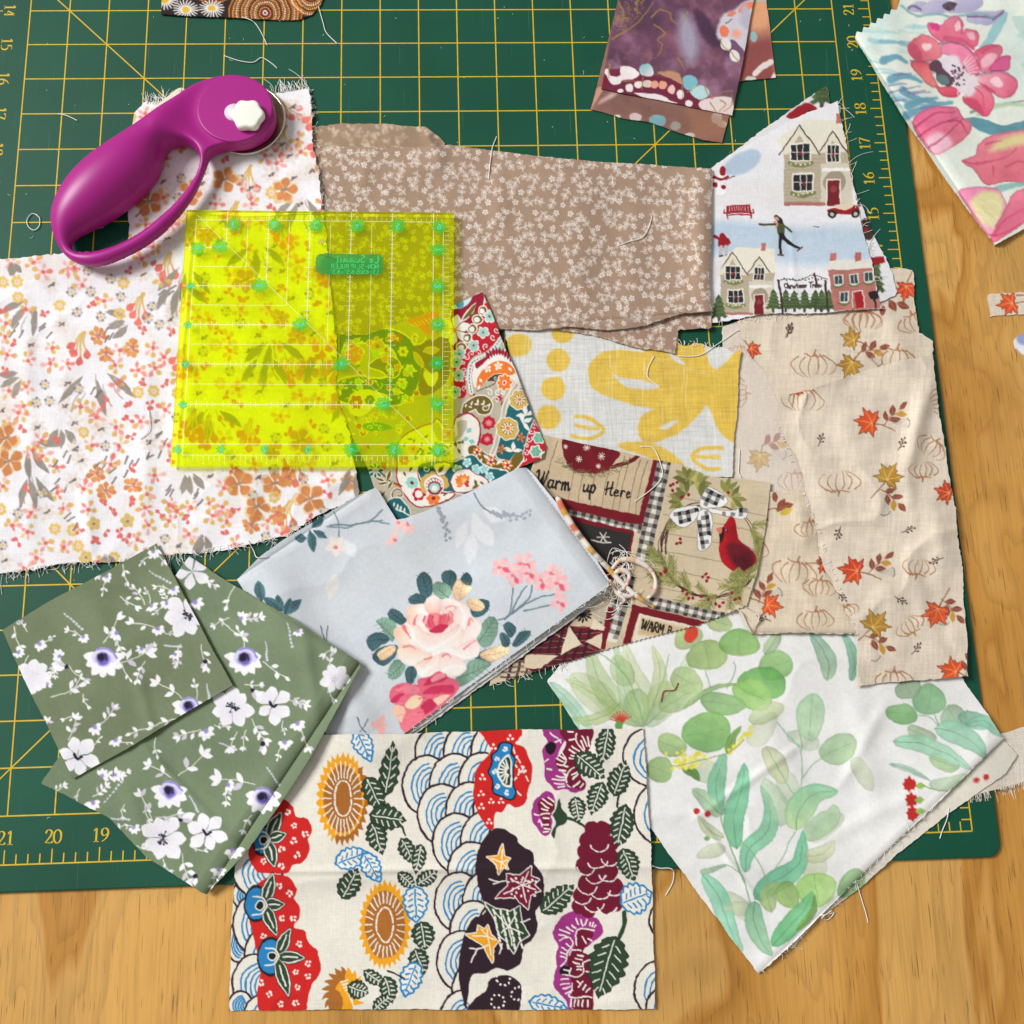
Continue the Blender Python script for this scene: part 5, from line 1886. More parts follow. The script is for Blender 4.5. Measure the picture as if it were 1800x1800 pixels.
def p_yellow(c):
    Y = (222, 187, 80)
    c.wash(.02, 80)
    c.frame(900, 560, 4.286)
    vy = .05
    for x, y, r, ry in ((50, 200, 100, 90), (380, 110, 80, 74), (350, 315, 88, 90), (310, 528, 90, 92), (275, 745, 90, 92)):
        c.dot(x, y, r, Y, ry=ry, soft=2.5)
    c.fill([(575, 430), (590, 340), (680, 255), (850, 240), (1000, 250), (1000, 180), (1260, 150), (1430, 170), (1460, 250), (1540, 385), (1800, 200), (1800, 1000), (1680, 945), (1560, 850), (1475, 660), (1400, 730), (1270, 850), (1090, 930), (980, 920), (950, 830), (980, 730), (1060, 675), (900, 650), (680, 570), (600, 510)], Y, soft=2.5, var=.03)
    c.fill([(765, 420), (830, 445), (970, 465), (1115, 510), (1000, 535), (880, 520), (810, 480)], c.base, soft=2.)
    c.fill([(1115, 825), (1170, 785), (1250, 762), (1215, 800), (1150, 835)], c.base, soft=2.)
    c.fill([(1170, 250), (1230, 270), (1310, 350), (1230, 320)], c.base, soft=2.)
    c.fill([(800, 940), (960, 930), (1100, 955), (1220, 1030), (1300, 1110), (1100, 1080), (960, 1020), (840, 990)], Y, soft=2.5)
    for pts in ([(480, 735), (560, 745), (640, 790), (690, 840), (640, 890), (560, 905), (450, 885)], [(480, 805), (560, 820), (650, 830)]):
        c.line(pts, 26, Y, soft=2)
    for pts in ([(1580, 978), (1440, 980), (1360, 1030), (1400, 1095), (1480, 1135), (1560, 1130)], [(1370, 1040), (1450, 1045), (1560, 1042)]):
        c.line(pts, 28, Y, soft=2)
    # slubby threads
    R = c.R
    for k in range(70):
        x = R.uniform(-80, 1760)
        y = R.uniform(50, 1100)
        c.line([(x, y), (x - 12, y + R.uniform(60, 420))], R.uniform(3, 7), (236, 234, 226), a=R.uniform(.15, .5), smooth=False)
    for k in range(34):
        x, y = R.uniform(-80, 1600), R.uniform(80, 1150)
        l = R.uniform(60, 400)
        c.line([(x, y), (x + l, y + l * .09)], R.uniform(3, 6), (236, 234, 226), a=R.uniform(.15, .45), smooth=False)
    # woven grain
    c.C *= (1 + .018 * vnoise(c.X, c.Y * .05, 1.6, 5) + .014 * vnoise(c.X * .05, c.Y, 1.6, 6))[..., None]


def maple(c, x, y, r, ang, col, c2, vein):
    prof = [(0, 1.0), (12, .62), (22, .70), (30, .46), (42, .62), (55, .92), (62, .62), (78, .66), (86, .48), (98, .50), (112, .80), (122, .52), (140, .52), (152, .34), (180, .22)]
    pts = []
    for a, f in prof + [(360 - a, f) for a, f in prof[-2:0:-1]]:
        t = math.radians(ang + a)
        pts.append((x + r * f * math.cos(t), y + r * f * math.sin(t)))
    c.fill(pts, col, smooth=False, g2=c2, ga=ang + 90, out=tuple(.55 * q for q in col), ow=3, var=.04)
    for a, f in ((0, .85), (55, .75), (-55, .75), (112, .6), (-112, .6)):
        t = math.radians(ang + a)
        c.line([(x - r * .12 * math.cos(math.radians(ang)), y - r * .12 * math.sin(math.radians(ang))), (x + r * f * math.cos(t), y + r * f * math.sin(t))], 4.5, vein, w2=1.5, smooth=False)


def autumn_motifs(c, leaves, pumpkins, twigs):
    RDO, RDO2, GO, GO2, BR, SLV = (222, 84, 40), (196, 56, 40), (198, 152, 60), (176, 126, 46), (138, 72, 56), (120, 128, 124)
    for x, y, r, ang, kind, sp in leaves:
        t = math.radians(ang + 180)
        sx, sy = x + r * .2 * math.cos(t), y + r * .2 * math.sin(t)
        ex, ey = x + r * 1.5 * math.cos(t + .15), y + r * 1.5 * math.sin(t + .15)
        c.line([(sx, sy), ((sx + ex) / 2 + 4, (sy + ey) / 2 - 5), (ex, ey)], 7, (150, 92, 50), w2=5)
        if sp:
            s_ = math.radians(sp)
            bx, by = sx + r * .55 * math.cos(t), sy + r * .55 * math.sin(t)
            c.line([(bx, by), (bx + 60 * math.cos(s_), by + 60 * math.sin(s_)), (bx + 115 * math.cos(s_ + .2), by + 115 * math.sin(s_ + .2))], 3.5, (120, 70, 50))
            for k, (f, d) in enumerate(((25, -50), (40, 45), (70, -42), (85, 50), (115, 5))):
                px, py = bx + f * math.cos(s_ + .1), by + f * math.sin(s_ + .1)
                c.leaf(px, py, 62, 30, sp + d, BR if k != 3 else GO, vein=(196, 140, 110), vw=3)
            qx, qy = bx + 110 * math.cos(s_ + .75), by + 110 * math.sin(s_ + .75)
            for k in range(6):
                u = s_ + .75 + (k - 2.5) * .35
                c.line([(bx + 50 * math.cos(s_ + .6), by + 50 * math.sin(s_ + .6)), (qx + 30 * math.cos(u), qy + 30 * math.sin(u))], 1.6, SLV, a=.7)
                c.dot(qx + 30 * math.cos(u), qy + 30 * math.sin(u), 4.2, SLV)
        if kind == 'r':
            maple(c, x, y, r, ang, RDO, RDO2 if c.R.random() < .5 else RDO, (246, 170, 110))
        else:
            maple(c, x, y, r, ang, GO, GO2, (236, 206, 120))
    for x, y, r, ang in pumpkins:
        t = math.radians(ang)
        cc, ss = math.cos(t), math.sin(t)
        tr = lambda u, v: (x + u * cc - v * ss, y + u * ss + v * cc)
        col = (170, 118, 80)
        for k in (-2.2, -1.3, -.45, .45, 1.3, 2.2):
            pts = []
            for q in np.linspace(-1, 1, 7):
                pts.append(tr(r * k * .45 * math.cos(q * 1.25) + r * .05 * k, r * .58 * q))
            c.line(pts[1:] if k < 0 else pts[:-1], 7, col, w2=3, n=3)
        c.line([tr(-.5 * r, -.55 * r), tr(-.1 * r, -.48 * r), tr(0, -.62 * r)], 6, col)
        c.line([tr(.5 * r, -.55 * r), tr(.1 * r, -.48 * r), tr(0, -.62 * r)], 6, col)
        c.line([tr(-.02 * r, -.5 * r), tr(.06 * r, -.8 * r)], 8, col)
    for x, y, ang in twigs:
        t = math.radians(ang)
        c.line([(x - 26 * math.cos(t), y - 26 * math.sin(t)), (x, y), (x + 26 * math.cos(t), y + 26 * math.sin(t))], 4, (74, 50, 44))
        for f, d in ((-8, .8), (2, -.8), (12, .7), (16, -.6), (26, 0)):
            bx, by = x + f * math.cos(t), y + f * math.sin(t)
            ex, ey = bx + 20 * math.cos(t + d), by + 20 * math.sin(t + d)
            c.line([(bx, by), (ex, ey)], 3.5, (74, 50, 44), smooth=False)
            c.dot(ex, ey, 5, (60, 40, 36))


def burlap(c, a=.035):
    c.C *= (1 + a * vnoise(c.X + .06 * c.Y, c.Y * .10, 2.6, 15) + a * .6 * vnoise(c.X * .08, c.Y, 2.4, 16))[..., None]


def p_autumn_front(c):
    c.wash(.02, 90)
    burlap(c)
    c.frame(1200, 600)
    autumn_motifs(c, [(990, 430, 92, 190, 'r', -50), (1080, 720, 92, -60, 'g', 35), (910, 1210, 95, 190, 'r', -45), (1340, 1425, 92, 110, 'r', 40),
                      (1010, 1500, 96, -50, 'g', 20), (1395, 800, 74, 200, 'r', 0), (1430, 1740, 92, 200, 'r', -75), (590, 255, 62, -90, 'r', 0)],
                  [(630, 310, 105, 10), (828, 740, 100, 180), (1310, 560, 80, 40), (1270, 680, 72, 180), (1245, 1190, 80, 190), (1200, 1500, 74, 150), (1115, 1790, 90, 0), (1340, 320, 60, 80), (870, 1430, 60, -30)],
                  [(725, 530, -70), (1150, 550, -60), (825, 1000, 110), (1180, 1000, -20), (1350, 1150, 160), (1140, 1360, 30), (1225, 1630, -50), (830, 1340, 40)])


def p_autumn_top(c):
    c.wash(.02, 90)
    burlap(c)
    c.frame(1200, 600)
    autumn_motifs(c, [(890, 120, 84, 120, 'g', -20), (365, 40, 54, 30, 'r', 0), (-20, -60, 80, 100, 'r', 0)], [(690, 130, 110, 5), (1120, 100, 110, 10), (950, -110, 90, 0)], [(560, -50, -70)])
    c.frame(1200, 0)
    autumn_motifs(c, [(1180, 1520, 76, 100, 'r', 0), (900, 1790, 70, 200, 'g', 0)], [(955, 1690, 90, 10), (1220, 1700, 80, -20)], [(555, 1755, -60)])
    for q in ((1090, 1580, 70, 40, 60), (1130, 1600, 70, 38, 20), (1060, 1610, 60, 34, 100)):
        c.leaf(*q, (138, 72, 56), vein=(196, 140, 110), vw=3)


def p_autumn_fold(c):
    c.wash(.02, 90)
    burlap(c)
    c.frame(1200, 600)
    autumn_motifs(c, [(455, 1390, 76, 10, 'r', -70), (410, 900, 74, 160, 'g', 0), (740, 1180, 60, 0, 'r', 0)], [(590, 1220, 110, 15), (720, 1300, 80, 10), (670, 990, 72, 0), (700, 1470, 90, 0), (370, 1090, 80, 20)], [(440, 1465, 200)])
    for q in ((500, 900, 80, 40, -60), (520, 880, 70, 36, -20), (490, 850, 60, 30, -100), (700, 1160, 60, 34, 0)):
        c.leaf(*q, (138, 72, 56), vein=(196, 140, 110), vw=3)
    c.leaf(510, 910, 80, 36, -20, (206, 176, 74))


def p_autumn_back(c):
    c.wash(.02, 90)
    burlap(c, .02)
    c.frame(1200, 600)
    autumn_motifs(c, [(405, 610, 80, 100, 'g', -20)], [(590, 740, 80, 0), (300, 270, 70, 90), (300, 60, 60, 0)], [])
    c.C += (np.array((226, 216, 212)) - c.C) * .48


def p_scrap_autumn(c):
    c.wash(.02, 60)
    burlap(c)
    c.frame(1200, 0)
    autumn_motifs(c, [(1730, 1600, 78, 170, 'r', 0), (1850, 1570, 60, 0, 'r', 0)], [], [])


def p_village(c, back=False):
    R = c.R
    c.wash(.012, 60)
    SNOW, BLUE, STONE, RED, DARK, PINE = (234, 232, 236), (186, 204, 220), (186, 172, 148), (150, 22, 32), (34, 30, 32), (70, 88, 52)

    def tree(x, y, h, w):
        c.line([(x, y), (x, y - h * .3)], w * .14, (84, 62, 48), smooth=False)
        for k in range(5):
            t = k / 5
            yy, ww = y - h * (.12 + .17 * k), w * (1 - t * .75)
            pts = [(x - ww / 2, yy)]
            for q in range(7):
                pts.append((x - ww / 2 + ww * (q + .5) / 7, yy + (5 if q % 2 else -3) * h / 90))
            pts += [(x + ww / 2, yy), (x, yy - h * .3)]
            c.fill(pts, (64 + 8 * (k % 2), 84 + 8 * (k % 2), 50), smooth=False, var=.12)
            for q in range(5):
                c.line([(x - ww * .3 + ww * .15 * q, yy - 2), (x - ww * .3 + ww * .15 * q + 5, yy - h * .06)], 4, (128, 140, 98), a=.6)

    def house(x, y, s_=1.):
        """stone house: x, y = lower left corner"""
        w, h = 370 * s_, 300 * s_
        c.fill([(x, y), (x + w * .95, y), (x + w * .98, y - h * .95), (x, y - h * .95)], STONE, smooth=False)
        for k in range(int(15)):
            yy = y - h * .95 * k / 15
            c.line([(x, yy), (x + w * .6, yy)], 2.5, (150, 136, 112), a=.6, smooth=False)
            for q in range(9):
                xx = x + (q + .5 * (k % 2)) * w * .065
                c.line([(xx, yy), (xx, yy - h * .06)], 2, (150, 136, 112), a=.45, smooth=False)
        c.fill([(x + w * .52, y - h * .05), (x + w * .98, y - h * .05), (x + w * .98, y - h * .75), (x + w * .52, y - h * .75)], (216, 208, 190), smooth=False, a=.85)
        c.fill([(x - 40 * s_, y - h * 1.16), (x + w * .30, y - h * 1.52), (x + w * .98, y - h * 1.48), (x + w * 1.0, y - h * .95), (x, y - h * .93)], (232, 226, 208), smooth=False)
        for gx, gw, gt, gb in ((.22, .30, 1.42, .9), (.70, .2, 1.30, .96)):
            px = x + w * gx
            c.fill([(px - w * gw, y - h * gb), (px, y - h * gt), (px + w * gw, y - h * gb)], (226, 218, 196), smooth=False)
            c.line([(px - w * gw * .96, y - h * gb), (px, y - h * gt), (px + w * gw * .96, y - h * gb)], 6 * s_, (52, 44, 40), smooth=False)
            c.fill([(px - w * gw * .55, y - h * gb), (px, y - h * (gt - .16)), (px + w * gw * .55, y - h * gb)], STONE, smooth=False)
        for wx, wy, ww in ((.10, .80, .26), (.14, .27, .26), (.62, .78, .17)):
            px, py = x + w * wx, y - h * wy
            c.fill([(px - 8 * s_, py + 6 * s_), (px + w * ww + 8 * s_, py + 6 * s_), (px + w * ww + 8 * s_, py - h * .31), (px - 8 * s_, py - h * .31)], (236, 232, 218), smooth=False)
            c.fill([(px, py), (px + w * ww, py), (px + w * ww, py - h * .28), (px, py - h * .28)], (38, 36, 40), smooth=False)
            for q in (.33, .66):
                c.line([(px + w * ww * q, py), (px + w * ww * q, py - h * .28)], 5 * s_, (228, 224, 212), smooth=False)
            c.line([(px, py - h * .14), (px + w * ww, py - h * .14)], 4 * s_, (228, 224, 212), smooth=False)
            c.dot(px + w * ww * .5, py - h * .12, 8 * s_, RED)
            if ww > .2:
                c.line([(px - 10 * s_, py + 14 * s_), (px + w * ww / 2, py + 30 * s_), (px + w * ww + 10 * s_, py + 14 * s_)], 20 * s_, (112, 124, 72), a=.9)
                for q in range(5):
                    c.dot(px + w * ww * q / 4, py + 16 * s_ + R.uniform(-5, 8) * s_, 5 * s_, (222, 214, 190))
        dx = x + w * .62
        c.dot(dx + w * .10, y - h * .42, w * .16, (160, 146, 126))
        c.fill([(dx, y), (dx + w * .17, y), (dx + w * .17, y - h * .46), (dx, y - h * .46)], (118, 28, 36), smooth=False)
        c.line([(dx - 4, y), (dx - 4, y - h * .46), (dx + w * .17 + 4, y - h * .46), (dx + w * .17 + 4, y)], 7 * s_, (232, 226, 212), smooth=False)
        c.dot(dx + w * .085, y - h * .3, 18 * s_, (140, 60, 60))
        c.line([(x + w * .55, y - h * .64), (x + w * .92, y - h * .64)], 18 * s_, (238, 236, 230), smooth=False)
        c.line([(x + 10, y - 8 * s_), (x + w * .58, y - 8 * s_)], 18 * s_, (170, 96, 92), smooth=False, a=.8)
        c.fill([(x + w * .74, y - h * 1.44), (x + w * .82, y - h * 1.44), (x + w * .82, y - h * 1.62), (x + w * .74, y - h * 1.62)], (188, 112, 100), smooth=False)

    c.frame(1200, 0)
    if back:
        tree(735, 560, 150, 150)
        c.fill([(550, 625), (580, 580), (650, 540), (700, 560), (715, 600), (640, 625)], RED)
        c.dot(675, 600, 22, DARK)
        c.dot(675, 600, 10, (190, 180, 170))
        for q in ((930, 1080, 180, 120), (1020, 1560, 190, 110)):
            tree(*q)
        c.fill([(950, 1150), (1010, 1180), (1000, 1260), (955, 1250)], (60, 44, 40))
        c.fill([(985, 1360), (1060, 1350), (1065, 1385), (1000, 1400)], RED, smooth=False)
        c.dot(960, 1215, 16, RED)
        return
    # frozen ponds and snow
    c.fill([(150, 1180), (330, 1170), (600, 1200), (900, 1190), (1010, 1240), (1000, 1360), (700, 1400), (450, 1370), (150, 1330)], BLUE, soft=14, a=.95)
    c.fill([(215, 890), (260, 830), (340, 790), (405, 800), (400, 860), (330, 910), (260, 925)], (176, 196, 214), soft=4, a=.95)
    c.fill([(160, 990), (500, 960), (520, 1100), (160, 1110)], (226, 222, 220), soft=20, a=.6)
    for k in range(60):
        c.dot(R.uniform(160, 1000), R.uniform(1160, 1400), R.uniform(12, 40), (214, 224, 234), a=.12, soft=8)
    house(535, 1085, 1.0)
    # snowman
    c.dot(197, 995, 42, (210, 204, 200))
    c.dot(197, 995, 38, (240, 240, 242))
    c.dot(205, 940, 24, (240, 240, 242))
    c.fill([(195, 890), (215, 875), (230, 895), (225, 920), (200, 920)], RED)
    c.line([(165, 930), (200, 945), (240, 930)], 14, RED)
    c.line([(230, 945), (275, 930)], 4, DARK)
    c.dot(172, 975, 14, RED)
    c.dot(215, 985, 12, RED)
    # bench
    c.fill([(232, 1082), (358, 1078), (360, 1118), (234, 1122)], RED, smooth=False)
    for k in range(9):
        c.line([(245 + k * 12.5, 1088), (246 + k * 12.5, 1114)], 3.5, (226, 200, 200), smooth=False)
    for q in ([(222, 1108), (222, 1125), (370, 1120), (370, 1104)], [(236, 1120), (236, 1156)], [(356, 1118), (360, 1150)], [(236, 1136), (358, 1132)]):
        c.line(q, 7, RED, smooth=False)
    # moped
    c.fill([(760, 1110), (800, 1095), (850, 1110), (890, 1085), (930, 1090), (935, 1115), (880, 1130), (790, 1130)], RED)
    c.fill([(800, 1085), (870, 1070), (900, 1085), (850, 1110)], (226, 206, 180))
    for x in (787, 915):
        c.dot(x, 1128, 22, DARK)
        c.dot(x, 1128, 10, (200, 190, 180))
    # skater
    c.line([(405, 1180), (440, 1184), (490, 1180)], 11, (74, 70, 44), w2=15)
    c.line([(520, 1180), (548, 1200), (572, 1224)], 15, (74, 78, 44), w2=9)
    c.fill([(495, 1172), (525, 1170), (538, 1200), (536, 1245), (505, 1240), (498, 1210)], (78, 82, 46))
    c.fill([(483, 1138), (500, 1132), (520, 1150), (528, 1175), (505, 1172), (488, 1160)], (40, 30, 30))
    c.dot(494, 1152, 11, (196, 156, 130))
    c.line([(480, 1170), (495, 1178), (490, 1200)], 10, (206, 150, 140))
    c.line([(518, 1240), (512, 1290), (516, 1335)], 22, (26, 24, 28), w2=13)
    c.line([(525, 1240), (560, 1282), (612, 1308)], 22, (26, 24, 28), w2=12)
    c.line([(502, 1345), (528, 1343)], 8, (96, 66, 50))
    c.line([(604, 1322), (630, 1304)], 8, (96, 66, 50))
    # child
    c.fill([(196, 1240), (210, 1226), (226, 1240), (242, 1270), (236, 1300), (192, 1302), (188, 1265)], RED)
    c.line([(168, 1246), (190, 1258)], 14, RED)
    c.line([(236, 1262), (246, 1280)], 14, RED)
    c.line([(205, 1300), (202, 1340)], 18, (190, 186, 190))
    c.line([(228, 1300), (232, 1338)], 18, (190, 186, 190))
    c.line([(196, 1350), (212, 1350)], 9, DARK)
    c.line([(228, 1346), (246, 1344)], 9, DARK)
    c.line([(692, 1193), (716, 1198)], 6, (90, 96, 110))
    # lower row
    house(200, 1660, .78)
    c.fill([(150, 1380), (220, 1380), (170, 1500), (150, 1500)], (226, 222, 220), smooth=False)
    tree(190, 1690, 130, 110)
    for x in (480, 545, 590, 645, 700, 735, 770):
        tree(x, 1640, 104, 100)
    c.line([(505, 1480), (520, 1565), (530, 1655)], 12, (66, 44, 36), smooth=False)
    c.line([(695, 1445), (705, 1500)], 12, (66, 44, 36), smooth=False)
    c.line([(750, 1480), (765, 1620)], 12, (66, 44, 36), smooth=False)
    c.line([(500, 1482), (560, 1470), (620, 1478), (690, 1450), (760, 1470)], 4, (60, 50, 50))
    for k in range(16):
        c.dot(505 + k * 16, 1478 - (k % 3) * 5, 4, (60, 60, 40))
    # lettering
    script(c, "Christmas Trees", 538, 1520, 25, (52, 30, 30), 6, -2)
    # brick house
    c.fill([(765, 1425), (1000, 1408), (1045, 1625), (800, 1640)], (186, 118, 108), smooth=False, var=.06)
    for k in range(14):
        c.line([(768 + k * 2.6, 1435 + k * 14.5), (1002 + k * 3.2, 1420 + k * 14.5)], 2, (160, 92, 86), a=.6, smooth=False)
    c.fill([(740, 1425), (790, 1368), (990, 1370), (1012, 1412)], (226, 222, 210), smooth=False)
    for x in (775, 905):
        c.fill([(x, 1378), (x + 36, 1372), (x + 34, 1328), (x + 2, 1332)], (190, 110, 100), smooth=False, var=.1)
    for x, y in ((800, 1455), (882, 1450), (960, 1440), (832, 1545)):
        c.fill([(x - 6, y - 6), (x + 46, y - 10), (x + 50, y + 52), (x - 2, y + 54)], (226, 220, 206), smooth=False)
        c.fill([(x, y), (x + 38, y - 4), (x + 42, y + 42), (x + 2, y + 44)], (52, 70, 76), smooth=False)
        c.line([(x + 20, y), (x + 22, y + 44)], 4, (220, 214, 204), smooth=False)
        c.line([(x - 6, y + 52), (x + 22, y + 62), (x + 50, y + 48)], 10, (104, 118, 70))
    c.fill([(905, 1545), (945, 1540), (955, 1618), (915, 1622)], (166, 28, 36), smooth=False)
    c.line([(898, 1620), (895, 1540), (950, 1534), (960, 1618)], 5, (230, 224, 214), smooth=False)
    c.line([(1005, 1545), (1020, 1620)], 9, DARK, smooth=False)
    c.fill([(985, 1540), (1030, 1535), (1035, 1570), (995, 1580)], DARK)
    c.fill([(1000, 1420), (1060, 1600), (1140, 1600), (1140, 1420)], (226, 224, 224), smooth=False, a=.5)


GLY = {  # simple connected hand: strokes in a unit box, y up, baseline 0
    'C': [[(.55, .85), (.3, 1), (.05, .6), (.2, .05), (.6, .1)]], 'h': [[(.1, 1.05), (.1, 0)], [(.1, .35), (.35, .55), (.45, 0), (.6, .1)]],
    'r': [[(.1, .5), (.12, 0)], [(.12, .3), (.3, .52), (.45, .45)]], 'i': [[(.12, .5), (.14, .05), (.28, .08)]], 's': [[(.35, .48), (.1, .42), (.3, .2), (.08, .03)]],
    't': [[(.15, .9), (.15, .05), (.3, .05)], [(0, .55), (.32, .6)]], 'm': [[(.05, .5), (.05, 0)], [(.05, .3), (.22, .52), (.28, 0)], [(.28, .3), (.45, .52), (.52, .02), (.65, .1)]],
    'a': [[(.4, .45), (.15, .5), (.05, .15), (.25, 0), (.4, .3)], [(.42, .5), (.42, .05), (.58, .1)]], 'T': [[(0, .95), (.3, 1), (.65, .98)], [(.35, 1), (.25, 0)]],
    'e': [[(.08, .25), (.38, .35), (.25, .52), (.06, .25), (.2, 0), (.45, .12)]], 'u': [[(.05, .5), (.08, .1), (.25, .02), (.42, .35)], [(.42, .5), (.42, .05), (.56, .1)]],
    'p': [[(.1, .5), (.05, -.45)], [(.1, .35), (.3, .54), (.42, .3), (.28, .0), (.1, .1)]], 'W': [[(-.05, .9), (.12, 1), (.16, .02), (.5, .85)], [(.5, .95), (.52, .02), (.85, 1.05)]],
    'H': [[(.12, 1), (.05, 0)], [(-.1, .4), (.25, .5), (.6, .6)], [(.6, 1.05), (.5, .3), (.55, 0), (.7, .05)]], 'o': [[(.2, .5), (.03, .2), (.22, 0), (.42, .25), (.25, .5), (.5, .45)]],
    'A': [[(.03, 0), (.3, 1), (.57, 0)], [(.13, .36), (.47, .36)]], 'R': [[(.08, 0), (.08, 1)], [(.08, 1), (.42, .95), (.46, .62), (.08, .52)], [(.22, .52), (.5, 0)]],
    'M': [[(.04, 0), (.1, 1), (.32, .35), (.54, 1), (.6, 0)]], 'B': [[(.08, 0), (.08, 1)], [(.08, 1), (.4, .95), (.4, .6), (.08, .53)], [(.08, .53), (.48, .48), (.46, .05), (.08, 0)]],
    'w': [[(0, 1), (.16, 0), (.32, .8), (.48, 0), (.64, 1)]], 'L': [[(.08, 1), (.08, 0), (.5, 0)]], 'S': [[(.46, .88), (.2, 1), (.06, .75), (.4, .48), (.44, .12), (.2, 0), (.03, .14)]],
    'N': [[(.06, 0), (.06, 1), (.5, 0), (.5, 1)]], 'O': [[(.3, 1), (.05, .75), (.05, .25), (.3, 0), (.55, .25), (.55, .75), (.3, 1)]], 'P': [[(.08, 0), (.08, 1)], [(.08, 1), (.42, .95), (.44, .58), (.08, .5)]],
    'I': [[(.2, 0), (.2, 1)]], 'U': [[(.06, 1), (.06, .2), (.28, 0), (.5, .2), (.5, 1)]], 'E': [[(.48, 1), (.08, 1), (.08, 0), (.48, 0)], [(.08, .52), (.4, .52)]], '-': [[(.08, .5), (.42, .5)]],
    'x': [[(.05, .5), (.4, 0)], [(.4, .5), (.05, 0)]], '.': [[(.15, .0), (.17, .05)]], '"': [[(.12, 1), (.12, .8)], [(.26, 1), (.26, .8)]],
}


def script(c, txt, x, y, h, col, w, ang=0., adv=None, sp=.6, wide=1.0):
    t = math.radians(ang)
    u = 0.
    for ch in txt:
        if ch == ' ':
            u += .4 * h
            continue
        for st in GLY.get(ch) or DIG.get(ch) or []:
            pts = [(x + (u + px * h * wide) * math.cos(t) + py * h * math.sin(t), y + (u + px * h * wide) * math.sin(t) - py * h * math.cos(t)) for px, py in st]
            c.line(pts, w, col, n=4)
        u += h * wide * {'m': .66, 'W': .9, 'i': .3, 'T': .62, 'C': .62, 'H': .78, 'w': .74, 'I': .4, '.': .3}.get(ch, sp - .06)


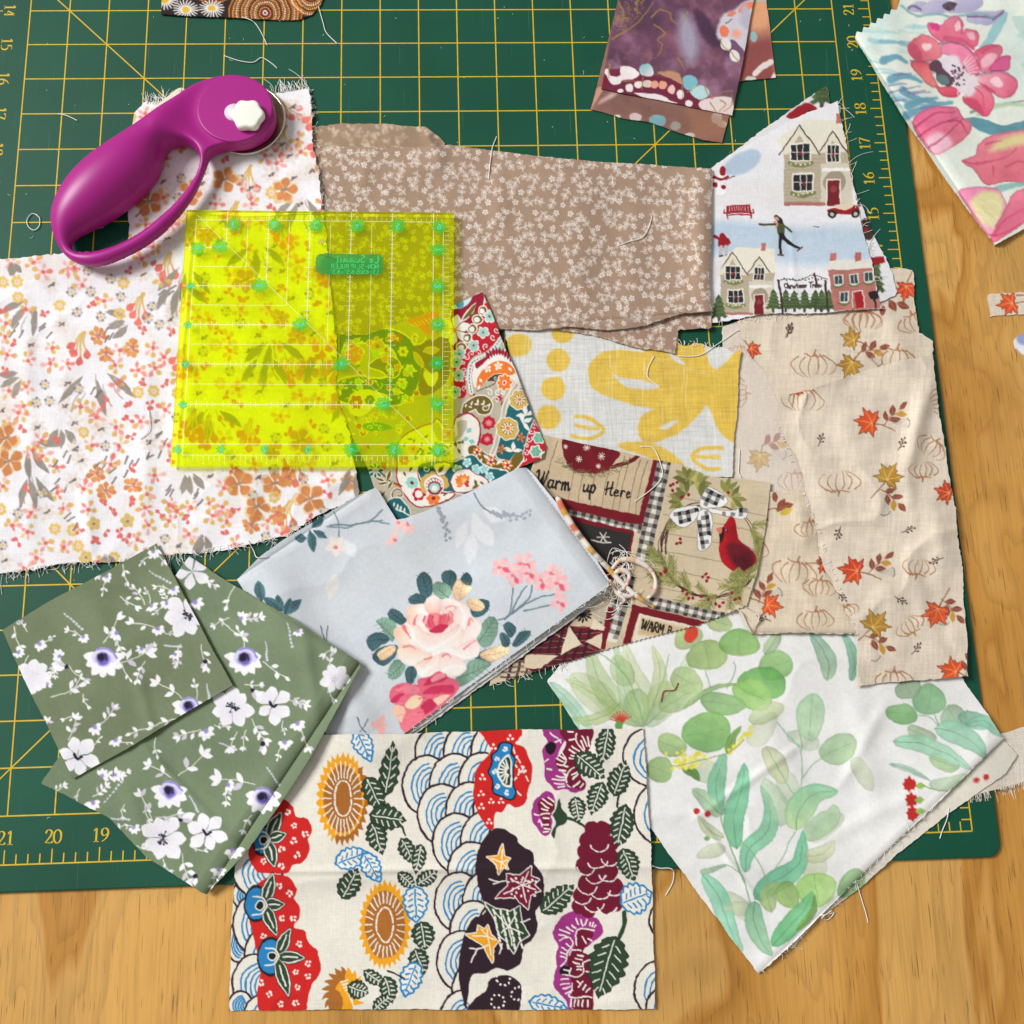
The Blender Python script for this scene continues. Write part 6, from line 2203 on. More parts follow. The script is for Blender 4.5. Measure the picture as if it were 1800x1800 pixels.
def p_cardinal(c):
    R = c.R
    WOOD, MR, CHK, CHW = (206, 188, 158), (116, 18, 30), (62, 58, 56), (226, 220, 208)
    c.frame(920, 760, 4.091)
    c.wash(.05, 40)
    c.wash(.35, 90, 5, (182, 158, 122))

    def quad(p_, q_, r_, s_, col, **k):
        c.fill([p_, q_, r_, s_], col, smooth=False, **k)

    def gingham(p0, p1, wd, cell, n):
        """checked band from p0 to p1 (centre line)"""
        p0, p1 = np.array(p0, float), np.array(p1, float)
        L_ = np.linalg.norm(p1 - p0)
        u = (p1 - p0) / L_
        v = np.array([-u[1], u[0]])
        quad(p0 + v * wd / 2, p1 + v * wd / 2, p1 - v * wd / 2, p0 - v * wd / 2, CHW)
        m = int(L_ / cell)
        for i in range(m):
            for j in range(n):
                q = p0 + u * cell * (i + .5) + v * (wd / n * (j + .5) - wd / 2)
                hw, hh = u * cell * .5, v * wd / n * .5
                if i % 2 == 0 and j % 2 == 0:
                    col = CHK
                elif i % 2 == 0 or j % 2 == 0:
                    col = (146, 140, 132)
                else:
                    continue
                quad(q + hw + hh, q - hw + hh, q - hw - hh, q + hw - hh, col)

    # mug panel: planks
    quad((150, -40), (960, 200), (850, 620), (40, 420), (200, 178, 146))
    c.wash(.03, 24, 8)
    for x in (205, 372, 440, 525, 610, 690, 730, 800, 850):
        c.line([(x + 40, 20 + x * .22), (x - 5, 170 + x * .22), (x - 52, 420 + x * .22)], 5, (84, 62, 46), a=.8, w2=3)
    c.fill([(285, 45), (480, 75), (690, 145), (660, 210), (600, 280), (490, 300), (380, 280), (310, 220)], (112, 18, 30), var=.10)
    c.line([(640, 250), (760, 210), (820, 170)], 26, (100, 20, 30))
    for x, y, r in ((455, 110, 22), (400, 190, 20), (560, 170, 26), (305, 100, 16), (540, 240, 16)):
        for k in range(4):
            t = math.radians(45 * k + 10)
            c.line([(x - r * math.cos(t), y - r * math.sin(t)), (x + r * math.cos(t), y + r * math.sin(t))], 6, (232, 216, 196), smooth=False)
    for k in range(70):
        t = R.random()
        x, y = 210 + 540 * t, 190 + 110 * math.sin(t * 3.1) + R.uniform(-20, 20)
        a = R.uniform(-1, 1)
        c.line([(x, y), (x + 46 * math.cos(a), y + 30 * math.sin(a))], 4.5, R.choice(((120, 122, 76), (150, 146, 96), (90, 92, 60))), a=.85, smooth=False)
    script(c, "Warm", 88, 385, 112, (28, 22, 24), 13, 8, sp=.62, wide=.82)
    script(c, "up", 425, 425, 100, (28, 22, 24), 13, 8, sp=.62, wide=.9)
    script(c, "Here", 590, 448, 88, (28, 22, 24), 12, 8, sp=.62, wide=.85)
    # red frame and checked bands
    quad((935, 195), (985, 205), (880, 660), (820, 640), MR)
    quad((180, 455), (840, 600), (862, 680), (150, 520), MR)
    gingham((120, 540), (860, 700), 54, 30, 2)
    gingham((1020, 200), (850, 930), 100, 33, 3)
    # blackboard
    quad((290, 590), (800, 710), (740, 1080), (250, 960), MR)
    quad((330, 630), (780, 735), (725, 1000), (300, 900), (46, 42, 42))
    c.line([(490, 770), (560, 790), (630, 792)], 10, (206, 200, 190))
    for k in range(3):
        t = math.radians(60 * k)
        c.line([(575 - 44 * math.cos(t), 752 - 40 * math.sin(t)), (575 + 44 * math.cos(t), 752 + 40 * math.sin(t))], 9, (206, 200, 190), smooth=False)
    # cardinal panel
    quad((1060, 215), (1480, 290), (1780, 380), (1590, 1290), WOOD)
    quad((1060, 215), (1590, 1290), (1150, 1220), (880, 1170), WOOD)
    for k in range(7):
        c.line([(1030 - k * 24, 460 + k * 130), (1400 - k * 24, 520 + k * 130), (1740 - k * 26, 600 + k * 130)], 6, (140, 120, 96), a=.75)
    for k in range(60):
        x, y = R.uniform(940, 1700), R.uniform(330, 1200)
        c.line([(x, y), (x + R.uniform(60, 160), y + R.uniform(8, 24))], 3, (170, 150, 120), a=.35, smooth=False)
    # wreath of twigs with sprigs of needles
    cx, cy, rx, ry = 1345, 840, 345, 330
    for k in range(16):
        a0 = R.uniform(0, 6.3)
        f = R.uniform(.94, 1.08)
        pts = [(cx + rx * f * math.cos(a0 + q) + R.uniform(-8, 8), cy + ry * f * math.sin(a0 + q) + R.uniform(-8, 8)) for q in np.linspace(0, R.uniform(.8, 1.8), 8)]
        c.line(pts, R.uniform(7, 13), R.choice(((86, 44, 42), (64, 40, 38), (110, 74, 60), (52, 30, 34))), w2=4)

    def needles(x, y, ang, l, cols=((132, 134, 70), (156, 152, 84), (110, 116, 66))):
        t = math.radians(ang)
        c.line([(x, y), (x + l * math.cos(t), y + l * math.sin(t))], 6, (104, 84, 56), smooth=False)
        for k in range(13):
            f = k / 13
            for sd in (-1, 1):
                u = t + sd * .75 + R.uniform(-.15, .15)
                bx, by = x + l * f * math.cos(t), y + l * f * math.sin(t)
                c.line([(bx, by), (bx + l * .33 * math.cos(u), by + l * .33 * math.sin(u))], 5.5, R.choice(cols), w2=3, smooth=False, a=.95)

    def holly(x, y, ang, l):
        for k in range(5):
            c.leaf(x, y, l * R.uniform(.7, 1.1), l * .34, ang + (k - 2) * 34, R.choice(((134, 132, 72), (164, 158, 96), (110, 110, 58))), var=.1)

    for k in range(38):
        a = R.uniform(.1, 3.6) if R.random() < .8 else R.uniform(-.6, 0)
        needles(cx + rx * math.cos(a), cy + ry * math.sin(a), math.degrees(a) + R.choice((60, 100, 130, 30)), R.uniform(100, 170))
    for q in ((1210, 380, -90), (1240, 360, -60), (1170, 440, -150), (1130, 500, 150), (1260, 430, -30), (1450, 430, -40), (1500, 470, 10), (1180, 330, -110)):
        holly(q[0], q[1], q[2], 110)
    for x, y in ((1060, 385), (1080, 375), (1108, 362), (1075, 418), (1140, 465), (1185, 450), (1475, 430), (1105, 800), (1130, 795), (1130, 765), (1290, 1040), (1310, 1020), (1330, 1045), (1320, 1070), (990, 1020), (1020, 1000), (1025, 990), (1145, 1140), (1175, 1165), (1190, 1195), (1220, 1190), (1500, 1155), (1530, 1195), (1560, 1190), (1330, 1205), (1280, 1180), (1385, 1235), (1435, 1230), (1410, 1250), (1520, 1200)):
        c.dot(x, y, 12, (140, 26, 34))
    # checked bow
    def bow(pts, n, u):
        P = spline(np.array(pts, float), True, 5)
        c.fill(pts, (232, 230, 226))
        u = np.array(u, float) / np.linalg.norm(u)
        v = np.array([-u[1], u[0]])
        lo, hi = P.min(0), P.max(0)
        cell = 30
        for i in range(-12, 13):
            for j in range(-12, 13):
                q = (lo + hi) / 2 + u * i * cell + v * j * cell
                if i % 2 and j % 2:
                    col = (24, 24, 26)
                elif i % 2 or j % 2:
                    col = (128, 126, 124)
                else:
                    continue
                cn = np.array([q + (u + v) * cell / 2, q + (u - v) * cell / 2, q - (u + v) * cell / 2, q - (u - v) * cell / 2])
                if (psdf(cn[:, 0], cn[:, 1], P) < 5).all():
                    c.fill(cn, col, smooth=False, a=.95)
        c.line(np.vstack([P, P[:1]]), 4, (60, 58, 58), smooth=False, a=.6)

    bow([(1265, 530), (1290, 450), (1325, 395), (1420, 430), (1470, 490), (1430, 530), (1340, 545)], 5, (1, .45))
    bow([(1050, 595), (1110, 545), (1240, 530), (1270, 560), (1230, 640), (1150, 685), (1090, 650)], 5, (1, -.2))
    bow([(1340, 545), (1450, 560), (1600, 545), (1605, 600), (1560, 625), (1440, 595), (1350, 575)], 5, (1, .05))
    bow([(1260, 570), (1330, 560), (1360, 640), (1340, 820), (1255, 840), (1255, 700)], 5, (.15, 1))
    # the bird
    c.fill([(1490, 600), (1520, 635), (1535, 700), (1550, 770), (1620, 830), (1672, 890), (1665, 950), (1640, 1005), (1560, 1015), (1480, 985), (1430, 930), (1405, 850), (1412, 760), (1415, 700), (1450, 655)], (166, 18, 30), var=.10)
    c.fill([(1470, 800), (1560, 800), (1650, 870), (1655, 960), (1600, 1005), (1520, 960), (1470, 880)], (96, 16, 30), var=.18, soft=8)
    c.fill([(1412, 700), (1440, 690), (1442, 760), (1425, 792), (1410, 770)], (46, 20, 24))
    c.fill([(1392, 695), (1420, 680), (1428, 712), (1410, 725)], (206, 120, 96))
    c.dot(1458, 702, 10, (30, 16, 18))
    c.dot(1455, 700, 4, (220, 210, 200))
    for k in range(10):
        needles(R.uniform(1470, 1640), R.uniform(1010, 1060), R.uniform(-60, 20), 80)
    # bottom band, sign
    quad((800, 1200), (1640, 1380), (1640, 1420), (780, 1262), (214, 196, 166), a=.0)
    gingham((900, 1216), (1460, 1345), 84, 33, 3)
    gingham((760, 1020), (620, 1500), 108, 34, 3)
    quad((785, 1235), (1500, 1410), (1480, 1450), (770, 1300), MR)
    quad((785, 1235), (840, 1250), (770, 1520), (715, 1520), MR)
    quad((830, 1300), (1500, 1460), (1480, 1600), (775, 1560), (226, 216, 196))
    quad((850, 1330), (1300, 1430), (1280, 1520), (830, 1450), (196, 166, 120), soft=6, a=.8)
    script(c, "WARM B", 845, 1412, 66, (28, 24, 26), 11, 13, sp=.72, wide=.85)
    # quilt block
    quad((520, 1150), (650, 1180), (570, 1570), (440, 1560), (180, 170, 156), a=.5)
    quad((610, 1250), (650, 1262), (590, 1560), (545, 1560), MR)
    quad((60, 1380), (330, 1310), (600, 1420), (560, 1580), (110, 20, 34))
    quad((-160, 1500), (60, 1400), (560, 1580), (100, 1760), (96, 18, 32))
    for k in range(9):
        x = -150 + k * 62
        c.line([(x + 130, 1360 + 8 * k), (x + 30, 1800)], 20, (48, 22, 30), a=.8, smooth=False)
        c.line([(-160, 1470 + k * 36), (560, 1370 + k * 52)], 16, (48, 22, 30), a=.6, smooth=False)
        c.line([(-160, 1450 + k * 40), (560, 1390 + k * 46)], 4, (214, 196, 170), a=.6, smooth=False)
    quad((400, 1260), (500, 1290), (520, 1400), (330, 1390), (206, 188, 156))
    quad((325, 1390), (412, 1520), (270, 1600), (300, 1480), (222, 208, 182))
    quad((510, 1340), (590, 1400), (580, 1425), (480, 1410), (226, 212, 186))
    quad((570, 1440), (560, 1560), (440, 1500), (500, 1470), (222, 206, 178))
    quad((20, 1600), (250, 1600), (120, 1700), (0, 1690), (214, 196, 168))
    for k in range(6):
        t = math.radians(30 * k)
        c.line([(425 - 62 * math.cos(t), 1310 - 52 * math.sin(t)), (425 + 62 * math.cos(t), 1310 + 52 * math.sin(t))], 10, (28, 24, 26), smooth=False)
    for k in range(12):
        t = math.radians(30 * k)
        c.dot(425 + 46 * math.cos(t), 1310 + 40 * math.sin(t), 9, (28, 24, 26))


def p_bluerose(c):
    R = c.R
    c.wash(.02, 110)
    c.wash(.25, 140, 17, (196, 196, 190))
    TEA, TE2, SAGE, PCH, PK, HOT, SLT = (66, 96, 102), (88, 118, 118), (132, 156, 140), (236, 196, 168), (240, 186, 184), (214, 72, 104), (112, 134, 142)

    def lf(x, y, l, w, a, col=TEA):
        c.leaf(x, y, l, w, a, col, g2=tuple(min(255, 1.25 * q) for q in col), ga=a + 90, var=.08, vein=tuple(.72 * q for q in col), vw=5)
        for k in range(4):
            t, f = math.radians(a), .25 + .17 * k
            for sd in (-1, 1):
                u = t + sd * .8
                c.line([(x + l * f * math.cos(t), y + l * f * math.sin(t)), (x + l * f * math.cos(t) + w * .36 * math.cos(u), y + l * f * math.sin(t) + w * .36 * math.sin(u))], 3, tuple(.75 * q for q in col), a=.6, smooth=False)

    c.frame(600, 600)
    # ghost leaves
    for q in ((700, 900, 150, 60, 80), (660, 950, 150, 60, 110), (750, 880, 130, 80, 30), (720, 950, 150, 80, 60), (690, 1000, 180, 70, 95), (20, 1050, 100, 60, 60)):
        c.leaf(*q, (229, 230, 231), a=.85, soft=3)
    c.line([(700, 800), (740, 870), (800, 900)], 8, SLT)
    for k in range(22):
        t = k / 21
        c.dot(800 + 200 * t + R.uniform(-8, 8), 895 + 30 * math.sin(3 * t) + R.uniform(-20, 20), 16 - 9 * t, (162, 172, 178), ry=9, ang=R.uniform(0, 180))
    for k in range(16):
        t = k / 15
        c.dot(525 + 40 * t + R.uniform(-16, 16), 880 + 170 * t, 14 - 7 * t, (152, 160, 166), ry=9, ang=R.uniform(0, 180))
    c.line([(-60, 970), (80, 965), (160, 940), (215, 890)], 9, SLT)
    c.line([(160, 945), (250, 965)], 8, SLT)
    for x, y, r in ((270, 1040, 46), (350, 980, 44), (310, 960, 36)):
        for k in range(4):
            c.leaf(x, y, r, r * .7, R.uniform(0, 360), (238, 196, 190), soft=2)
        c.leaf(x, y, r * .6, r * .4, R.uniform(0, 360), (226, 110, 120), soft=2)
    # blossom spray
    for pts in ([(830, 1468), (890, 1430), (905, 1300)], [(900, 1430), (930, 1360), (980, 1290)], [(900, 1430), (985, 1360), (1005, 1290)], [(860, 1465), (1000, 1370), (1125, 1330)], [(960, 1425), (1060, 1400), (1120, 1390)]):
        c.line(pts, 8, (104, 128, 136))
    for x, y, r in ((850, 1190, 60), (915, 1240, 56), (960, 1170, 60), (990, 1225, 52), (1060, 1270, 56), (1120, 1230, 60), (1150, 1280, 60), (1155, 1375, 48)):
        a = R.uniform(0, 70)
        for k in range(5):
            c.leaf(x, y, r * R.uniform(.9, 1.2), r * .72, a + 72 * k, (243, 205, 200), g2=(240, 176, 180), ga=R.uniform(0, 360), tip=.65)
        c.leaf(x, y, r * .8, r * .42, a + 30, (224, 96, 118), soft=2)
        c.leaf(x, y, r * .5, r * .3, a + 170, (226, 120, 130), soft=2)
    # the big rose and its leaves
    c.frame(640, 990, 3.638)
    DT, GN, PE = (62, 92, 98), (120, 152, 132), (238, 198, 160)

    def lfp(pts, col, tip, root):
        c.fill(pts, col, g2=tuple(min(255, 1.22 * q) for q in col), ga=R.uniform(0, 360), var=.09, rim=.1)
        dk = tuple(.66 * q for q in col) if col is not PE else (206, 150, 112)
        t, r_ = np.array(tip, float), np.array(root, float)
        c.line([r_, t], 4.5, dk, w2=2, smooth=False)
        d = t - r_
        n = np.array((-d[1], d[0]))
        for k in range(1, 5):
            p = r_ + d * (.12 + .17 * k)
            for sd in (-1, 1):
                c.line([p, p + d * .16 + n * sd * .24], 3.2, dk, a=.75, smooth=False)

    lfp([(340, 140), (345, 90), (375, 55), (420, 80), (440, 130), (435, 200), (400, 240), (360, 200)], DT, (375, 60), (410, 235))
    lfp([(495, 110), (500, 60), (550, 42), (590, 70), (585, 140), (555, 180), (520, 160)], DT, (560, 50), (530, 175))
    lfp([(605, 120), (650, 58), (692, 100), (680, 150), (640, 170)], DT, (655, 65), (620, 170))
    lfp([(440, 140), (480, 120), (540, 140), (560, 190), (500, 235), (450, 200)], GN, (450, 145), (540, 220))
    lfp([(570, 150), (600, 95), (640, 130), (690, 150), (660, 200), (605, 242), (570, 200)], PE, (640, 110), (605, 240))
    lfp([(278, 225), (340, 192), (400, 225), (380, 268), (310, 262)], DT, (280, 228), (390, 250))
    lfp([(148, 325), (170, 290), (230, 310), (268, 360), (262, 398), (200, 380), (160, 360)], DT, (160, 300), (262, 390))
    lfp([(80, 370), (130, 350), (200, 380), (205, 450), (180, 500), (130, 450), (105, 410)], GN, (85, 372), (195, 480))
    lfp([(15, 490), (60, 450), (120, 445), (160, 490), (110, 530), (60, 565), (30, 540)], DT, (20, 500), (155, 485))
    lfp([(55, 600), (100, 545), (200, 520), (215, 560), (190, 610), (130, 660), (80, 640)], DT, (60, 620), (205, 550))
    lfp([(85, 585), (130, 545), (190, 525), (200, 555), (160, 600), (110, 620)], PE, (90, 600), (195, 535))
    lfp([(150, 730), (165, 660), (210, 615), (265, 655), (240, 710), (190, 738)], GN, (155, 728), (250, 640))
    lfp([(262, 700), (290, 658), (330, 670), (335, 720), (300, 780), (268, 750)], DT, (300, 775), (310, 665))
    lfp([(720, 480), (750, 390), (800, 345), (850, 360), (855, 430), (820, 510), (760, 540)], GN, (835, 355), (730, 510))
    lfp([(680, 300), (720, 235), (790, 240), (803, 275), (770, 325), (710, 345)], DT, (800, 270), (690, 320))
    lfp([(650, 240), (700, 222), (740, 240), (770, 280), (720, 310), (680, 290)], PE, (765, 285), (660, 250))
    lfp([(700, 600), (760, 560), (860, 535), (900, 580), (800, 640), (740, 640)], DT, (880, 560), (710, 610))
    lfp([(740, 590), (790, 550), (880, 525), (935, 560), (870, 610), (800, 632)], PE, (930, 560), (745, 600))
    lfp([(580, 740), (640, 700), (660, 640), (720, 615), (810, 640), (800, 660), (700, 740), (610, 790)], GN, (800, 650), (600, 740))
    lfp([(865, 460), (890, 440), (935, 490), (920, 535), (880, 530)], DT, (925, 530), (880, 450))
    lfp([(890, 390), (930, 375), (975, 420), (940, 480), (905, 440)], DT, (900, 380), (950, 460))
    lfp([(945, 530), (990, 450), (1060, 430), (1050, 480), (990, 530)], DT, (1055, 435), (960, 525))

    def pt(pts, col, c2=None, ga=90):
        c.fill(pts, col, g2=c2 or (250, 240, 233), ga=ga, var=.025, rim=.05, soft=1.3)

    pt([(385, 260), (400, 225), (450, 208), (485, 235), (540, 222), (600, 245), (660, 270), (680, 330), (740, 370), (750, 430), (715, 480), (740, 540), (720, 600), (650, 615), (630, 640), (650, 680), (580, 730), (480, 690), (420, 730), (350, 720), (325, 660), (270, 650), (215, 600), (215, 545), (240, 530), (195, 470), (195, 415), (240, 400), (275, 360), (270, 300), (310, 265)], (247, 228, 216))
    for q, col, ga in (([(195, 415), (240, 402), (290, 410), (310, 470), (330, 530), (240, 530), (200, 470)], (242, 196, 168), 20), ([(215, 545), (290, 520), (380, 560), (440, 585), (360, 630), (270, 645), (218, 600)], (243, 204, 178), 90),
                       ([(272, 300), (320, 262), (385, 262), (380, 320), (340, 370), (300, 400), (272, 360)], (243, 198, 174), 0), ([(385, 265), (405, 222), (455, 208), (488, 245), (480, 320), (420, 330)], (241, 178, 164), -90),
                       ([(490, 245), (540, 222), (610, 250), (600, 300), (560, 330), (500, 320)], (245, 206, 196), -60), ([(560, 330), (610, 250), (665, 275), (680, 340), (640, 440), (560, 490)], (244, 212, 202), 20),
                       ([(640, 440), (680, 345), (745, 380), (748, 430), (710, 480), (620, 520)], (245, 216, 206), 30), ([(560, 560), (640, 510), (715, 485), (740, 545), (715, 605), (620, 610)], (245, 216, 208), 60),
                       ([(480, 580), (560, 580), (630, 620), (650, 680), (580, 728), (490, 690)], (243, 208, 198), 80), ([(360, 650), (440, 590), (480, 590), (480, 690), (420, 728), (355, 715)], (244, 214, 200), 100),
                       ([(325, 650), (400, 610), (440, 590), (400, 650), (350, 690)], (240, 184, 156), 100), ([(300, 420), (330, 390), (390, 440), (480, 450), (560, 430), (600, 390), (640, 440), (600, 520), (500, 570), (420, 570), (340, 530)], (244, 206, 196), 90)):
        pt(q, col, ga=ga)
    c.fill([(370, 370), (400, 340), (440, 320), (520, 330), (572, 365), (545, 400), (490, 445), (430, 440)], (234, 128, 134), soft=2)
    for k in range(13):
        x = 385 + k * 14
        c.line([(x, 335 + R.uniform(-12, 8)), (x + R.uniform(-6, 6), 370), (x * .6 + 188, 412)], R.uniform(7, 13), R.choice(((244, 176, 172), (222, 82, 106), (240, 150, 152), (206, 58, 88))), w2=4)
    c.fill([(415, 438), (440, 410), (475, 390), (540, 396), (520, 425), (480, 447)], (204, 48, 84))
    for q, w_, col in (([(320, 390), (330, 355), (342, 332)], 18, (228, 116, 120)), ([(255, 408), (272, 440), (300, 482)], 26, (230, 124, 124)), ([(250, 540), (290, 530), (325, 552)], 9, (224, 110, 116)), ([(385, 612), (420, 605), (442, 588)], 9, (222, 100, 110)), ([(498, 592), (530, 580), (555, 602)], 11, (230, 120, 126)), ([(668, 395), (680, 352), (698, 372)], 13, (230, 124, 130)), ([(640, 545), (680, 515), (712, 488)], 13, (234, 138, 142)), ([(518, 285), (560, 270), (585, 292)], 8, (228, 130, 132)), ([(545, 310), (565, 335), (560, 360)], 9, (226, 110, 120))):
        c.line(q, w_, col, w2=4, soft=1.6)
    for q in ([(305, 425), (335, 500), (420, 550)], [(420, 552), (520, 505), (610, 440)], [(605, 262), (645, 340), (610, 430)], [(350, 300), (400, 330), (380, 400)], [(440, 590), (500, 560), (600, 560)], [(560, 575), (640, 600), (710, 590)], [(370, 715), (440, 650), (470, 600)], [(500, 690), (560, 660), (640, 670)]):
        c.line(q, 20, (253, 248, 243), w2=7, soft=3, a=.85)
    # second rose
    pt([(160, 860), (180, 790), (260, 765), (340, 780), (350, 740), (430, 720), (480, 690), (520, 720), (580, 750), (605, 800), (520, 900), (300, 1090), (240, 1060), (220, 1000), (180, 940), (200, 890)], (226, 94, 120), (236, 130, 140))
    for q, col in (([(380, 780), (420, 730), (510, 705), (525, 740), (440, 772)], (204, 50, 90)), ([(370, 835), (430, 790), (560, 778), (570, 830), (480, 832)], (206, 54, 92)), ([(168, 880), (210, 840), (262, 828), (200, 892)], (204, 50, 90)), ([(370, 905), (420, 865), (465, 900), (400, 965), (365, 945)], (200, 48, 88)),
                   ([(200, 800), (270, 775), (350, 800), (330, 840), (240, 830)], (238, 130, 148)), ([(265, 912), (310, 850), (370, 860), (352, 910), (300, 932)], (248, 214, 178)), ([(440, 872), (500, 845), (545, 850), (480, 905)], (247, 204, 180)), ([(180, 945), (200, 905), (262, 930), (240, 1015)], (246, 194, 168)), ([(258, 965), (360, 930), (385, 975), (290, 1045), (250, 1025)], (234, 118, 136)), ([(430, 740), (490, 700), (520, 720), (450, 760)], (240, 150, 160))):
        c.fill(q, col, var=.05, soft=1.6)
    for k in range(16):
        x, y = R.uniform(200, 540), R.uniform(770, 1000)
        c.line([(x, y), (x + 22, y - 8), (x + 44, y - 4)], R.uniform(5, 9), R.choice(((246, 170, 168), (204, 50, 90), (238, 120, 140))), a=.6, w2=3)
    c.frame(600, 1200)
    for k in range(8):
        c.leaf(180 + R.uniform(-20, 40), 220 + R.uniform(-20, 50), 46, 30, R.uniform(0, 360), (240, 180, 172), soft=2)
    c.line([(85, 180), (100, 230), (130, 260)], 6, (96, 110, 118))
    c.line([(140, 190), (100, 260)], 6, (96, 110, 118))
    # left side
    c.frame(300, 780, 4.737)
    for q in ((1180, 700, 150, 80, -50), (1190, 720, 130, 60, 30), (1160, 720, 190, 80, 80), (1130, 790, 100, 80, 180)):
        lf(*q)
    c.line([(1300, 690), (1450, 700), (1600, 660), (1760, 640)], 10, SLT)
    c.line([(1360, 570), (1400, 660), (1405, 770)], 10, SLT)
    for k in range(5):
        c.leaf(1380, 850, 95, 66, 72 * k + 20, (232, 222, 212), soft=2)
    c.dot(1375, 865, 18, (232, 120, 120), soft=2)
    c.frame(0, 600)
    for q in ((1380, 1370, 110, 60, -100), (1480, 1440, 110, 50, -100), (1490, 1420, 130, 50, 215), (1500, 1440, 120, 54, -40), (1500, 1450, 100, 44, -70), (1490, 1460, 70, 40, 20)):
        lf(*q)
    c.leaf(1740, 1360, 140, 70, -80, (228, 220, 210), a=.7)
    for pts in ([(1690, 1500), (1710, 1570), (1730, 1640)], [(1730, 1500), (1720, 1580), (1740, 1640)]):
        c.line(pts, 6, (96, 116, 124))


def p_peony(c):
    R = c.R
    c.C[:] = (228, 234, 222)
    c.wash(.02, 80)
    c.wash(.5, 120, 3, (190, 222, 222))
    PK, PK2, HOT, TL, TL2, LAV = (236, 148, 164), (220, 100, 126), (190, 44, 92), (110, 156, 166), (150, 190, 196), (196, 192, 216)
    c.frame(1200, 0)

    def brush(pts, w, col, a=.9, w2=None):
        c.line(pts, w, col, a=a, w2=w2, soft=1.8)

    for k in range(34):
        x, y = R.uniform(930, 1250), R.uniform(130, 560)
        brush([(x, y), (x + 60, y + R.uniform(-12, 22)), (x + R.uniform(110, 190), y + R.uniform(0, 46))], R.uniform(10, 30), R.choice(((150, 196, 206), (122, 174, 190), (176, 214, 214), (206, 228, 214))), a=.7, w2=6)
    for q in ([(1160, 480), (1240, 520), (1330, 540)], [(1180, 610), (1300, 560), (1420, 540)], [(1100, 420), (1180, 400), (1260, 430)], [(1060, 320), (1130, 300), (1180, 330)], [(1190, 560), (1260, 530), (1340, 520)]):
        brush(q, 44, (104, 158, 178), w2=16)
    for k in range(9):
        x, y = R.uniform(1080, 1300), R.uniform(380, 600)
        brush([(x, y), (x + 90, y - 10)], 8, (120, 106, 150), w2=3)
    # big leaves right
    c.fill([(1560, 250), (1600, 200), (1640, 120), (1700, 60), (1710, 90), (1660, 200), (1600, 260)], (158, 200, 204))
    c.fill([(1490, 620), (1600, 630), (1700, 660), (1900, 610), (1900, 690), (1700, 720), (1560, 690)], (96, 148, 160), var=.06)
    brush([(1520, 590), (1640, 560), (1800, 530)], 14, (110, 130, 120), w2=8)
    brush([(1560, 600), (1700, 550), (1860, 560)], 34, (186, 206, 176), w2=14)
    for q in ((1730, 90, 180, 90, 30), (1780, 340, 160, 80, 10), (1760, 190, 150, 70, -10)):
        c.leaf(*q, (186, 214, 204), a=.8)
    # lavender flowers along the top
    for q in ([(1180, 50), (1230, 10), (1290, 20), (1250, 60)], [(1250, 60), (1320, 0), (1420, 10), (1400, 60), (1320, 75)], [(1380, 60), (1440, 0), (1560, -20), (1580, 30), (1500, 70)], [(1490, 110), (1530, 60), (1640, 60), (1700, 50), (1640, 120), (1560, 130)]):
        c.fill(q, LAV, g2=(172, 166, 200), ga=60)
    for q in ([(1370, 30), (1410, 10), (1450, 20), (1410, 60)],):
        c.fill(q, (84, 66, 84))
    for q in ([(1190, 45), (1220, 30), (1260, 50)], [(1500, 90), (1580, 85), (1640, 90)], [(1640, 100), (1680, 70), (1690, 60)], [(1380, 40), (1400, 20), (1430, 50)]):
        brush(q, 10, (104, 84, 112))
    brush([(1150, 30), (1230, 80), (1340, 70), (1420, 90), (1560, 70), (1640, 90)], 12, (130, 170, 176))

    def petal(pts, c1=PK, c2=PK2, ga=60):
        c.fill(pts, c1, g2=c2, ga=ga, rim=.14, var=.05)

    # open flower
    c.frame(1560, 0, 4.55)
    for q, c1, c2, ga in (([(320, 220), (325, 180), (370, 178), (430, 200), (460, 160), (510, 132), (570, 140), (605, 190), (600, 260), (620, 235), (690, 240), (735, 270), (725, 340), (690, 375), (590, 320), (480, 310), (430, 340), (350, 280)], (236, 132, 156), (224, 100, 132), 90),
                          ([(160, 380), (200, 320), (250, 290), (280, 270), (360, 300), (420, 360), (435, 440), (380, 480), (270, 495), (190, 455)], (234, 136, 146), (216, 100, 120), 150), ([(185, 510), (220, 485), (340, 510), (360, 580), (410, 700), (330, 680), (260, 610), (210, 560)], (226, 96, 110), (240, 148, 138), 90),
                          ([(380, 680), (420, 690), (500, 690), (585, 720), (560, 765), (490, 782), (430, 762)], (232, 112, 116), (208, 70, 100), 60), ([(690, 420), (760, 370), (850, 355), (915, 370), (915, 440), (840, 550), (750, 580), (725, 480)], (214, 92, 120), (232, 136, 156), 60),
                          ([(810, 560), (870, 480), (930, 445), (990, 450), (985, 500), (970, 560), (880, 575)], (220, 90, 146), (230, 110, 156), 40), ([(700, 640), (760, 600), (880, 570), (970, 590), (1040, 640), (1020, 740), (950, 787), (880, 772), (800, 710)], (244, 176, 186), (224, 100, 130), 30),
                          ([(595, 780), (660, 740), (720, 680), (800, 715), (858, 790), (830, 900), (780, 935), (700, 890), (620, 830)], (238, 140, 156), (216, 84, 116), 100), ([(430, 360), (520, 340), (620, 360), (690, 430), (745, 545), (700, 610), (620, 570), (560, 480), (480, 445), (430, 425)], (234, 140, 172), (226, 116, 146), 60)):
        petal(q, c1, c2, ga)
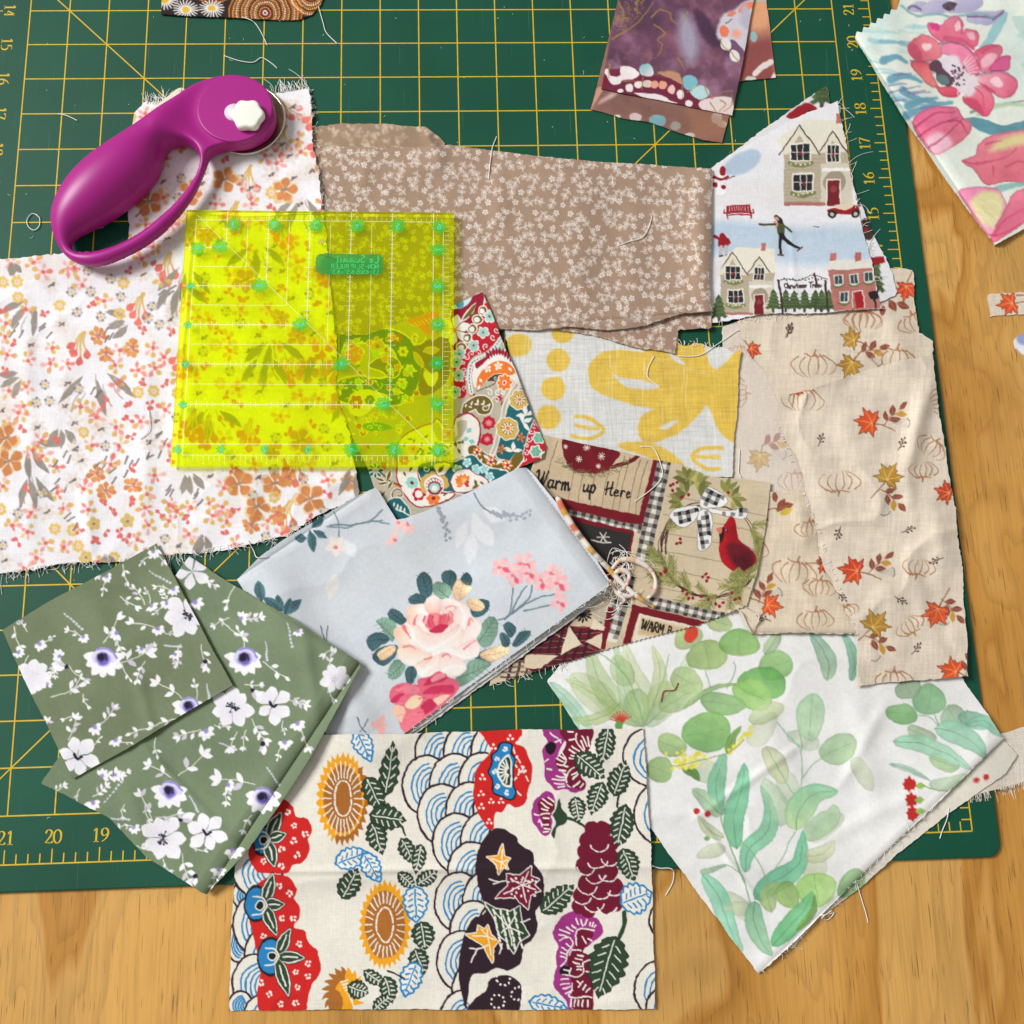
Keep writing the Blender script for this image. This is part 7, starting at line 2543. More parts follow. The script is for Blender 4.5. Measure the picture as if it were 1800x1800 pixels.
    for q, col in (([(160, 395), (200, 350), (260, 400), (275, 482), (190, 450)], (204, 84, 108)), ([(450, 290), (560, 292), (680, 360), (688, 405), (600, 352), (460, 332)], (206, 92, 118)), ([(600, 795), (700, 790), (772, 905), (700, 880)], (204, 76, 106)), ([(330, 190), (400, 190), (412, 250), (360, 235)], (208, 66, 126)), ([(280, 350), (350, 350), (340, 390), (290, 400)], (245, 210, 208)), ([(750, 475), (820, 425), (882, 442), (820, 520), (760, 542)], (240, 184, 194)), ([(820, 640), (890, 618), (925, 690), (860, 700)], (249, 204, 210)), ([(540, 200), (572, 168), (585, 222), (550, 245)], (247, 204, 208)), ([(640, 270), (690, 260), (700, 310), (660, 310)], (244, 184, 194)), ([(740, 665), (800, 690), (865, 745), (820, 740), (760, 690)], (206, 76, 116))):
        c.fill(q, col, soft=1.5, var=.04)
    c.fill([(440, 470), (550, 440), (590, 500), (640, 580), (700, 620), (722, 680), (660, 772), (590, 740), (530, 680), (460, 600), (420, 540)], (226, 214, 220), soft=3)
    for k in range(16):
        a = -1.0 + k * .17
        c.line([(560 + 90 * math.cos(a), 600 + 120 * math.sin(a)), (560 + 175 * math.cos(a), 600 + 190 * math.sin(a))], 12, (236, 222, 226), w2=3, a=.9)
    c.fill([(335, 510), (380, 478), (425, 500), (440, 540), (470, 570), (500, 600), (525, 660), (480, 692), (400, 642), (390, 585), (340, 552)], (94, 64, 78))
    c.fill([(392, 612), (430, 596), (480, 620), (496, 660), (460, 680), (410, 652)], (98, 122, 126))
    for k in range(34):
        a, r = R.uniform(-1.2, .9), R.uniform(40, 160)
        c.dot(480 + r * math.cos(a), 600 + r * .9 * math.sin(a), R.uniform(5, 10), (86, 54, 72), ry=8)
    for q, w_, col in (([(420, 350), (520, 338), (620, 370), (690, 445)], 14, (112, 76, 116)), ([(705, 602), (800, 582), (880, 560), (972, 586)], 13, (120, 64, 110)), ([(715, 480), (735, 540)], 14, (200, 70, 104)), ([(185, 490), (260, 485), (335, 505)], 10, (176, 60, 96)), ([(700, 700), (760, 760), (770, 860)], 9, (190, 60, 100)), ([(590, 270), (600, 210), (560, 150)], 8, (196, 70, 112)), ([(760, 420), (840, 370), (880, 378)], 14, (190, 70, 106))):
        brush(q, w_, col, a=.85, w2=4)
    c.frame(1200, 0)
    # tulip shaped buds
    petal([(1212, 650), (1250, 590), (1340, 560), (1440, 565), (1475, 610), (1520, 650), (1510, 710), (1430, 770), (1330, 815), (1260, 750)], (230, 110, 150), (224, 120, 136))
    c.fill([(1280, 750), (1330, 700), (1400, 720), (1420, 770), (1330, 815)], (240, 190, 204), soft=5)
    for q in ([(1240, 720), (1340, 660), (1450, 620)], [(1300, 780), (1400, 700), (1480, 620)], [(1230, 670), (1330, 600), (1440, 590)], [(1400, 640), (1460, 640), (1500, 700)]):
        brush(q, 9, (160, 40, 90), a=.8, w2=3)
    petal([(1470, 850), (1540, 820), (1560, 760), (1640, 710), (1760, 690), (1900, 680), (1900, 960), (1720, 960), (1600, 975), (1540, 900)], (230, 130, 146), (226, 110, 128))
    c.fill([(1620, 800), (1680, 730), (1800, 700), (1900, 690), (1900, 760), (1760, 770), (1680, 790)], (222, 206, 150), soft=6)
    for q in ([(1550, 860), (1640, 850), (1720, 820), (1760, 780)], [(1640, 880), (1640, 930)], [(1600, 760), (1680, 740)], [(1700, 880), (1780, 850), (1860, 860)], [(1480, 850), (1560, 870), (1600, 860)]):
        brush(q, 10, (186, 70, 100), a=.75, w2=3)
    brush([(1660, 1000), (1740, 980), (1860, 960)], 40, (140, 186, 180), w2=14)
    petal([(1450, 1010), (1520, 985), (1640, 990), (1690, 1030), (1710, 1100), (1690, 1190), (1640, 1250), (1560, 1200), (1500, 1090)], (236, 140, 176), (236, 170, 190))
    c.fill([(1520, 1060), (1580, 1010), (1660, 1020), (1690, 1080), (1660, 1180), (1600, 1190), (1540, 1120)], (226, 216, 160), soft=5)
    for k in range(14):
        x, y = R.uniform(1530, 1660), R.uniform(1030, 1170)
        brush([(x, y), (x + 30, y + 16), (x + 44, y + 50)], 8, (240, 230, 190), a=.8, w2=3)
    petal([(1700, 1100), (1760, 1010), (1900, 980), (1900, 1150), (1800, 1180), (1660, 1270), (1620, 1260)], (236, 130, 156), (230, 110, 136))
    for q in ([(1640, 1240), (1700, 1160), (1800, 1100)], [(1620, 1240), (1690, 1230), (1780, 1180)]):
        brush(q, 12, (206, 60, 110), a=.7, w2=4)
    c.wash(.012, 30, 5)


def p_batik(c, which):
    R = c.R
    c.frame(1020, 0, 5)
    if which == 0:
        c.C[:] = (108, 68, 88)
        c.wash(.16, 60)
        c.wash(1.1, 40, 3, (156, 112, 140))
        c.wash(.7, 16, 5, (140, 92, 106))
        c.wash(.6, 70, 9, (72, 44, 70))
        c.fill([(880, 120), (950, 130), (1010, 220), (1040, 420), (980, 560), (900, 470), (860, 300)], (168, 164, 184), soft=14, a=.85)
        c.fill([(1000, 130), (1080, 110), (1200, 300), (1260, 400), (1120, 380)], (66, 40, 66), soft=5, a=.8)
        for q in ([(330, 0), (380, 120), (350, 240)], [(280, 340), (420, 260), (540, 160), (640, 20)], [(630, 150), (700, 90), (790, 110), (800, 170), (850, 215)], [(650, 220), (750, 290), (680, 340), (720, 400), (680, 500)], [(490, 20), (500, 120)], [(860, 510), (910, 600)], [(940, 110), (900, 210)], [(1240, 380), (1310, 400)]):
            c.line(q, 14, (160, 132, 66), a=.85, w2=8, soft=1.6)
        for k in range(70):
            x, y = R.choice(((370, 80), (500, 80), (360, 200))) + np.array((R.uniform(-50, 50), R.uniform(-70, 70)))
            c.line([(x, y), (x + R.uniform(-26, 26), y + R.uniform(-20, 20))], 8, (160, 132, 66), a=.6, smooth=False)
        Wt, PCH, AQ, MRN = (232, 222, 220), (226, 160, 134), (138, 190, 200), (112, 34, 58)
        c.fill([(160, 800), (190, 640), (350, 600), (620, 660), (880, 700), (1050, 800), (1200, 880), (1340, 900), (1340, 1040), (160, 830)], MRN, soft=3)
        for q in ([(200, 620), (250, 600), (270, 660), (350, 660), (360, 580), (450, 590), (520, 640), (480, 690), (380, 700), (340, 740), (270, 740), (240, 680)], [(470, 820), (560, 820), (700, 830), (780, 880), (850, 910), (600, 870)]):
            c.fill(q, Wt)
        c.fill([(530, 580), (600, 555), (640, 600), (640, 660), (540, 660)], AQ, g2=Wt, ga=60)
        c.fill([(680, 640), (780, 620), (860, 650), (900, 720), (880, 740), (780, 680)], (190, 140, 110))
        for x, y, r, ry, col in ((430, 770, 34, 40, Wt), (510, 740, 36, 30, Wt), (590, 735, 46, 34, (226, 200, 190)), (655, 740, 38, 34, PCH), (730, 748, 36, 38, PCH), (805, 790, 32, 40, (236, 190, 180)), (880, 835, 32, 42, Wt), (955, 915, 36, 30, Wt), (350, 800, 30, 16, Wt), (210, 710, 30, 40, (120, 20, 44))):
            c.dot(x, y, r, col, ry=ry)
        c.fill([(905, 680), (960, 655), (1020, 690), (1030, 740), (960, 790), (910, 760)], (124, 182, 194))
        c.fill([(960, 800), (1030, 750), (1100, 760), (1135, 830), (1050, 880)], (180, 212, 210))
        c.fill([(1050, 900), (1140, 860), (1260, 850), (1340, 880), (1340, 1030), (1180, 990), (1070, 960)], (226, 206, 202))
        for q in ([(1150, 870), (1250, 810), (1340, 800)], [(1140, 900), (1200, 990)], [(1230, 880), (1280, 920), (1220, 980)], [(1330, 840), (1330, 920), (1260, 980)], [(900, 700), (900, 860)], [(940, 810), (1040, 750)], [(1090, 760), (1130, 860)], [(260, 560), (250, 680)], [(380, 710), (480, 710)], [(550, 680), (540, 790)], [(690, 640), (800, 620), (880, 660)]):
            c.line(q, 12, (156, 130, 72), a=.85, w2=7)
        c.fill([(1200, 330), (1240, 150), (1330, 90), (1540, 0), (1540, 330), (1440, 450), (1300, 360)], (206, 200, 210), soft=4)
        c.fill([(1390, 80), (1450, 30), (1530, 20), (1520, 70), (1410, 120)], (236, 130, 96))
        c.fill([(1290, 140), (1330, 95), (1370, 110), (1330, 150)], (226, 130, 100))
        c.fill([(1225, 250), (1260, 225), (1300, 260), (1295, 320), (1240, 320)], (232, 124, 90))
        c.dot(1370, 300, 40, (232, 160, 130), soft=6)
        c.fill([(1440, 40), (1520, 160), (1490, 260), (1400, 200)], (186, 180, 196), soft=6)
        c.fill([(1330, 350), (1440, 440), (1420, 500), (1310, 420)], (116, 78, 110))
        for q in ((1280, 390, 46, 56), (1360, 490, 40, 56)):
            c.dot(q[0], q[1], q[2], (224, 222, 216), ry=q[3], ang=-25)
        c.line([(1215, 330), (1270, 420), (1330, 460), (1410, 560)], 10, (156, 130, 72), a=.8)
        c.line([(1280, 210), (1340, 170)], 8, (100, 90, 60))
    else:
        c.C[:] = (138, 98, 86)
        c.wash(.10, 50)
        c.wash(.6, 60, 4, (112, 80, 78))
        if which == 1:
            c.fill([(90, 960), (150, 780), (200, 790), (120, 920)], (206, 150, 130))
            c.fill([(160, 910), (260, 820), (320, 830), (220, 890)], (206, 170, 160), soft=4)
            for x, y, r, ry, col in ((325, 1020, 30, 16, (222, 218, 210)), (485, 1030, 55, 40, (206, 184, 180)), (680, 1060, 74, 56, (122, 162, 172)), (835, 1110, 46, 40, (150, 146, 136)), (965, 1190, 46, 26, (206, 214, 210)), (1200, 1035, 46, 50, (216, 216, 212)), (1250, 1090, 40, 26, (222, 214, 206))):
                c.dot(x, y, r, col, ry=ry)
            c.fill([(920, 930), (1200, 980), (1300, 1030), (1250, 1250), (1000, 1180)], (160, 110, 84), soft=16, a=.7)
        else:
            c.C[:] = (176, 118, 98)
            c.wash(.08, 50)
            c.fill([(1500, -60), (1650, -60), (1650, 20), (1500, 30)], (150, 196, 200), soft=4)
            c.fill([(1490, 40), (1650, 20), (1660, 220), (1500, 250)], (222, 160, 116), soft=8)
            c.fill([(1420, 420), (1680, 330), (1700, 560), (1700, 720), (1400, 720)], (142, 74, 70), soft=10)
            c.dot(1520, 320, 30, (150, 186, 190), ry=46)
            c.fill([(1510, 640), (1560, 590), (1680, 520), (1690, 570), (1600, 620), (1530, 670)], (226, 212, 208))
            c.fill([(1450, 700), (1480, 670), (1540, 680), (1530, 710)], (206, 200, 190))
            c.fill([(1670, 690), (1700, 640), (1715, 690)], (222, 226, 226))


def p_dots(c):
    R = c.R
    c.C[:] = (40, 20, 24)
    c.frame(0, 0, 3)
    for cx, cy, r0 in ((1400, 68, 190), (1120, -130, 150), (1640, -30, 120), (900, -160, 120), (1640, -260, 160)):
        for k in range(3, int(r0 / 9)):
            r = k * 9.5
            col = ((214, 138, 40), (236, 214, 170), (196, 96, 40), (230, 180, 90), (120, 40, 30))[k % 5]
            n = int(2 * math.pi * r / 11)
            for i in range(n):
                t = 2 * math.pi * i / n + k
                c.dot(cx + r * math.cos(t), cy + r * math.sin(t), 4.6, col)
        c.dot(cx, cy, 26, (120, 20, 30))
        c.dot(cx, cy, 14, (236, 232, 220))
        c.dot(cx, cy, 7, (60, 20, 20))
    for cx, cy in ((980, 50), (1115, 45), (870, 0), (1060, -70)):
        for k in range(20):
            t = 2 * math.pi * k / 20
            c.line([(cx + 22 * math.cos(t), cy + 16 * math.sin(t)), (cx + 66 * math.cos(t + .12), cy + 50 * math.sin(t + .12))], 8, (236, 232, 224), w2=5)
        c.dot(cx, cy, 22, (222, 180, 60), ry=16)


def p_linen(c):
    c.C[:] = (222, 212, 198)
    u = np.sin(c.X * 1.35 + c.Y * .45) * .04 + np.sin(c.Y * 1.35 - c.X * .45) * .04
    c.C *= (1 + u)[..., None]


def p_white(c):
    c.wash(.02, 20)
    c.frame(0, 0, 1)
    c.dot(c.x0 + 20, c.y0 + 20, 12, (150, 160, 200), soft=3)
# ================================================================ the pile of fabrics, from the table up
cloth("linen_scrap", [(1725, 1300), (1767, 1288), (1860, 1260), (1872, 1348), (1800, 1374), (1702, 1402), (1690, 1370)], p_linen,
      "coarse natural linen scrap with a fringed edge, half under the leafy white cotton", "fabric scrap", step=1.6, base=(222, 212, 198), mat=M_SLUB, lift=.02, amp=.01, seed=31)
linen = bpy.data.objects["linen_scrap"]
fray(linen, [((1702, 1402, 1800, 1374), 1), ((1800, 1374, 1872, 1348), 1)], 60, 15, 5, col=(226, 216, 200), spread=.08, curl=.05)

cloth("floral_fabric", [(1504, 65), (1577, 18), (1583, 0), (1590, -120), (1900, -120), (1900, 342), (1800, 402), (1750, 430), (1680, 337), (1588, 203)], p_peony,
      "white cotton with big pink anemone print and a zigzag cut edge", "fabric", step=1.85, base=(228, 234, 222), mat=M_SMOOTH, lift=.04, amp=.05, wscale=150, seed=3, rag=.25,
      zig={0: (-7, 14)}, ridges=(((1620, 30, 1800, 130), .07, 26), ((1560, 60, 1680, 260), .05, 22)), folds=[(((1504, 65), (1750, 430)), 16, .07)], thick=.05)
cloth("maple_leaf_offcut", [(1737, 518), (1860, 508), (1862, 548), (1741, 557)], p_scrap_autumn,
      "narrow beige offcut printed with a red maple leaf, alone on the bare pine", "fabric scrap", step=1.5, base=(222, 207, 186), lift=.02, amp=.01, seed=33)
cloth("white_offcut", [(1783, 600), (1792, 588), (1860, 578), (1866, 640), (1800, 624), (1785, 612)], p_white,
      "tiny folded white cotton offcut on the pine below the maple leaf strip", "fabric scrap", step=1.6, base=(230, 230, 236), lift=.03, amp=.01, seed=34, thick=.05)

cloth("dotted_fabric", [(286, -70), (283, 25), (400, 31), (500, 35), (525, 35), (548, 26), (564, 8), (572, -12), (578, -70)], p_dots,
      "dark cotton strip with orange concentric dots and white daisies on the green mat", "fabric", step=1.35, base=(40, 20, 24), lift=.035, amp=.02, seed=35, rag=.2)

b2 = cloth("batik_piece", [(1240, -90), (1340, -90), (1347, 0), (1364, 136), (1300, 143), (1240, 142)], lambda c: p_batik(c, 2),
           "rusty peach batik cotton piece tucked behind the plum batik square", "fabric", step=1.6, base=(176, 118, 98), lift=.03, amp=.01, seed=36, rag=.2)
b1 = cloth("batik_square", [(1100, -90), (1086, 0), (1062, 100), (1038, 192), (1060, 197), (1100, 209), (1142, 215), (1200, 235), (1236, 246), (1269, 251), (1283, 200), (1302, 120), (1325, 0), (1335, -90)], lambda c: p_batik(c, 1),
           "brown edged batik cotton square under the plum one", "fabric", step=1.5, base=(138, 98, 86), lift=.03, amp=.015, seed=37, rag=.2)
b0 = cloth("batik_square", [(1100, -90), (1086, 0), (1057, 156), (1188, 182), (1287, 203), (1303, 122), (1325, 0), (1336, -90)], lambda c: p_batik(c, 0),
           "plum and purple batik cotton square with gold vines and a row of pale pebbles", "fabric", step=1.4, base=(108, 68, 88), lift=.03, amp=.012, seed=38, rag=.2, ridges=(((1110, 20, 1130, 160), .02, 10),))

# leafy white cotton, folded in layers
EU = [(962, 1198), (1000, 1150), (1060, 1100), (1300, 1050), (1500, 1085), (1640, 1120), (1690, 1190), (1765, 1298), (1643, 1417), (1517, 1535), (1387, 1665), (1333, 1712), (1237, 1583), (1183, 1510), (1110, 1410), (1030, 1300)]
eul = cloth("leafy_fabric", [(1200, 1400), (1500, 1200), (1740, 1280), (1788, 1326), (1767, 1360), (1667, 1430), (1577, 1500), (1517, 1556), (1433, 1618), (1392, 1668), (1300, 1600)],
            p_eucalyptus, None, None, step=3.2, base=(226, 220, 206), mat=M_SMOOTH, lift=.03, amp=.01, seed=41, rag=.5, thick=.05)
eu = cloth("leafy_fabric", EU, p_eucalyptus, "large folded white cotton with green watercolour eucalyptus leaves hanging over the mat edge", "fabric", step=1.85, base=(236, 235, 232), mat=M_SMOOTH, drape=14,
           lift=.05, amp=.05, wscale=140, seed=40, rag=.4, thick=.04, ridges=(((1220, 1440, 1420, 1300), .035, 8), ((1215, 1420, 1345, 1600), .03, 5), ((1500, 1200, 1540, 1440), .05, 26), ((1330, 1230, 1430, 1420), .03, 18), ((1440, 1480, 1640, 1380), .03, 16), ((1560, 1230, 1480, 1380), .03, 12)),
           folds=[(((1765, 1298), (1333, 1712)), 12, .05)])
eul.name = "under_layer"
eul.parent = eu
eul.location = eul.location - eu.location
fray(eu, [((1643, 1417, 1333, 1712), -1)], 9, 16, 7, spread=.9, curl=.8)

# autumn print: back pieces, then the long front piece
AB = (218, 202, 178)
ab = cloth("pumpkin_fabric", [(1270, 575), (1310, 560), (1470, 560), (1480, 700), (1460, 868), (1413, 860), (1350, 868), (1270, 870)], p_autumn_back,
           "pale wrong side of beige maple leaf cotton showing between yellow linen and the front piece", "fabric", step=1.6, base=AB, lift=.03, amp=.03, seed=45)
af = cloth("pumpkin_fabric", [(1280, 872), (1350, 866), (1415, 857), (1520, 850), (1520, 1114), (1400, 1113), (1318, 1113), (1300, 1080), (1280, 1000)], p_autumn_fold,
           "beige pumpkin and leaf cotton folded flat beside the cardinal panel, right side up", "fabric", step=1.6, base=AB, lift=.05, amp=.04, seed=46, ridges=(((1400, 880, 1420, 960), .05, 14), ((1380, 970, 1440, 1100), .03, 14)), thick=.04,
           folds=[(((1318, 1113), (1510, 1114)), 14, .08)])
at_ = cloth("pumpkin_fabric", [(1296, 565), (1420, 500), (1560, 470), (1598, 474), (1606, 480), (1607, 520), (1615, 585), (1640, 600), (1645, 690), (1500, 740), (1375, 715), (1345, 652), (1320, 627), (1308, 600)], p_autumn_top,
            "beige pumpkin cotton peeping out from below the winter village print", "fabric", step=1.6, base=(222, 207, 186), lift=.035, amp=.05, seed=47, ridges=(((1560, 560, 1600, 650), .06, 18), ((1400, 600, 1480, 660), .03, 20)))
fr = [(1373, 697), (1417, 685), (1500, 660), (1583, 633), (1640, 623), (1643, 667), (1660, 783), (1677, 883), (1690, 983), (1697, 1083), (1702, 1189), (1600, 1196), (1508, 1207), (1508, 1120), (1483, 1067), (1467, 1033), (1447, 993), (1433, 917), (1420, 877), (1413, 840), (1400, 800), (1380, 770), (1363, 733), (1374, 714)]
au = cloth("pumpkin_fabric", fr, p_autumn_front, "long beige cotton with maple leaves and outlined pumpkins hanging along the mat edge", "fabric", step=1.5, base=(224, 210, 190),
           lift=.045, amp=.10, wscale=95, seed=48, ridges=(((1630, 680, 1590, 840), .13, 17), ((1590, 830, 1600, 900), .06, 18), ((1500, 780, 1560, 900), .05, 26), ((1640, 880, 1660, 1000), .06, 20), ((1520, 980, 1600, 1090), .05, 26), ((1420, 760, 1470, 940), .05, 24), ((1600, 1000, 1640, 1120), .05, 18)), thick=.03)
fray(au, [((1433, 917, 1508, 1120), 1), ((1363, 733, 1433, 917), 1)], 14, 5, 8)

# winter village print, two layers
vb = cloth("village_fabric", [(1240, 302), (1330, 235), (1400, 186), (1453, 151), (1459, 182), (1480, 230), (1503, 335), (1522, 380), (1553, 448), (1569, 480), (1577, 512), (1573, 520), (1540, 535), (1240, 555)], lambda c: p_village(c, True),
           "winter village cotton under layer with a red car and fir trees at its edge", "fabric", step=1.8, base=(226, 224, 226), lift=.03, amp=.02, seed=50)
vf = cloth("village_fabric", [(1225, 312), (1255, 296), (1267, 283), (1317, 253), (1400, 207), (1473, 177), (1480, 217), (1495, 300), (1507, 360), (1520, 417), (1533, 467), (1550, 542), (1433, 550), (1333, 553), (1225, 572)], p_village,
           "winter village cotton print with stone houses, skater and red bench", "fabric", step=1.35, base=(234, 232, 235), lift=.03, amp=.02, seed=51, ridges=(((1390, 400, 1400, 540), .012, 6),))
fray(vf, [((1473, 177, 1495, 300), -1), ((1495, 300, 1550, 542), -1)], 10, 26, 9, spread=.6)
fray(vf, [((1433, 550, 1250, 566), -1)], 10, 10, 19)

# yellow slub linen
ye = cloth("yellow_print_fabric", [(886, 560), (1190, 575), (1193, 604), (1205, 608), (1220, 602), (1234, 604), (1250, 612), (1268, 610), (1285, 618), (1302, 615), (1287, 838), (1200, 840), (1000, 810), (930, 780), (900, 660)], p_yellow,
           "pale linen with mustard dots and bold abstract shapes above the cardinal panel", "fabric", step=1.5, base=(214, 213, 209), mat=M_SLUB, lift=.03, amp=.03, seed=55)
fray(ye, [((1193, 604, 1302, 615), -1)], 16, 12, 11)

# brown sprig print
bl = cloth("sprig_fabric", [(960, 540), (1250, 520), (1250, 576), (1192, 581), (1187, 621), (1133, 614), (1063, 595), (984, 579)], p_brown,
           "under fold of brown sprig cotton hanging over the yellow linen", "fabric", step=1.5, base=(160, 131, 111), lift=.03, amp=.03, seed=57, thick=.03)
bf = cloth("sprig_fabric", [(530, 226), (600, 216), (660, 218), (747, 222), (765, 236), (782, 252), (776, 290), (700, 300), (530, 300)], p_brown_back,
           "turned back flap of brown sprig cotton showing its dull wrong side", "fabric", step=2.0, base=(158, 132, 108), lift=.03, amp=.04, seed=58, ridges=(((745, 225, 775, 285), .08, 8),))
br = cloth("sprig_fabric", [(500, 262), (600, 258), (700, 259), (770, 258), (790, 254), (867, 265), (1000, 280), (1100, 287), (1200, 293), (1252, 297), (1251, 400), (1247, 480), (1251, 546), (1200, 551), (1167, 561), (1133, 573), (1067, 580), (1000, 574), (933, 580), (877, 579), (700, 588), (560, 588)], p_brown,
           "long brown cotton covered in tiny white flower sprigs, partly under the yellow ruler", "fabric", step=1.35, base=(165, 138, 117), lift=.035, amp=.05, wscale=150, seed=59, thick=.04, rag=.4,
           ridges=(((880, 300, 870, 420), .03, 14), ((1030, 300, 1010, 560), .03, 26), ((1120, 320, 1110, 540), .03, 24), ((1225, 310, 1232, 540), .07, 18), ((640, 270, 640, 330), .03, 14)),
           folds=[(((1252, 297), (1251, 546)), 14, .05), (((877, 579), (1200, 551)), 8, .04)])
bl.name, bf.name = "under_fold", "turned_flap"
for o in (bl, bf):
    for k in ("label", "category"):
        if k in o: del o[k]
    o.parent = br
    o.location = o.location - br.location
eul.name = "under_layer"

# cardinal panel print
cd = cloth("cardinal_fabric", [(955, 765), (990, 772), (1087, 793), (1150, 808), (1200, 817), (1250, 838), (1300, 842), (1355, 848), (1345, 930), (1330, 1010), (1312, 1066), (1226, 1100), (1140, 1122), (1064, 1143), (1010, 1161), (860, 1206), (885, 1080), (925, 850)], p_cardinal,
           "rustic winter cotton panel with a red cardinal on a wreath and checked borders", "fabric", step=1.2, base=(206, 188, 158), lift=.03, amp=.02, seed=61, rag=.2, zig={10: (2.5, 8), 11: (2.5, 8), 12: (2.5, 8), 13: (2.5, 8), 14: (2.5, 8)})
fray(cd, [((1010, 1161, 860, 1206), -1)], 14, 16, 13)

# paisley
pa = cloth("paisley_fabric", [(848, 513), (861, 542), (880, 591), (903, 644), (926, 703), (937, 732), (960, 785), (955, 805), (911, 823), (840, 880), (760, 920), (700, 922), (676, 905), (657, 856), (645, 821), (622, 774), (590, 690), (594, 630), (605, 601), (650, 586), (696, 570), (766, 545), (797, 537)], p_paisley,
           "pointed scrap of bright multicoloured paisley cotton half under the yellow ruler", "fabric", step=1.25, base=(186, 176, 156), lift=.03, amp=.03, seed=63, rag=.25, ridges=(((848, 520, 930, 760), .03, 22),))

# white floral with fray
wf = cloth("floral_fabric", [(252, 180), (283, 181), (330, 176), (420, 168), (477, 163), (543, 153), (548, 210), (551, 252), (560, 315), (569, 379), (579, 494), (584, 552), (592, 590), (590, 682), (603, 726), (615, 769), (627, 830), (629, 872), (560, 905), (502, 942), (427, 961), (380, 968), (300, 976), (208, 987), (169, 989), (98, 992), (53, 1001), (0, 1008), (-80, 1016), (-80, 462), (0, 455), (60, 449), (100, 447), (226, 438), (225, 420), (225, 340), (232, 222), (240, 194)], p_whitefloral,
           "big frayed white cotton with small coral and mustard flowers under the purple cutter", "fabric", step=1.52, base=(236, 233, 235), lift=.035, amp=.035, wscale=90, seed=65, rag=.9,
           ridges=(((40, 480, 60, 960), .02, 14), ((260, 600, 250, 960), .025, 16), ((450, 830, 430, 960), .03, 18), ((560, 860, 620, 840), .05, 16), ((150, 860, 160, 985), .03, 12)))
fray(wf, [((629, 872, 502, 942), -1), ((502, 942, 300, 976), -1), ((300, 976, 98, 992), -1), ((98, 992, 0, 1008), -1)], 26, 20, 15, spread=.55)
fray(wf, [((543, 153, 569, 379), -1)], 22, 9, 16)
fray(wf, [((283, 181, 300, 180), -1), ((477, 163, 543, 153), -1)], 60, 26, 17, spread=.35)
fray(wf, [((252, 180, 290, 181), -1)], 70, 24, 18, spread=.3)

# blue rose cloth folded several times
BLU = [(417, 1018), (460, 976), (498, 949), (549, 919), (629, 871), (660, 857), (668, 866), (684, 893), (697, 914), (713, 911), (750, 897), (823, 866), (911, 823), (924, 822), (936, 832), (1000, 910), (1070, 1018), (1070, 1030), (1000, 1080), (833, 1200), (712, 1288), (690, 1330), (595, 1330), (540, 1230), (470, 1110)]
shift = lambda P, dx, dy: [(x + dx, y + dy) for x, y in P]
lay = []
for k, (dx, dy) in enumerate(((7, 9), (4, 5))):
    o = cloth("fold_layer", [(850, 1000), (1040, 990), (1068 + dx, 1030 + dy), (1000 + dx, 1080 + dy), (833 + dx, 1200 + dy), (712 + dx, 1288 + dy), (660, 1330), (640, 1200)], lambda c: c.wash(.02, 40), None, None, step=3.0, base=(206, 206, 204), mat=M_SMOOTH, lift=.035, amp=.008, seed=70 + k, thick=.03)
    lay.append(o)
bu = cloth("rose_fabric", BLU, p_bluerose, "pale blue folded cotton with pink roses and teal leaves, lying over the paisley", "fabric", step=1.52, base=(207, 212, 217), mat=M_SMOOTH, lift=.05, amp=.05, wscale=170, seed=72, rag=.2, thick=.05,
           ridges=(((460, 1000, 560, 1200), .16, 46), ((690, 940, 1000, 870), .05, 40), ((560, 1130, 650, 1290), .10, 26)), folds=[(((924, 822), (1070, 1022)), 26, .15), (((417, 1018), (640, 868)), 14, .05)])
for o in lay:
    o.parent = bu
    o.location = o.location - bu.location
fray(bu, [((1070, 1030, 712, 1288), -1)], 9, 13, 21, spread=.8, curl=.8)

# Japanese style print
ja = cloth("japanese_print_fabric", [(520, 1291), (640, 1291), (733, 1289), (900, 1283), (1131, 1281), (1134, 1330), (1138, 1400), (1145, 1500), (1148, 1640), (1152, 1774), (900, 1775), (650, 1774), (403, 1777), (406, 1650), (413, 1520), (420, 1440), (500, 1330)], p_japanese,
           "cream cotton rectangle with waves, red clouds, gold sunflowers and peonies", "fabric", step=1.3, base=CREAM, lift=.035, amp=.05, wscale=160, seed=75, rag=.35, thick=.028,
           ridges=(((420, 1532, 1148, 1524), .045, 6), ((1040, 1300, 1080, 1420), .03, 14), ((700, 1560, 690, 1760), .02, 30), ((560, 1300, 590, 1500), .02, 30)))

# sage green anemone cloth: folded length and a square
g1 = cloth("anemone_fabric", [(322, 992), (333, 978), (413, 1030), (520, 1090), (600, 1145), (630, 1162), (634, 1172), (600, 1233), (540, 1340), (493, 1413), (437, 1493), (363, 1572), (352, 1568), (300, 1533), (257, 1507), (207, 1453), (190, 1437), (133, 1407), (72, 1377), (107, 1327), (130, 1250), (250, 1100)], lambda c: p_green(c, 1),
           "folded sage green cotton with white anemones overlapping the japanese print", "fabric", step=1.5, base=(118, 134, 104), mat=M_SMOOTH, lift=.05, amp=.05, wscale=150, seed=78, rag=.3, thick=.045,
           ridges=(((240, 1300, 420, 1490), .05, 9), ((530, 1100, 560, 1280), .05, 14), ((330, 1360, 440, 1500), .03, 20), ((220, 1370, 260, 1500), .03, 18)),
           folds=[(((632, 1166), (363, 1572)), 24, .14), (((333, 978), (632, 1164)), 10, .06)])
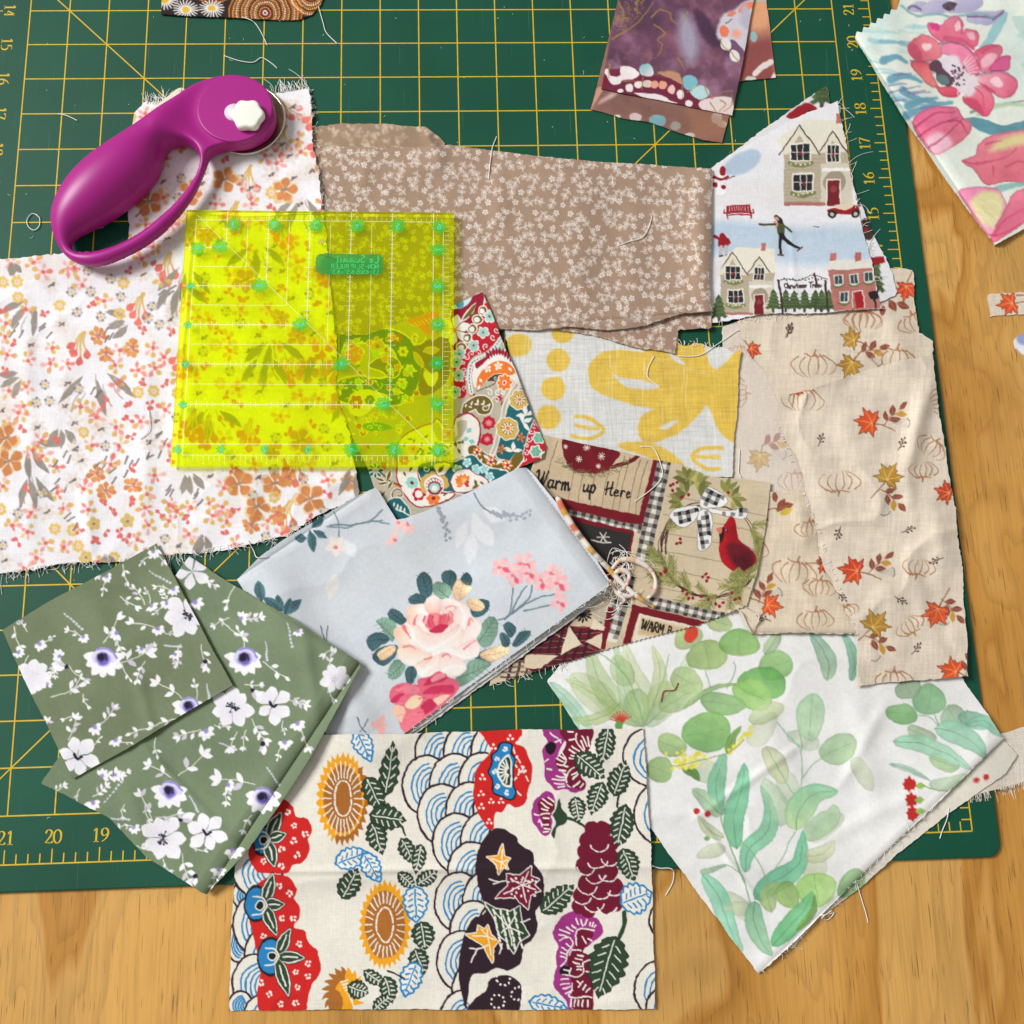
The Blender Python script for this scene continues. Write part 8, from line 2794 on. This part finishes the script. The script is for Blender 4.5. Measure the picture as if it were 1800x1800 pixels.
g0 = cloth("anemone_fabric", [(275, 955), (320, 1040), (370, 1135), (409, 1205), (330, 1250), (230, 1312), (128, 1369), (90, 1290), (40, 1190), (4, 1107), (90, 1055), (190, 1003)], lambda c: p_green(c, 0),
           "sage green anemone print square with white cut edges laid on the folded green length", "fabric", step=1.5, base=(116, 128, 98), mat=M_SMOOTH, lift=.04, amp=.045, wscale=120, seed=79, rag=.15, thick=.03, ridges=(((150, 1040, 230, 1200), .03, 26), ((240, 1180, 270, 1300), .03, 12)))


# ---------------------------------------------------------------- yellow acrylic square ruler
def acrylic():
    m, nt, N, L, b = newmat("fluorescent_acrylic")
    N.remove(b)
    out = N["Material Output"]
    tr = node(nt, "ShaderNodeBsdfTransparent")
    tr.inputs[0].default_value = (.985, 1.0, .2, 1)
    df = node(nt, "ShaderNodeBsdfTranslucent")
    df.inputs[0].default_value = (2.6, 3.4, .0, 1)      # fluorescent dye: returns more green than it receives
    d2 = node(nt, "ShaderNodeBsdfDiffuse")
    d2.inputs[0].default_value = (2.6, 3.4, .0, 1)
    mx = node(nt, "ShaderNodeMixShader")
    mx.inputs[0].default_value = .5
    L.new(df.outputs[0], mx.inputs[1])
    L.new(d2.outputs[0], mx.inputs[2])
    m1 = node(nt, "ShaderNodeMixShader")
    m1.inputs[0].default_value = .06
    L.new(tr.outputs[0], m1.inputs[1])
    L.new(mx.outputs[0], m1.inputs[2])
    gl = node(nt, "ShaderNodeBsdfGlossy")
    gl.inputs["Roughness"].default_value = .12
    fr_ = node(nt, "ShaderNodeFresnel")
    fr_.inputs[0].default_value = 1.35
    m2 = node(nt, "ShaderNodeMixShader")
    L.new(fr_.outputs[0], m2.inputs[0])
    L.new(m1.outputs[0], m2.inputs[1])
    L.new(gl.outputs[0], m2.inputs[2])
    L.new(m2.outputs[0], out.inputs[0])
    return m


def clear_print(name, col, alpha, rough=.6):
    m, nt, N, L, b = newmat(name)
    b.inputs["Base Color"].default_value = (*lin(col), 1)
    b.inputs["Roughness"].default_value = rough
    b.inputs["Alpha"].default_value = alpha
    return m


rc_px = np.array([(328, 369), (798, 374), (797, 820), (300, 819)], float)      # corners as seen
zr0 = float(max(samp(H, x, y) for x in np.linspace(310, 795, 25) for y in np.linspace(375, 815, 25))) + .01
zr1 = zr0 + .10
RCx, RCy = ground(rc_px[:, 0], rc_px[:, 1], zr1)
RC = np.stack([RCx, RCy], 1)


def rul(u, v):
    """ruler coordinates 0..6.5 from its upper left corner to plan inches"""
    a, b_ = np.asarray(u, float)[..., None] / 6.5, np.asarray(v, float)[..., None] / 6.5
    return (RC[0] * (1 - a) + RC[1] * a) * (1 - b_) + (RC[3] * (1 - a) + RC[2] * a) * b_


cen = RC.mean(0)
ruler = empty("quilting_ruler", metres(cen[0], cen[1], zr0))
tag(ruler, "fluorescent yellow square acrylic quilting ruler lying face down across three fabrics", "ruler")
bm = bmesh.new()
hole_c, hole_r = rul(3.27, .78), .085
rings = []
for z in (zr0, zr1):
    lo = [bm.verts.new(metres(p[0], p[1], z) - np.array(ruler['_org'][:])) for p in RC]
    hi = [bm.verts.new(metres(hole_c[0] + hole_r * math.cos(t), hole_c[1] + hole_r * math.sin(t), z) - np.array(ruler['_org'][:])) for t in np.linspace(0, 2 * math.pi, 20, endpoint=False)]
    es = [bm.edges.new((l_[i], l_[(i + 1) % len(l_)])) for l_ in (lo, hi) for i in range(len(l_))]
    bmesh.ops.triangle_fill(bm, edges=es, use_beauty=True)
    rings.append((lo, hi))
for a, b_ in zip(rings[0], rings[1]):
    n = len(a)
    for i in range(n):
        bm.faces.new((a[i], a[(i + 1) % n], b_[(i + 1) % n], b_[i]))
bmesh.ops.recalc_face_normals(bm, faces=bm.faces)
me = bpy.data.meshes.new("acrylic_plate")
bm.to_mesh(me)
me.materials.append(acrylic())
pl = bpy.data.objects.new("acrylic_plate", me)
pl.parent = ruler
pl['_org'] = list(ruler['_org'][:])
col_root.objects.link(pl)

M_RL = clear_print("ruler_white_print", (250, 250, 190), .6)
M_GRN = clear_print("ruler_green_grip", (10, 200, 40), .6)
M_CYN = clear_print("ruler_numeral_print", (70, 225, 190), .95)
zp = zr1 + .003
lines = MB()


def rline(u0, v0, u1, v1, w=.022, dz=0.):
    w = w * .8
    a, b_ = rul(u0, v0), rul(u1, v1)
    lines.strip(a[0], a[1], b_[0], b_[1], w, zp + dz)


for k in range(1, 6):
    rline(k, .02, k, k, .026)
    rline(.02, k, k, k, .026, .0004)
    for j in range(1, 8 * k):
        t = .07 if j % 4 else .12
        if j % 8:
            rline(k - t, j / 8, k + t, j / 8, .014, .0008)
            rline(j / 8, k - t, j / 8, k + t, .014, .0008)
    rline(k - .5, .3, k - .5, k - .5, .014)
    rline(.3, k - .5, k - .5, k - .5, .014, .0004)
rline(6, .02, 6, 6.48, .026)
rline(6.24, .26, 6.24, 6.24, .02)
rline(.02, 5.97, 6.48, 5.97, .026, .0004)
rline(.25, 6.24, 6.24, 6.24, .02, .0004)
rline(.25, .26, 6.24, .26, .02, .0004)
rline(.25, .26, .25, 6.24, .02)
rline(.25, .12, 6.24, 6.24, .013, .0012)
for j in range(1, 50):
    l_ = .2 if j % 4 == 0 else .12
    rline(.25 + j / 8 * .97, 6.26, .25 + j / 8 * .97, 6.26 + l_, .014)
    rline(6.26, .26 + j / 8 * .97, 6.26 + l_, .26 + j / 8 * .97, .014)
    rline(.25 + j / 8 * .97, .24, .25 + j / 8 * .97, .24 - l_ * .6, .010)
tag(lines.build("printed_line", M_RL, ruler), kind='stuff')

rr = random.Random(5)
spots = [(k + .14, .38, str(k)) for k in range(1, 7)] + [(6.11, v, str(i + 1)) for i, v in enumerate((1.0, 1.96, 2.95, 3.95, 4.96))]
spots += [(.2 if k > 1 else .32, k + .02, str(k)) for k in range(1, 6)] + [(k - .15, k - .02, str(k)) for k in range(1, 6)]
spots += [(k + .13, 6.1, str(k) if k else '6') for k in range(0, 7)]
for u, v, t in spots:
    p = rul(u, v)
    big_ = not (u < .3 or (v > 6 and u < 3.3))
    mb = MB()
    mb.disc(p[0], p[1], .19 if big_ else .11, zp + .002, 40, [rr.uniform(.7, 1.15) for _ in range(40)])
    sp_ = mb.build("grip_spot", M_GRN, ruler)
    q = MB()
    numeral(q, t, p[0], p[1], .15, 0 if v > 6 or v < .5 else 90, zp + .004, nib=(.12, .2), mirror=True)
    q.build("numeral", M_CYN, sp_)
# brand block, read through from the back
blk = MB()
pts = []
for i in range(60):
    t = 2 * math.pi * i / 60
    cu, cvv = abs(math.cos(t)) ** .25 * math.copysign(1, math.cos(t)), abs(math.sin(t)) ** .25 * math.copysign(1, math.sin(t))
    p = rul(3.98 + .80 * cu * rr.uniform(.96, 1.03), 1.40 + .27 * cvv * rr.uniform(.93, 1.08))
    pts.append((p[0], p[1], zp + .003))
blk.add([(*rul(3.98, 1.40), zp + .003)] + pts, [(0, 1 + i, 1 + (i + 1) % 60) for i in range(60)])
M_BLK = clear_print("ruler_green_block", (8, 150, 50), .82)
bo = blk.build("lettering_block", M_BLK, ruler)
tx = MB()


def rtext(txt, u_right, v_base, h, w, wide=1.):
    """lettering mirrored left to right on the ruler"""
    u = 0.
    for ch in txt:
        if ch == ' ':
            u += h * .4
            continue
        for st in GLY.get(ch) or DIG.get(ch) or []:
            P = spline(np.array(st, float), False, 4) if len(st) > 2 else np.array(st, float)
            Q = rul(u_right - u - P[:, 0] * h * wide, v_base - P[:, 1] * h)
            tx.ribbon(Q, np.full(len(Q), w), zp + .006)
        u += h * wide * {'m': .74, 'W': .9, 'i': .36, 'M': .74, 'I': .4, '.': .3, 't': .42}.get(ch, .64)


rtext("Le Summit", 4.68, 1.36, .19, .028, 1.05)
rtext("NON-SLIP RULER", 4.68, 1.52, .11, .018, 1.25)
rtext('LS-6505 6.5"x6.5"', 4.68, 1.66, .10, .016, 1.2)
tx.build("lettering", clear_print("ruler_block_lettering", (70, 215, 110), .9), bo)
insR = psdf_grid(rc_px)
H = np.where(insR, zr1, H)

# ---------------------------------------------------------------- rotary cutter
K = lambda pts: np.asarray(pts, float) / 3.6 + np.array((60., 100.))
zc = float(samp(blur(H, 3), 330., 250.))
ZM = zc + .38                                     # height of the widest section of the grip
outer = K([(1150, 135), (1280, 122), (1380, 150), (1460, 215), (1515, 300), (1528, 380), (1500, 455), (1440, 510), (1340, 555), (1200, 570), (1110, 610), (1075, 700), (1020, 830), (940, 950), (840, 1060), (720, 1160),
           (580, 1240), (440, 1295), (330, 1305), (230, 1275), (160, 1210), (118, 1110), (108, 1000), (140, 890), (220, 770), (340, 650), (480, 550), (640, 440), (780, 340), (900, 260), (1010, 185)])
hole = K([(905, 470), (985, 500), (1045, 560), (1062, 640), (1045, 720), (990, 820), (900, 930), (790, 1035), (670, 1130), (540, 1200), (420, 1238), (320, 1248), (260, 1230), (238, 1190), (262, 1140), (330, 1090), (450, 1040), (600, 930), (720, 830), (790, 740), (800, 660), (770, 570), (800, 500)])
hole = K([(915, 548), (985, 560), (1035, 600), (1055, 660), (1038, 735), (985, 830), (900, 935), (790, 1040), (670, 1130), (540, 1200), (420, 1238), (320, 1250), (262, 1236), (236, 1196), (262, 1140), (340, 1095), (470, 1030), (610, 930), (730, 820), (800, 710), (815, 640), (840, 580)])
toW = lambda P, z: np.stack(ground(P[:, 0], P[:, 1], z), 1)
OW, HW = toW(spline(outer, True, 5), ZM + .08), toW(spline(hole, True, 5), ZM - .05)
ds = .028
lo, hi = OW.min(0) - .1, OW.max(0) + .1
gxn, gyn = int((hi[0] - lo[0]) / ds) + 1, int((hi[1] - lo[1]) / ds) + 1
GX, GY = np.meshgrid(lo[0] + np.arange(gxn) * ds, lo[1] + np.arange(gyn) * ds)
so = psdf(GX.ravel(), GY.ravel(), OW).reshape(GX.shape)
sh = psdf(GX.ravel(), GY.ravel(), HW).reshape(GX.shape)
sd = np.maximum(so, -sh)
ins = sd < 0
# inflate: solve a membrane over the outline so that wide places rise higher than the thin guard
Pm = np.zeros_like(GX)
w = 1.9
jj, ii = np.meshgrid(np.arange(gxn), np.arange(gyn))
for it in range(420):
    for par in (0, 1):
        nb = np.zeros_like(Pm)
        nb[1:-1, 1:-1] = (Pm[:-2, 1:-1] + Pm[2:, 1:-1] + Pm[1:-1, :-2] + Pm[1:-1, 2:]) / 4 + ds * ds / 2
        m_ = ins & (((ii + jj) % 2) == par)
        Pm[m_] += w * .97 * (nb[m_] - Pm[m_])
inf_h = np.sqrt(np.maximum(Pm, 0) * 2)
HC = toW(K([(1278, 345)]), ZM + .1)[0]             # centre of the head
HE = toW(K([(1525, 370)]), ZM)[0]
HR = np.linalg.norm(HE - HC)
rad = np.hypot(GX - HC[0], GY - HC[1])
edge = np.clip(-sd / .07, 0, 1)
rim_ = np.sqrt(np.clip(1 - (1 - edge) ** 2, 0, 1))
flat = .20 * rim_                                  # flat head plate and neck
t = np.clip((rad - HR * 1.05) / (HR * 1.1), 0, 1)
t = t * t * (3 - 2 * t)
top = flat * (1 - t) + inf_h * .68 * t
near_ = ins.copy()
for dy in (-1, 0, 1):
    for dx in (-1, 0, 1):
        near_ |= np.roll(np.roll(ins, dy, 0), dx, 1)
bd = near_ & ~ins
VX, VY = GX.copy(), GY.copy()
gyy, gxx = np.gradient(sd, ds)
gl_ = np.maximum(np.hypot(gxx, gyy), 1e-6)
VX[bd] -= (sd * gxx / gl_)[bd]
VY[bd] -= (sd * gyy / gl_)[bd]
top[bd] = 0
idx = np.full(near_.shape, -1)
nv = int(near_.sum())
idx[near_] = np.arange(nv)
okq = near_[:-1, :-1] & near_[1:, :-1] & near_[:-1, 1:] & near_[1:, 1:] & (ins[:-1, :-1] | ins[1:, :-1] | ins[:-1, 1:] | ins[1:, 1:])
F = np.stack([idx[:-1, :-1][okq], idx[:-1, 1:][okq], idx[1:, 1:][okq], idx[1:, :-1][okq]], 1)
vx, vy, vt = VX[near_], VY[near_], top[near_]
# the lower half: same outline, flatter, with a band at the widest section
nb_ = np.maximum(vt * .8, 0)
rb = bd[near_]
band = .07
v_top = np.stack([vx, vy, ZM + vt], 1)
v_bot = np.stack([vx, vy, np.maximum(ZM - band - nb_, zc + .012)], 1)
E_ = np.concatenate([F[:, [0, 1]], F[:, [1, 2]], F[:, [2, 3]], F[:, [3, 0]]])
key = np.sort(E_, 1)
key = key[:, 0].astype(np.int64) * nv + key[:, 1]
_, inv, cnt = np.unique(key, return_inverse=True, return_counts=True)
be = E_[cnt[inv] == 1]
SF = np.stack([be[:, 1], be[:, 0], nv + be[:, 0], nv + be[:, 1]], 1)
V_ = np.r_[v_top, v_bot]
cutter = empty("rotary_cutter", metres(OW[:, 0].mean(), OW[:, 1].mean(), zc))
tag(cutter, "purple plastic rotary cutter with looped finger guard and white knob", "rotary cutter")
M_PUR = plain("purple_plastic", (166, 20, 128), .4, .45, noise=.03, nscale=30)
link("handle", metres(V_[:, 0], V_[:, 1], V_[:, 2]), np.r_[F, F[:, ::-1] + nv, SF], M_PUR, cutter, True)


def lathe(cx, cy, prof, n=48, lob=None):
    mb = MB()
    v, f = [], []
    for r, z in prof:
        for k in range(n):
            a = 2 * math.pi * k / n
            q = r * (1 + (lob[0] * math.cos(lob[1] * a) if lob and r > .02 else 0))
            v.append((cx + q * math.cos(a), cy + q * math.sin(a), z))
    m = len(prof)
    for i in range(m - 1):
        for k in range(n):
            f.append((i * n + k, i * n + (k + 1) % n, (i + 1) * n + (k + 1) % n, (i + 1) * n + k))
    f.append(tuple((m - 1) * n + k for k in range(n)))
    f.append(tuple(range(n))[::-1])
    mb.add(v, f)
    return mb


zt = ZM + .2
CR = HR * .985
lathe(HC[0], HC[1], [(CR * .96, ZM - .16), (CR, ZM - .1), (CR, zt + .0), (CR * .99, zt + .03), (CR * .975, zt + .04), (CR * .96, zt + .042), (CR * .94, zt + .042), (0.01, zt + .042)], 96).build("head_cover", M_PUR, cutter, True)
bx, by = toW(K([(1335, 392)]), zc + .12)[0]
ex, ey = toW(K([(1592, 400)]), zc + .12)[0]
BR = math.hypot(ex - bx, ey - by)
M_BLADE = plain("blade_steel", (150, 120, 92), .28, .5, metal=.9, noise=.35, nscale=60)
M_EDGE = plain("blade_edge_steel", (226, 222, 214), .2, .5, metal=1.)
bld = lathe(bx, by, [(BR * .95, zc + .12), (BR * .955, zc + .135), (.01, zc + .135)], 80).build("blade", M_BLADE, cutter, False)
lathe(bx, by, [(BR * .96, zc + .118), (BR, zc + .126), (BR * .97, zc + .142), (BR * .945, zc + .142), (BR * .94, zc + .1345)], 80).build("cutting_edge", M_EDGE, bld, True)
lathe(bx, by, [(.28, zc + .02), (.28, ZM - .1)], 24).build("blade_washer", plain("washer_plastic", (70, 12, 62), .5), bld, True)
kx, ky = toW(K([(1350, 365)]), zt + .2)[0]
kr = np.linalg.norm(toW(K([(1452, 365)]), zt + .2)[0] - np.array((kx, ky)))
M_WHT = plain("white_plastic", (240, 240, 228), .4, .5)
knob = lathe(kx, ky, [(kr * .9, zt + .05), (kr * .98, zt + .08), (kr, zt + .2), (kr * .95, zt + .245), (kr * .86, zt + .26), (kr * .8, zt + .262), (.01, zt + .262)], 72, (.068, 6)).build("knob", M_WHT, cutter, True)
wx, wy = toW(K([(1265, 350)]), zt + .05)[0]
lathe(wx, wy, [(kr * .6, zt + .03), (kr * .6, zt + .055), (.01, zt + .058)], 40).build("washer", plain("cream_washer", (226, 206, 214), .5), knob, True)
# cream blade-release lever on the far side of the grip
lv = MB()
Pq = toW(spline(K([(742, 362), (800, 322), (870, 270), (925, 228), (950, 235)]), False, 5), zc + .22)
wdt = np.interp(np.linspace(0, 1, len(Pq)), [0, .3, .8, 1], [.07, .12, .13, .05])
for z_ in (zc + .24,):
    d_ = np.gradient(Pq, axis=0)
    d_ /= np.linalg.norm(d_, axis=1)[:, None]
    nn = np.stack([-d_[:, 1], d_[:, 0]], 1) * wdt[:, None]
    A_, B_2 = Pq + nn, Pq - nn * 3
    n = len(Pq)
    v = [(*p, z_) for p in A_] + [(*p, z_) for p in B_2] + [(*p, z_ - .16) for p in A_] + [(*p, z_ - .16) for p in B_2]
    f = [(i, n + i, n + i + 1, i + 1) for i in range(n - 1)] + [(i, i + 1, 2 * n + i + 1, 2 * n + i) for i in range(n - 1)] + [(2 * n + i, 2 * n + i + 1, 3 * n + i + 1, 3 * n + i) for i in range(n - 1)]
    f += [(0, 2 * n, 3 * n, n), (n - 1, 2 * n - 1, 4 * n - 1, 3 * n - 1)]
    lv.add(v, f)
lv.build("release_lever", plain("cream_plastic", (232, 220, 200), .5), cutter, False)

# ---------------------------------------------------------------- twisted fabric strip with its frayed tangle
def strip_cols(n, seed):
    r_ = random.Random(seed)
    base_ = lin((232, 220, 206))
    cs = []
    cur, left = base_, 0
    for i in range(n):
        if left <= 0:
            cur = r_.choice((base_, base_, lin((214, 112, 84)), lin((212, 160, 70)), base_, lin((150, 130, 110)), base_))
            left = r_.randint(1, 3)
        left -= 1
        cs.append(cur)
    return np.array(cs)


tw = empty("twisted_fabric_strip", metres(*[q for q in ground(1085., 990., .3)], .3))
tag(tw, "thin twisted strip of coral flecked cotton trailing threads between blue roses and cardinal", "fabric strip")
P = world_path([(979, 873), (992, 900), (1012, 932), (1040, 968), (1070, 1000), (1098, 1030), (1125, 1052), (1150, 1068)], .06, 8)
P[:, 2] = np.maximum(P[:, 2], blur(P[:, 2][None], 4)[0] if False else P[:, 2])
mb = MB()
mb.tube(P, np.interp(np.linspace(0, 1, len(P)), [0, .1, .8, 1], [.06, .075, .06, .03]), 7, strip_cols(len(P), 3))
mb.build("strip", M_ATTR, tw, True)
mb = MB()
rs = random.Random(8)
for base_pts, wd_, sd_ in (([(1076, 1000), (1090, 985), (1115, 985), (1140, 998), (1152, 1018), (1150, 1040), (1138, 1052)], .10, 4), ([(1080, 1008), (1092, 1002), (1106, 1010), (1100, 1030), (1088, 1042), (1106, 1048), (1122, 1040)], .09, 6), ([(1072, 1020), (1082, 1040), (1098, 1054), (1090, 1062)], .07, 9)):
    W_ = world_path(base_pts, .09, 6)
    n = len(W_)
    rr_ = wd_ * np.interp(np.linspace(0, 1, n), [0, .15, .8, 1], [.4, .6, .5, .25]) * (1 + .25 * np.sin(np.linspace(0, 11, n) + sd_))
    mb.tube(W_, rr_, 8, strip_cols(n, sd_) * .55 + .45 * lin((228, 214, 206)))
mb.build("crumpled_end", M_ATTR, tw, True)
mb = MB()
for k in range(52):
    x, y = rs.choice(((1074, 1042), (1084, 1052), (1070, 1050), (1086, 988), (1100, 985)))
    x, y = x + rs.uniform(-12, 20), y + rs.uniform(-14, 14)
    a, l_ = rs.uniform(0, 6.3), rs.uniform(12, 46)
    c_ = rs.gauss(0, 2.0)
    pts = [(x + l_ * q * math.cos(a + c_ * q), y + l_ * q * math.sin(a + c_ * q)) for q in (0, .35, .7, 1)]
    W_ = world_path(pts, .04, 4)
    W_[:, 2] += np.linspace(.05, 0, len(W_))
    mb.tube(W_, .0075, 4)
tag(mb.build("loose_thread", M_THREAD, tw), kind='stuff')

# white selvedge curl where the pumpkin cotton folds beside the cardinal panel
curl_ = MB()
cp = [(1296, 1072), (1306, 1084), (1314, 1102), (1320, 1112), (1327, 1100), (1333, 1084), (1322, 1074), (1312, 1070)]
W_ = world_path(cp, .03, 5)
n = len(W_)
v = [tuple(p) for p in W_] + [(p[0], p[1] + .01, p[2] + .07 + .03 * math.sin(i * .6)) for i, p in enumerate(W_)]
curl_.add(v, [(i, i + 1, n + i + 1, n + i) for i in range(n - 1)], None)
curl_.build("curled_edge", plain("cotton_edge", (228, 222, 214), .9, .2), af, True)

# ---------------------------------------------------------------- single loose threads and lint
TH = [("white thread snippet curving over the brown sprig cotton by its upper edge", [(873, 240), (865, 262), (861, 290), (859, 315)]),
      ("fine cream thread wriggling across the right part of the brown sprig cotton", [(1146, 380), (1140, 400), (1128, 418), (1105, 425), (1086, 432)]),
      ("white thread trailing down from the dotted strip's rounded corner", [(560, 12), (568, 40), (574, 58), (593, 77)]),
      ("short white thread below the middle of the dotted strip", [(426, 30), (445, 38), (458, 55), (470, 80)]),
      ("looping white thread on the mat above the purple cutter", [(394, 98), (420, 107), (445, 110), (460, 102), (478, 112), (487, 120)]),
      ("straight white thread snippet on the mat beside the cutter's grip", [(102, 200), (118, 204), (136, 212)]),
      ("tiny white thread loop on the mat left of the cutter", [(66, 378), (56, 376), (48, 386), (50, 398), (60, 405), (69, 398), (70, 384), (64, 378)]),
      ("white thread curving across the maroon border of the cardinal panel", [(1126, 785), (1148, 788), (1160, 812), (1164, 835), (1150, 856), (1116, 882)]),
      ("white thread lying over the yellow linen's big abstract shape", [(1150, 626), (1140, 645), (1138, 662), (1148, 672), (1160, 680)]),
      ("long pale thread bridging the yellow linen and village print corner", [(1192, 626), (1228, 625), (1260, 606), (1300, 578)]),
      ("bent white thread on the small coral flower cotton beside the ruler", [(262, 722), (262, 755), (247, 772)]),
      ("white thread looping from the frayed floral hem onto blue cotton", [(436, 950), (446, 968), (452, 980), (470, 978)]),
      ("thread curl hanging off the cream print's right edge over pine", [(1147, 1522), (1160, 1526), (1176, 1526), (1184, 1532), (1182, 1552), (1170, 1574)]),
      ("white thread dangling from the leafy cotton hem over pine", [(1506, 1552), (1514, 1580), (1522, 1606), (1526, 1622)]),
      ("small thread knot beside the leafy cotton's folded hem", [(1440, 1610), (1458, 1606), (1466, 1604), (1456, 1616), (1444, 1614), (1462, 1600)]),
      ("thread drooping from the leafy cotton across the mat's corner ruler", [(1668, 1420), (1664, 1440), (1656, 1460), (1652, 1474)]),
      ("fine pale thread hooked over the pumpkin cotton's wrong side", [(1300, 790), (1299, 815), (1298, 830), (1302, 838)]),
      ("white thread arching over mat between pale blue and sage cottons", [(1, 0)]),
      ("fine red thread squiggle on the leafy white cotton", [(1192, 1200), (1186, 1212), (1176, 1214), (1166, 1216), (1162, 1234)]),
      ]
M_RT = plain("red_thread", (170, 70, 60), .9, .2)
for lab, pts in TH:
    if len(pts) < 2:
        continue
    mb = MB()
    W_ = world_path(pts, .014, 8)
    W_[:, 2] += .012 * np.sin(np.linspace(0, 3.1, len(W_)))
    mb.tube(W_, .011, 5)
    tag(mb.build("loose_thread", M_RT if 'red' in lab else M_THREAD, None, True), lab, "thread", "loose threads scattered on the pile")

mb = MB()
rs = random.Random(12)
M_LINT = plain("lint", (214, 222, 216), .9, .2)
for k in range(240):
    x, y = rs.uniform(0, 1600), rs.uniform(0, 1500)
    gx1, gy1 = ground(x, y, 0)
    if float(samp(H, x, y)) > .02 or not (mx0 < gx1 < mx1 and my0 < gy1 < my1):
        continue
    a, l_ = rs.uniform(0, 6.3), rs.choice((2, 2, 3, 3, 4, 7))
    mb.tube(world_path([(x, y), (x + l_ * .5 * math.cos(a), y + l_ * .5 * math.sin(a)), (x + l_ * math.cos(a + .4), y + l_ * math.sin(a + .4))], .004, 3), rs.uniform(.004, .009), 3)
lint = mb.build("lint", M_LINT, None, True)
tag(lint, "scattered specks of white lint on the green mat", "lint", kind='stuff')
for o in bpy.data.objects:
    for k in ("_org", "_edge"):
        if k in o:
            del o[k]
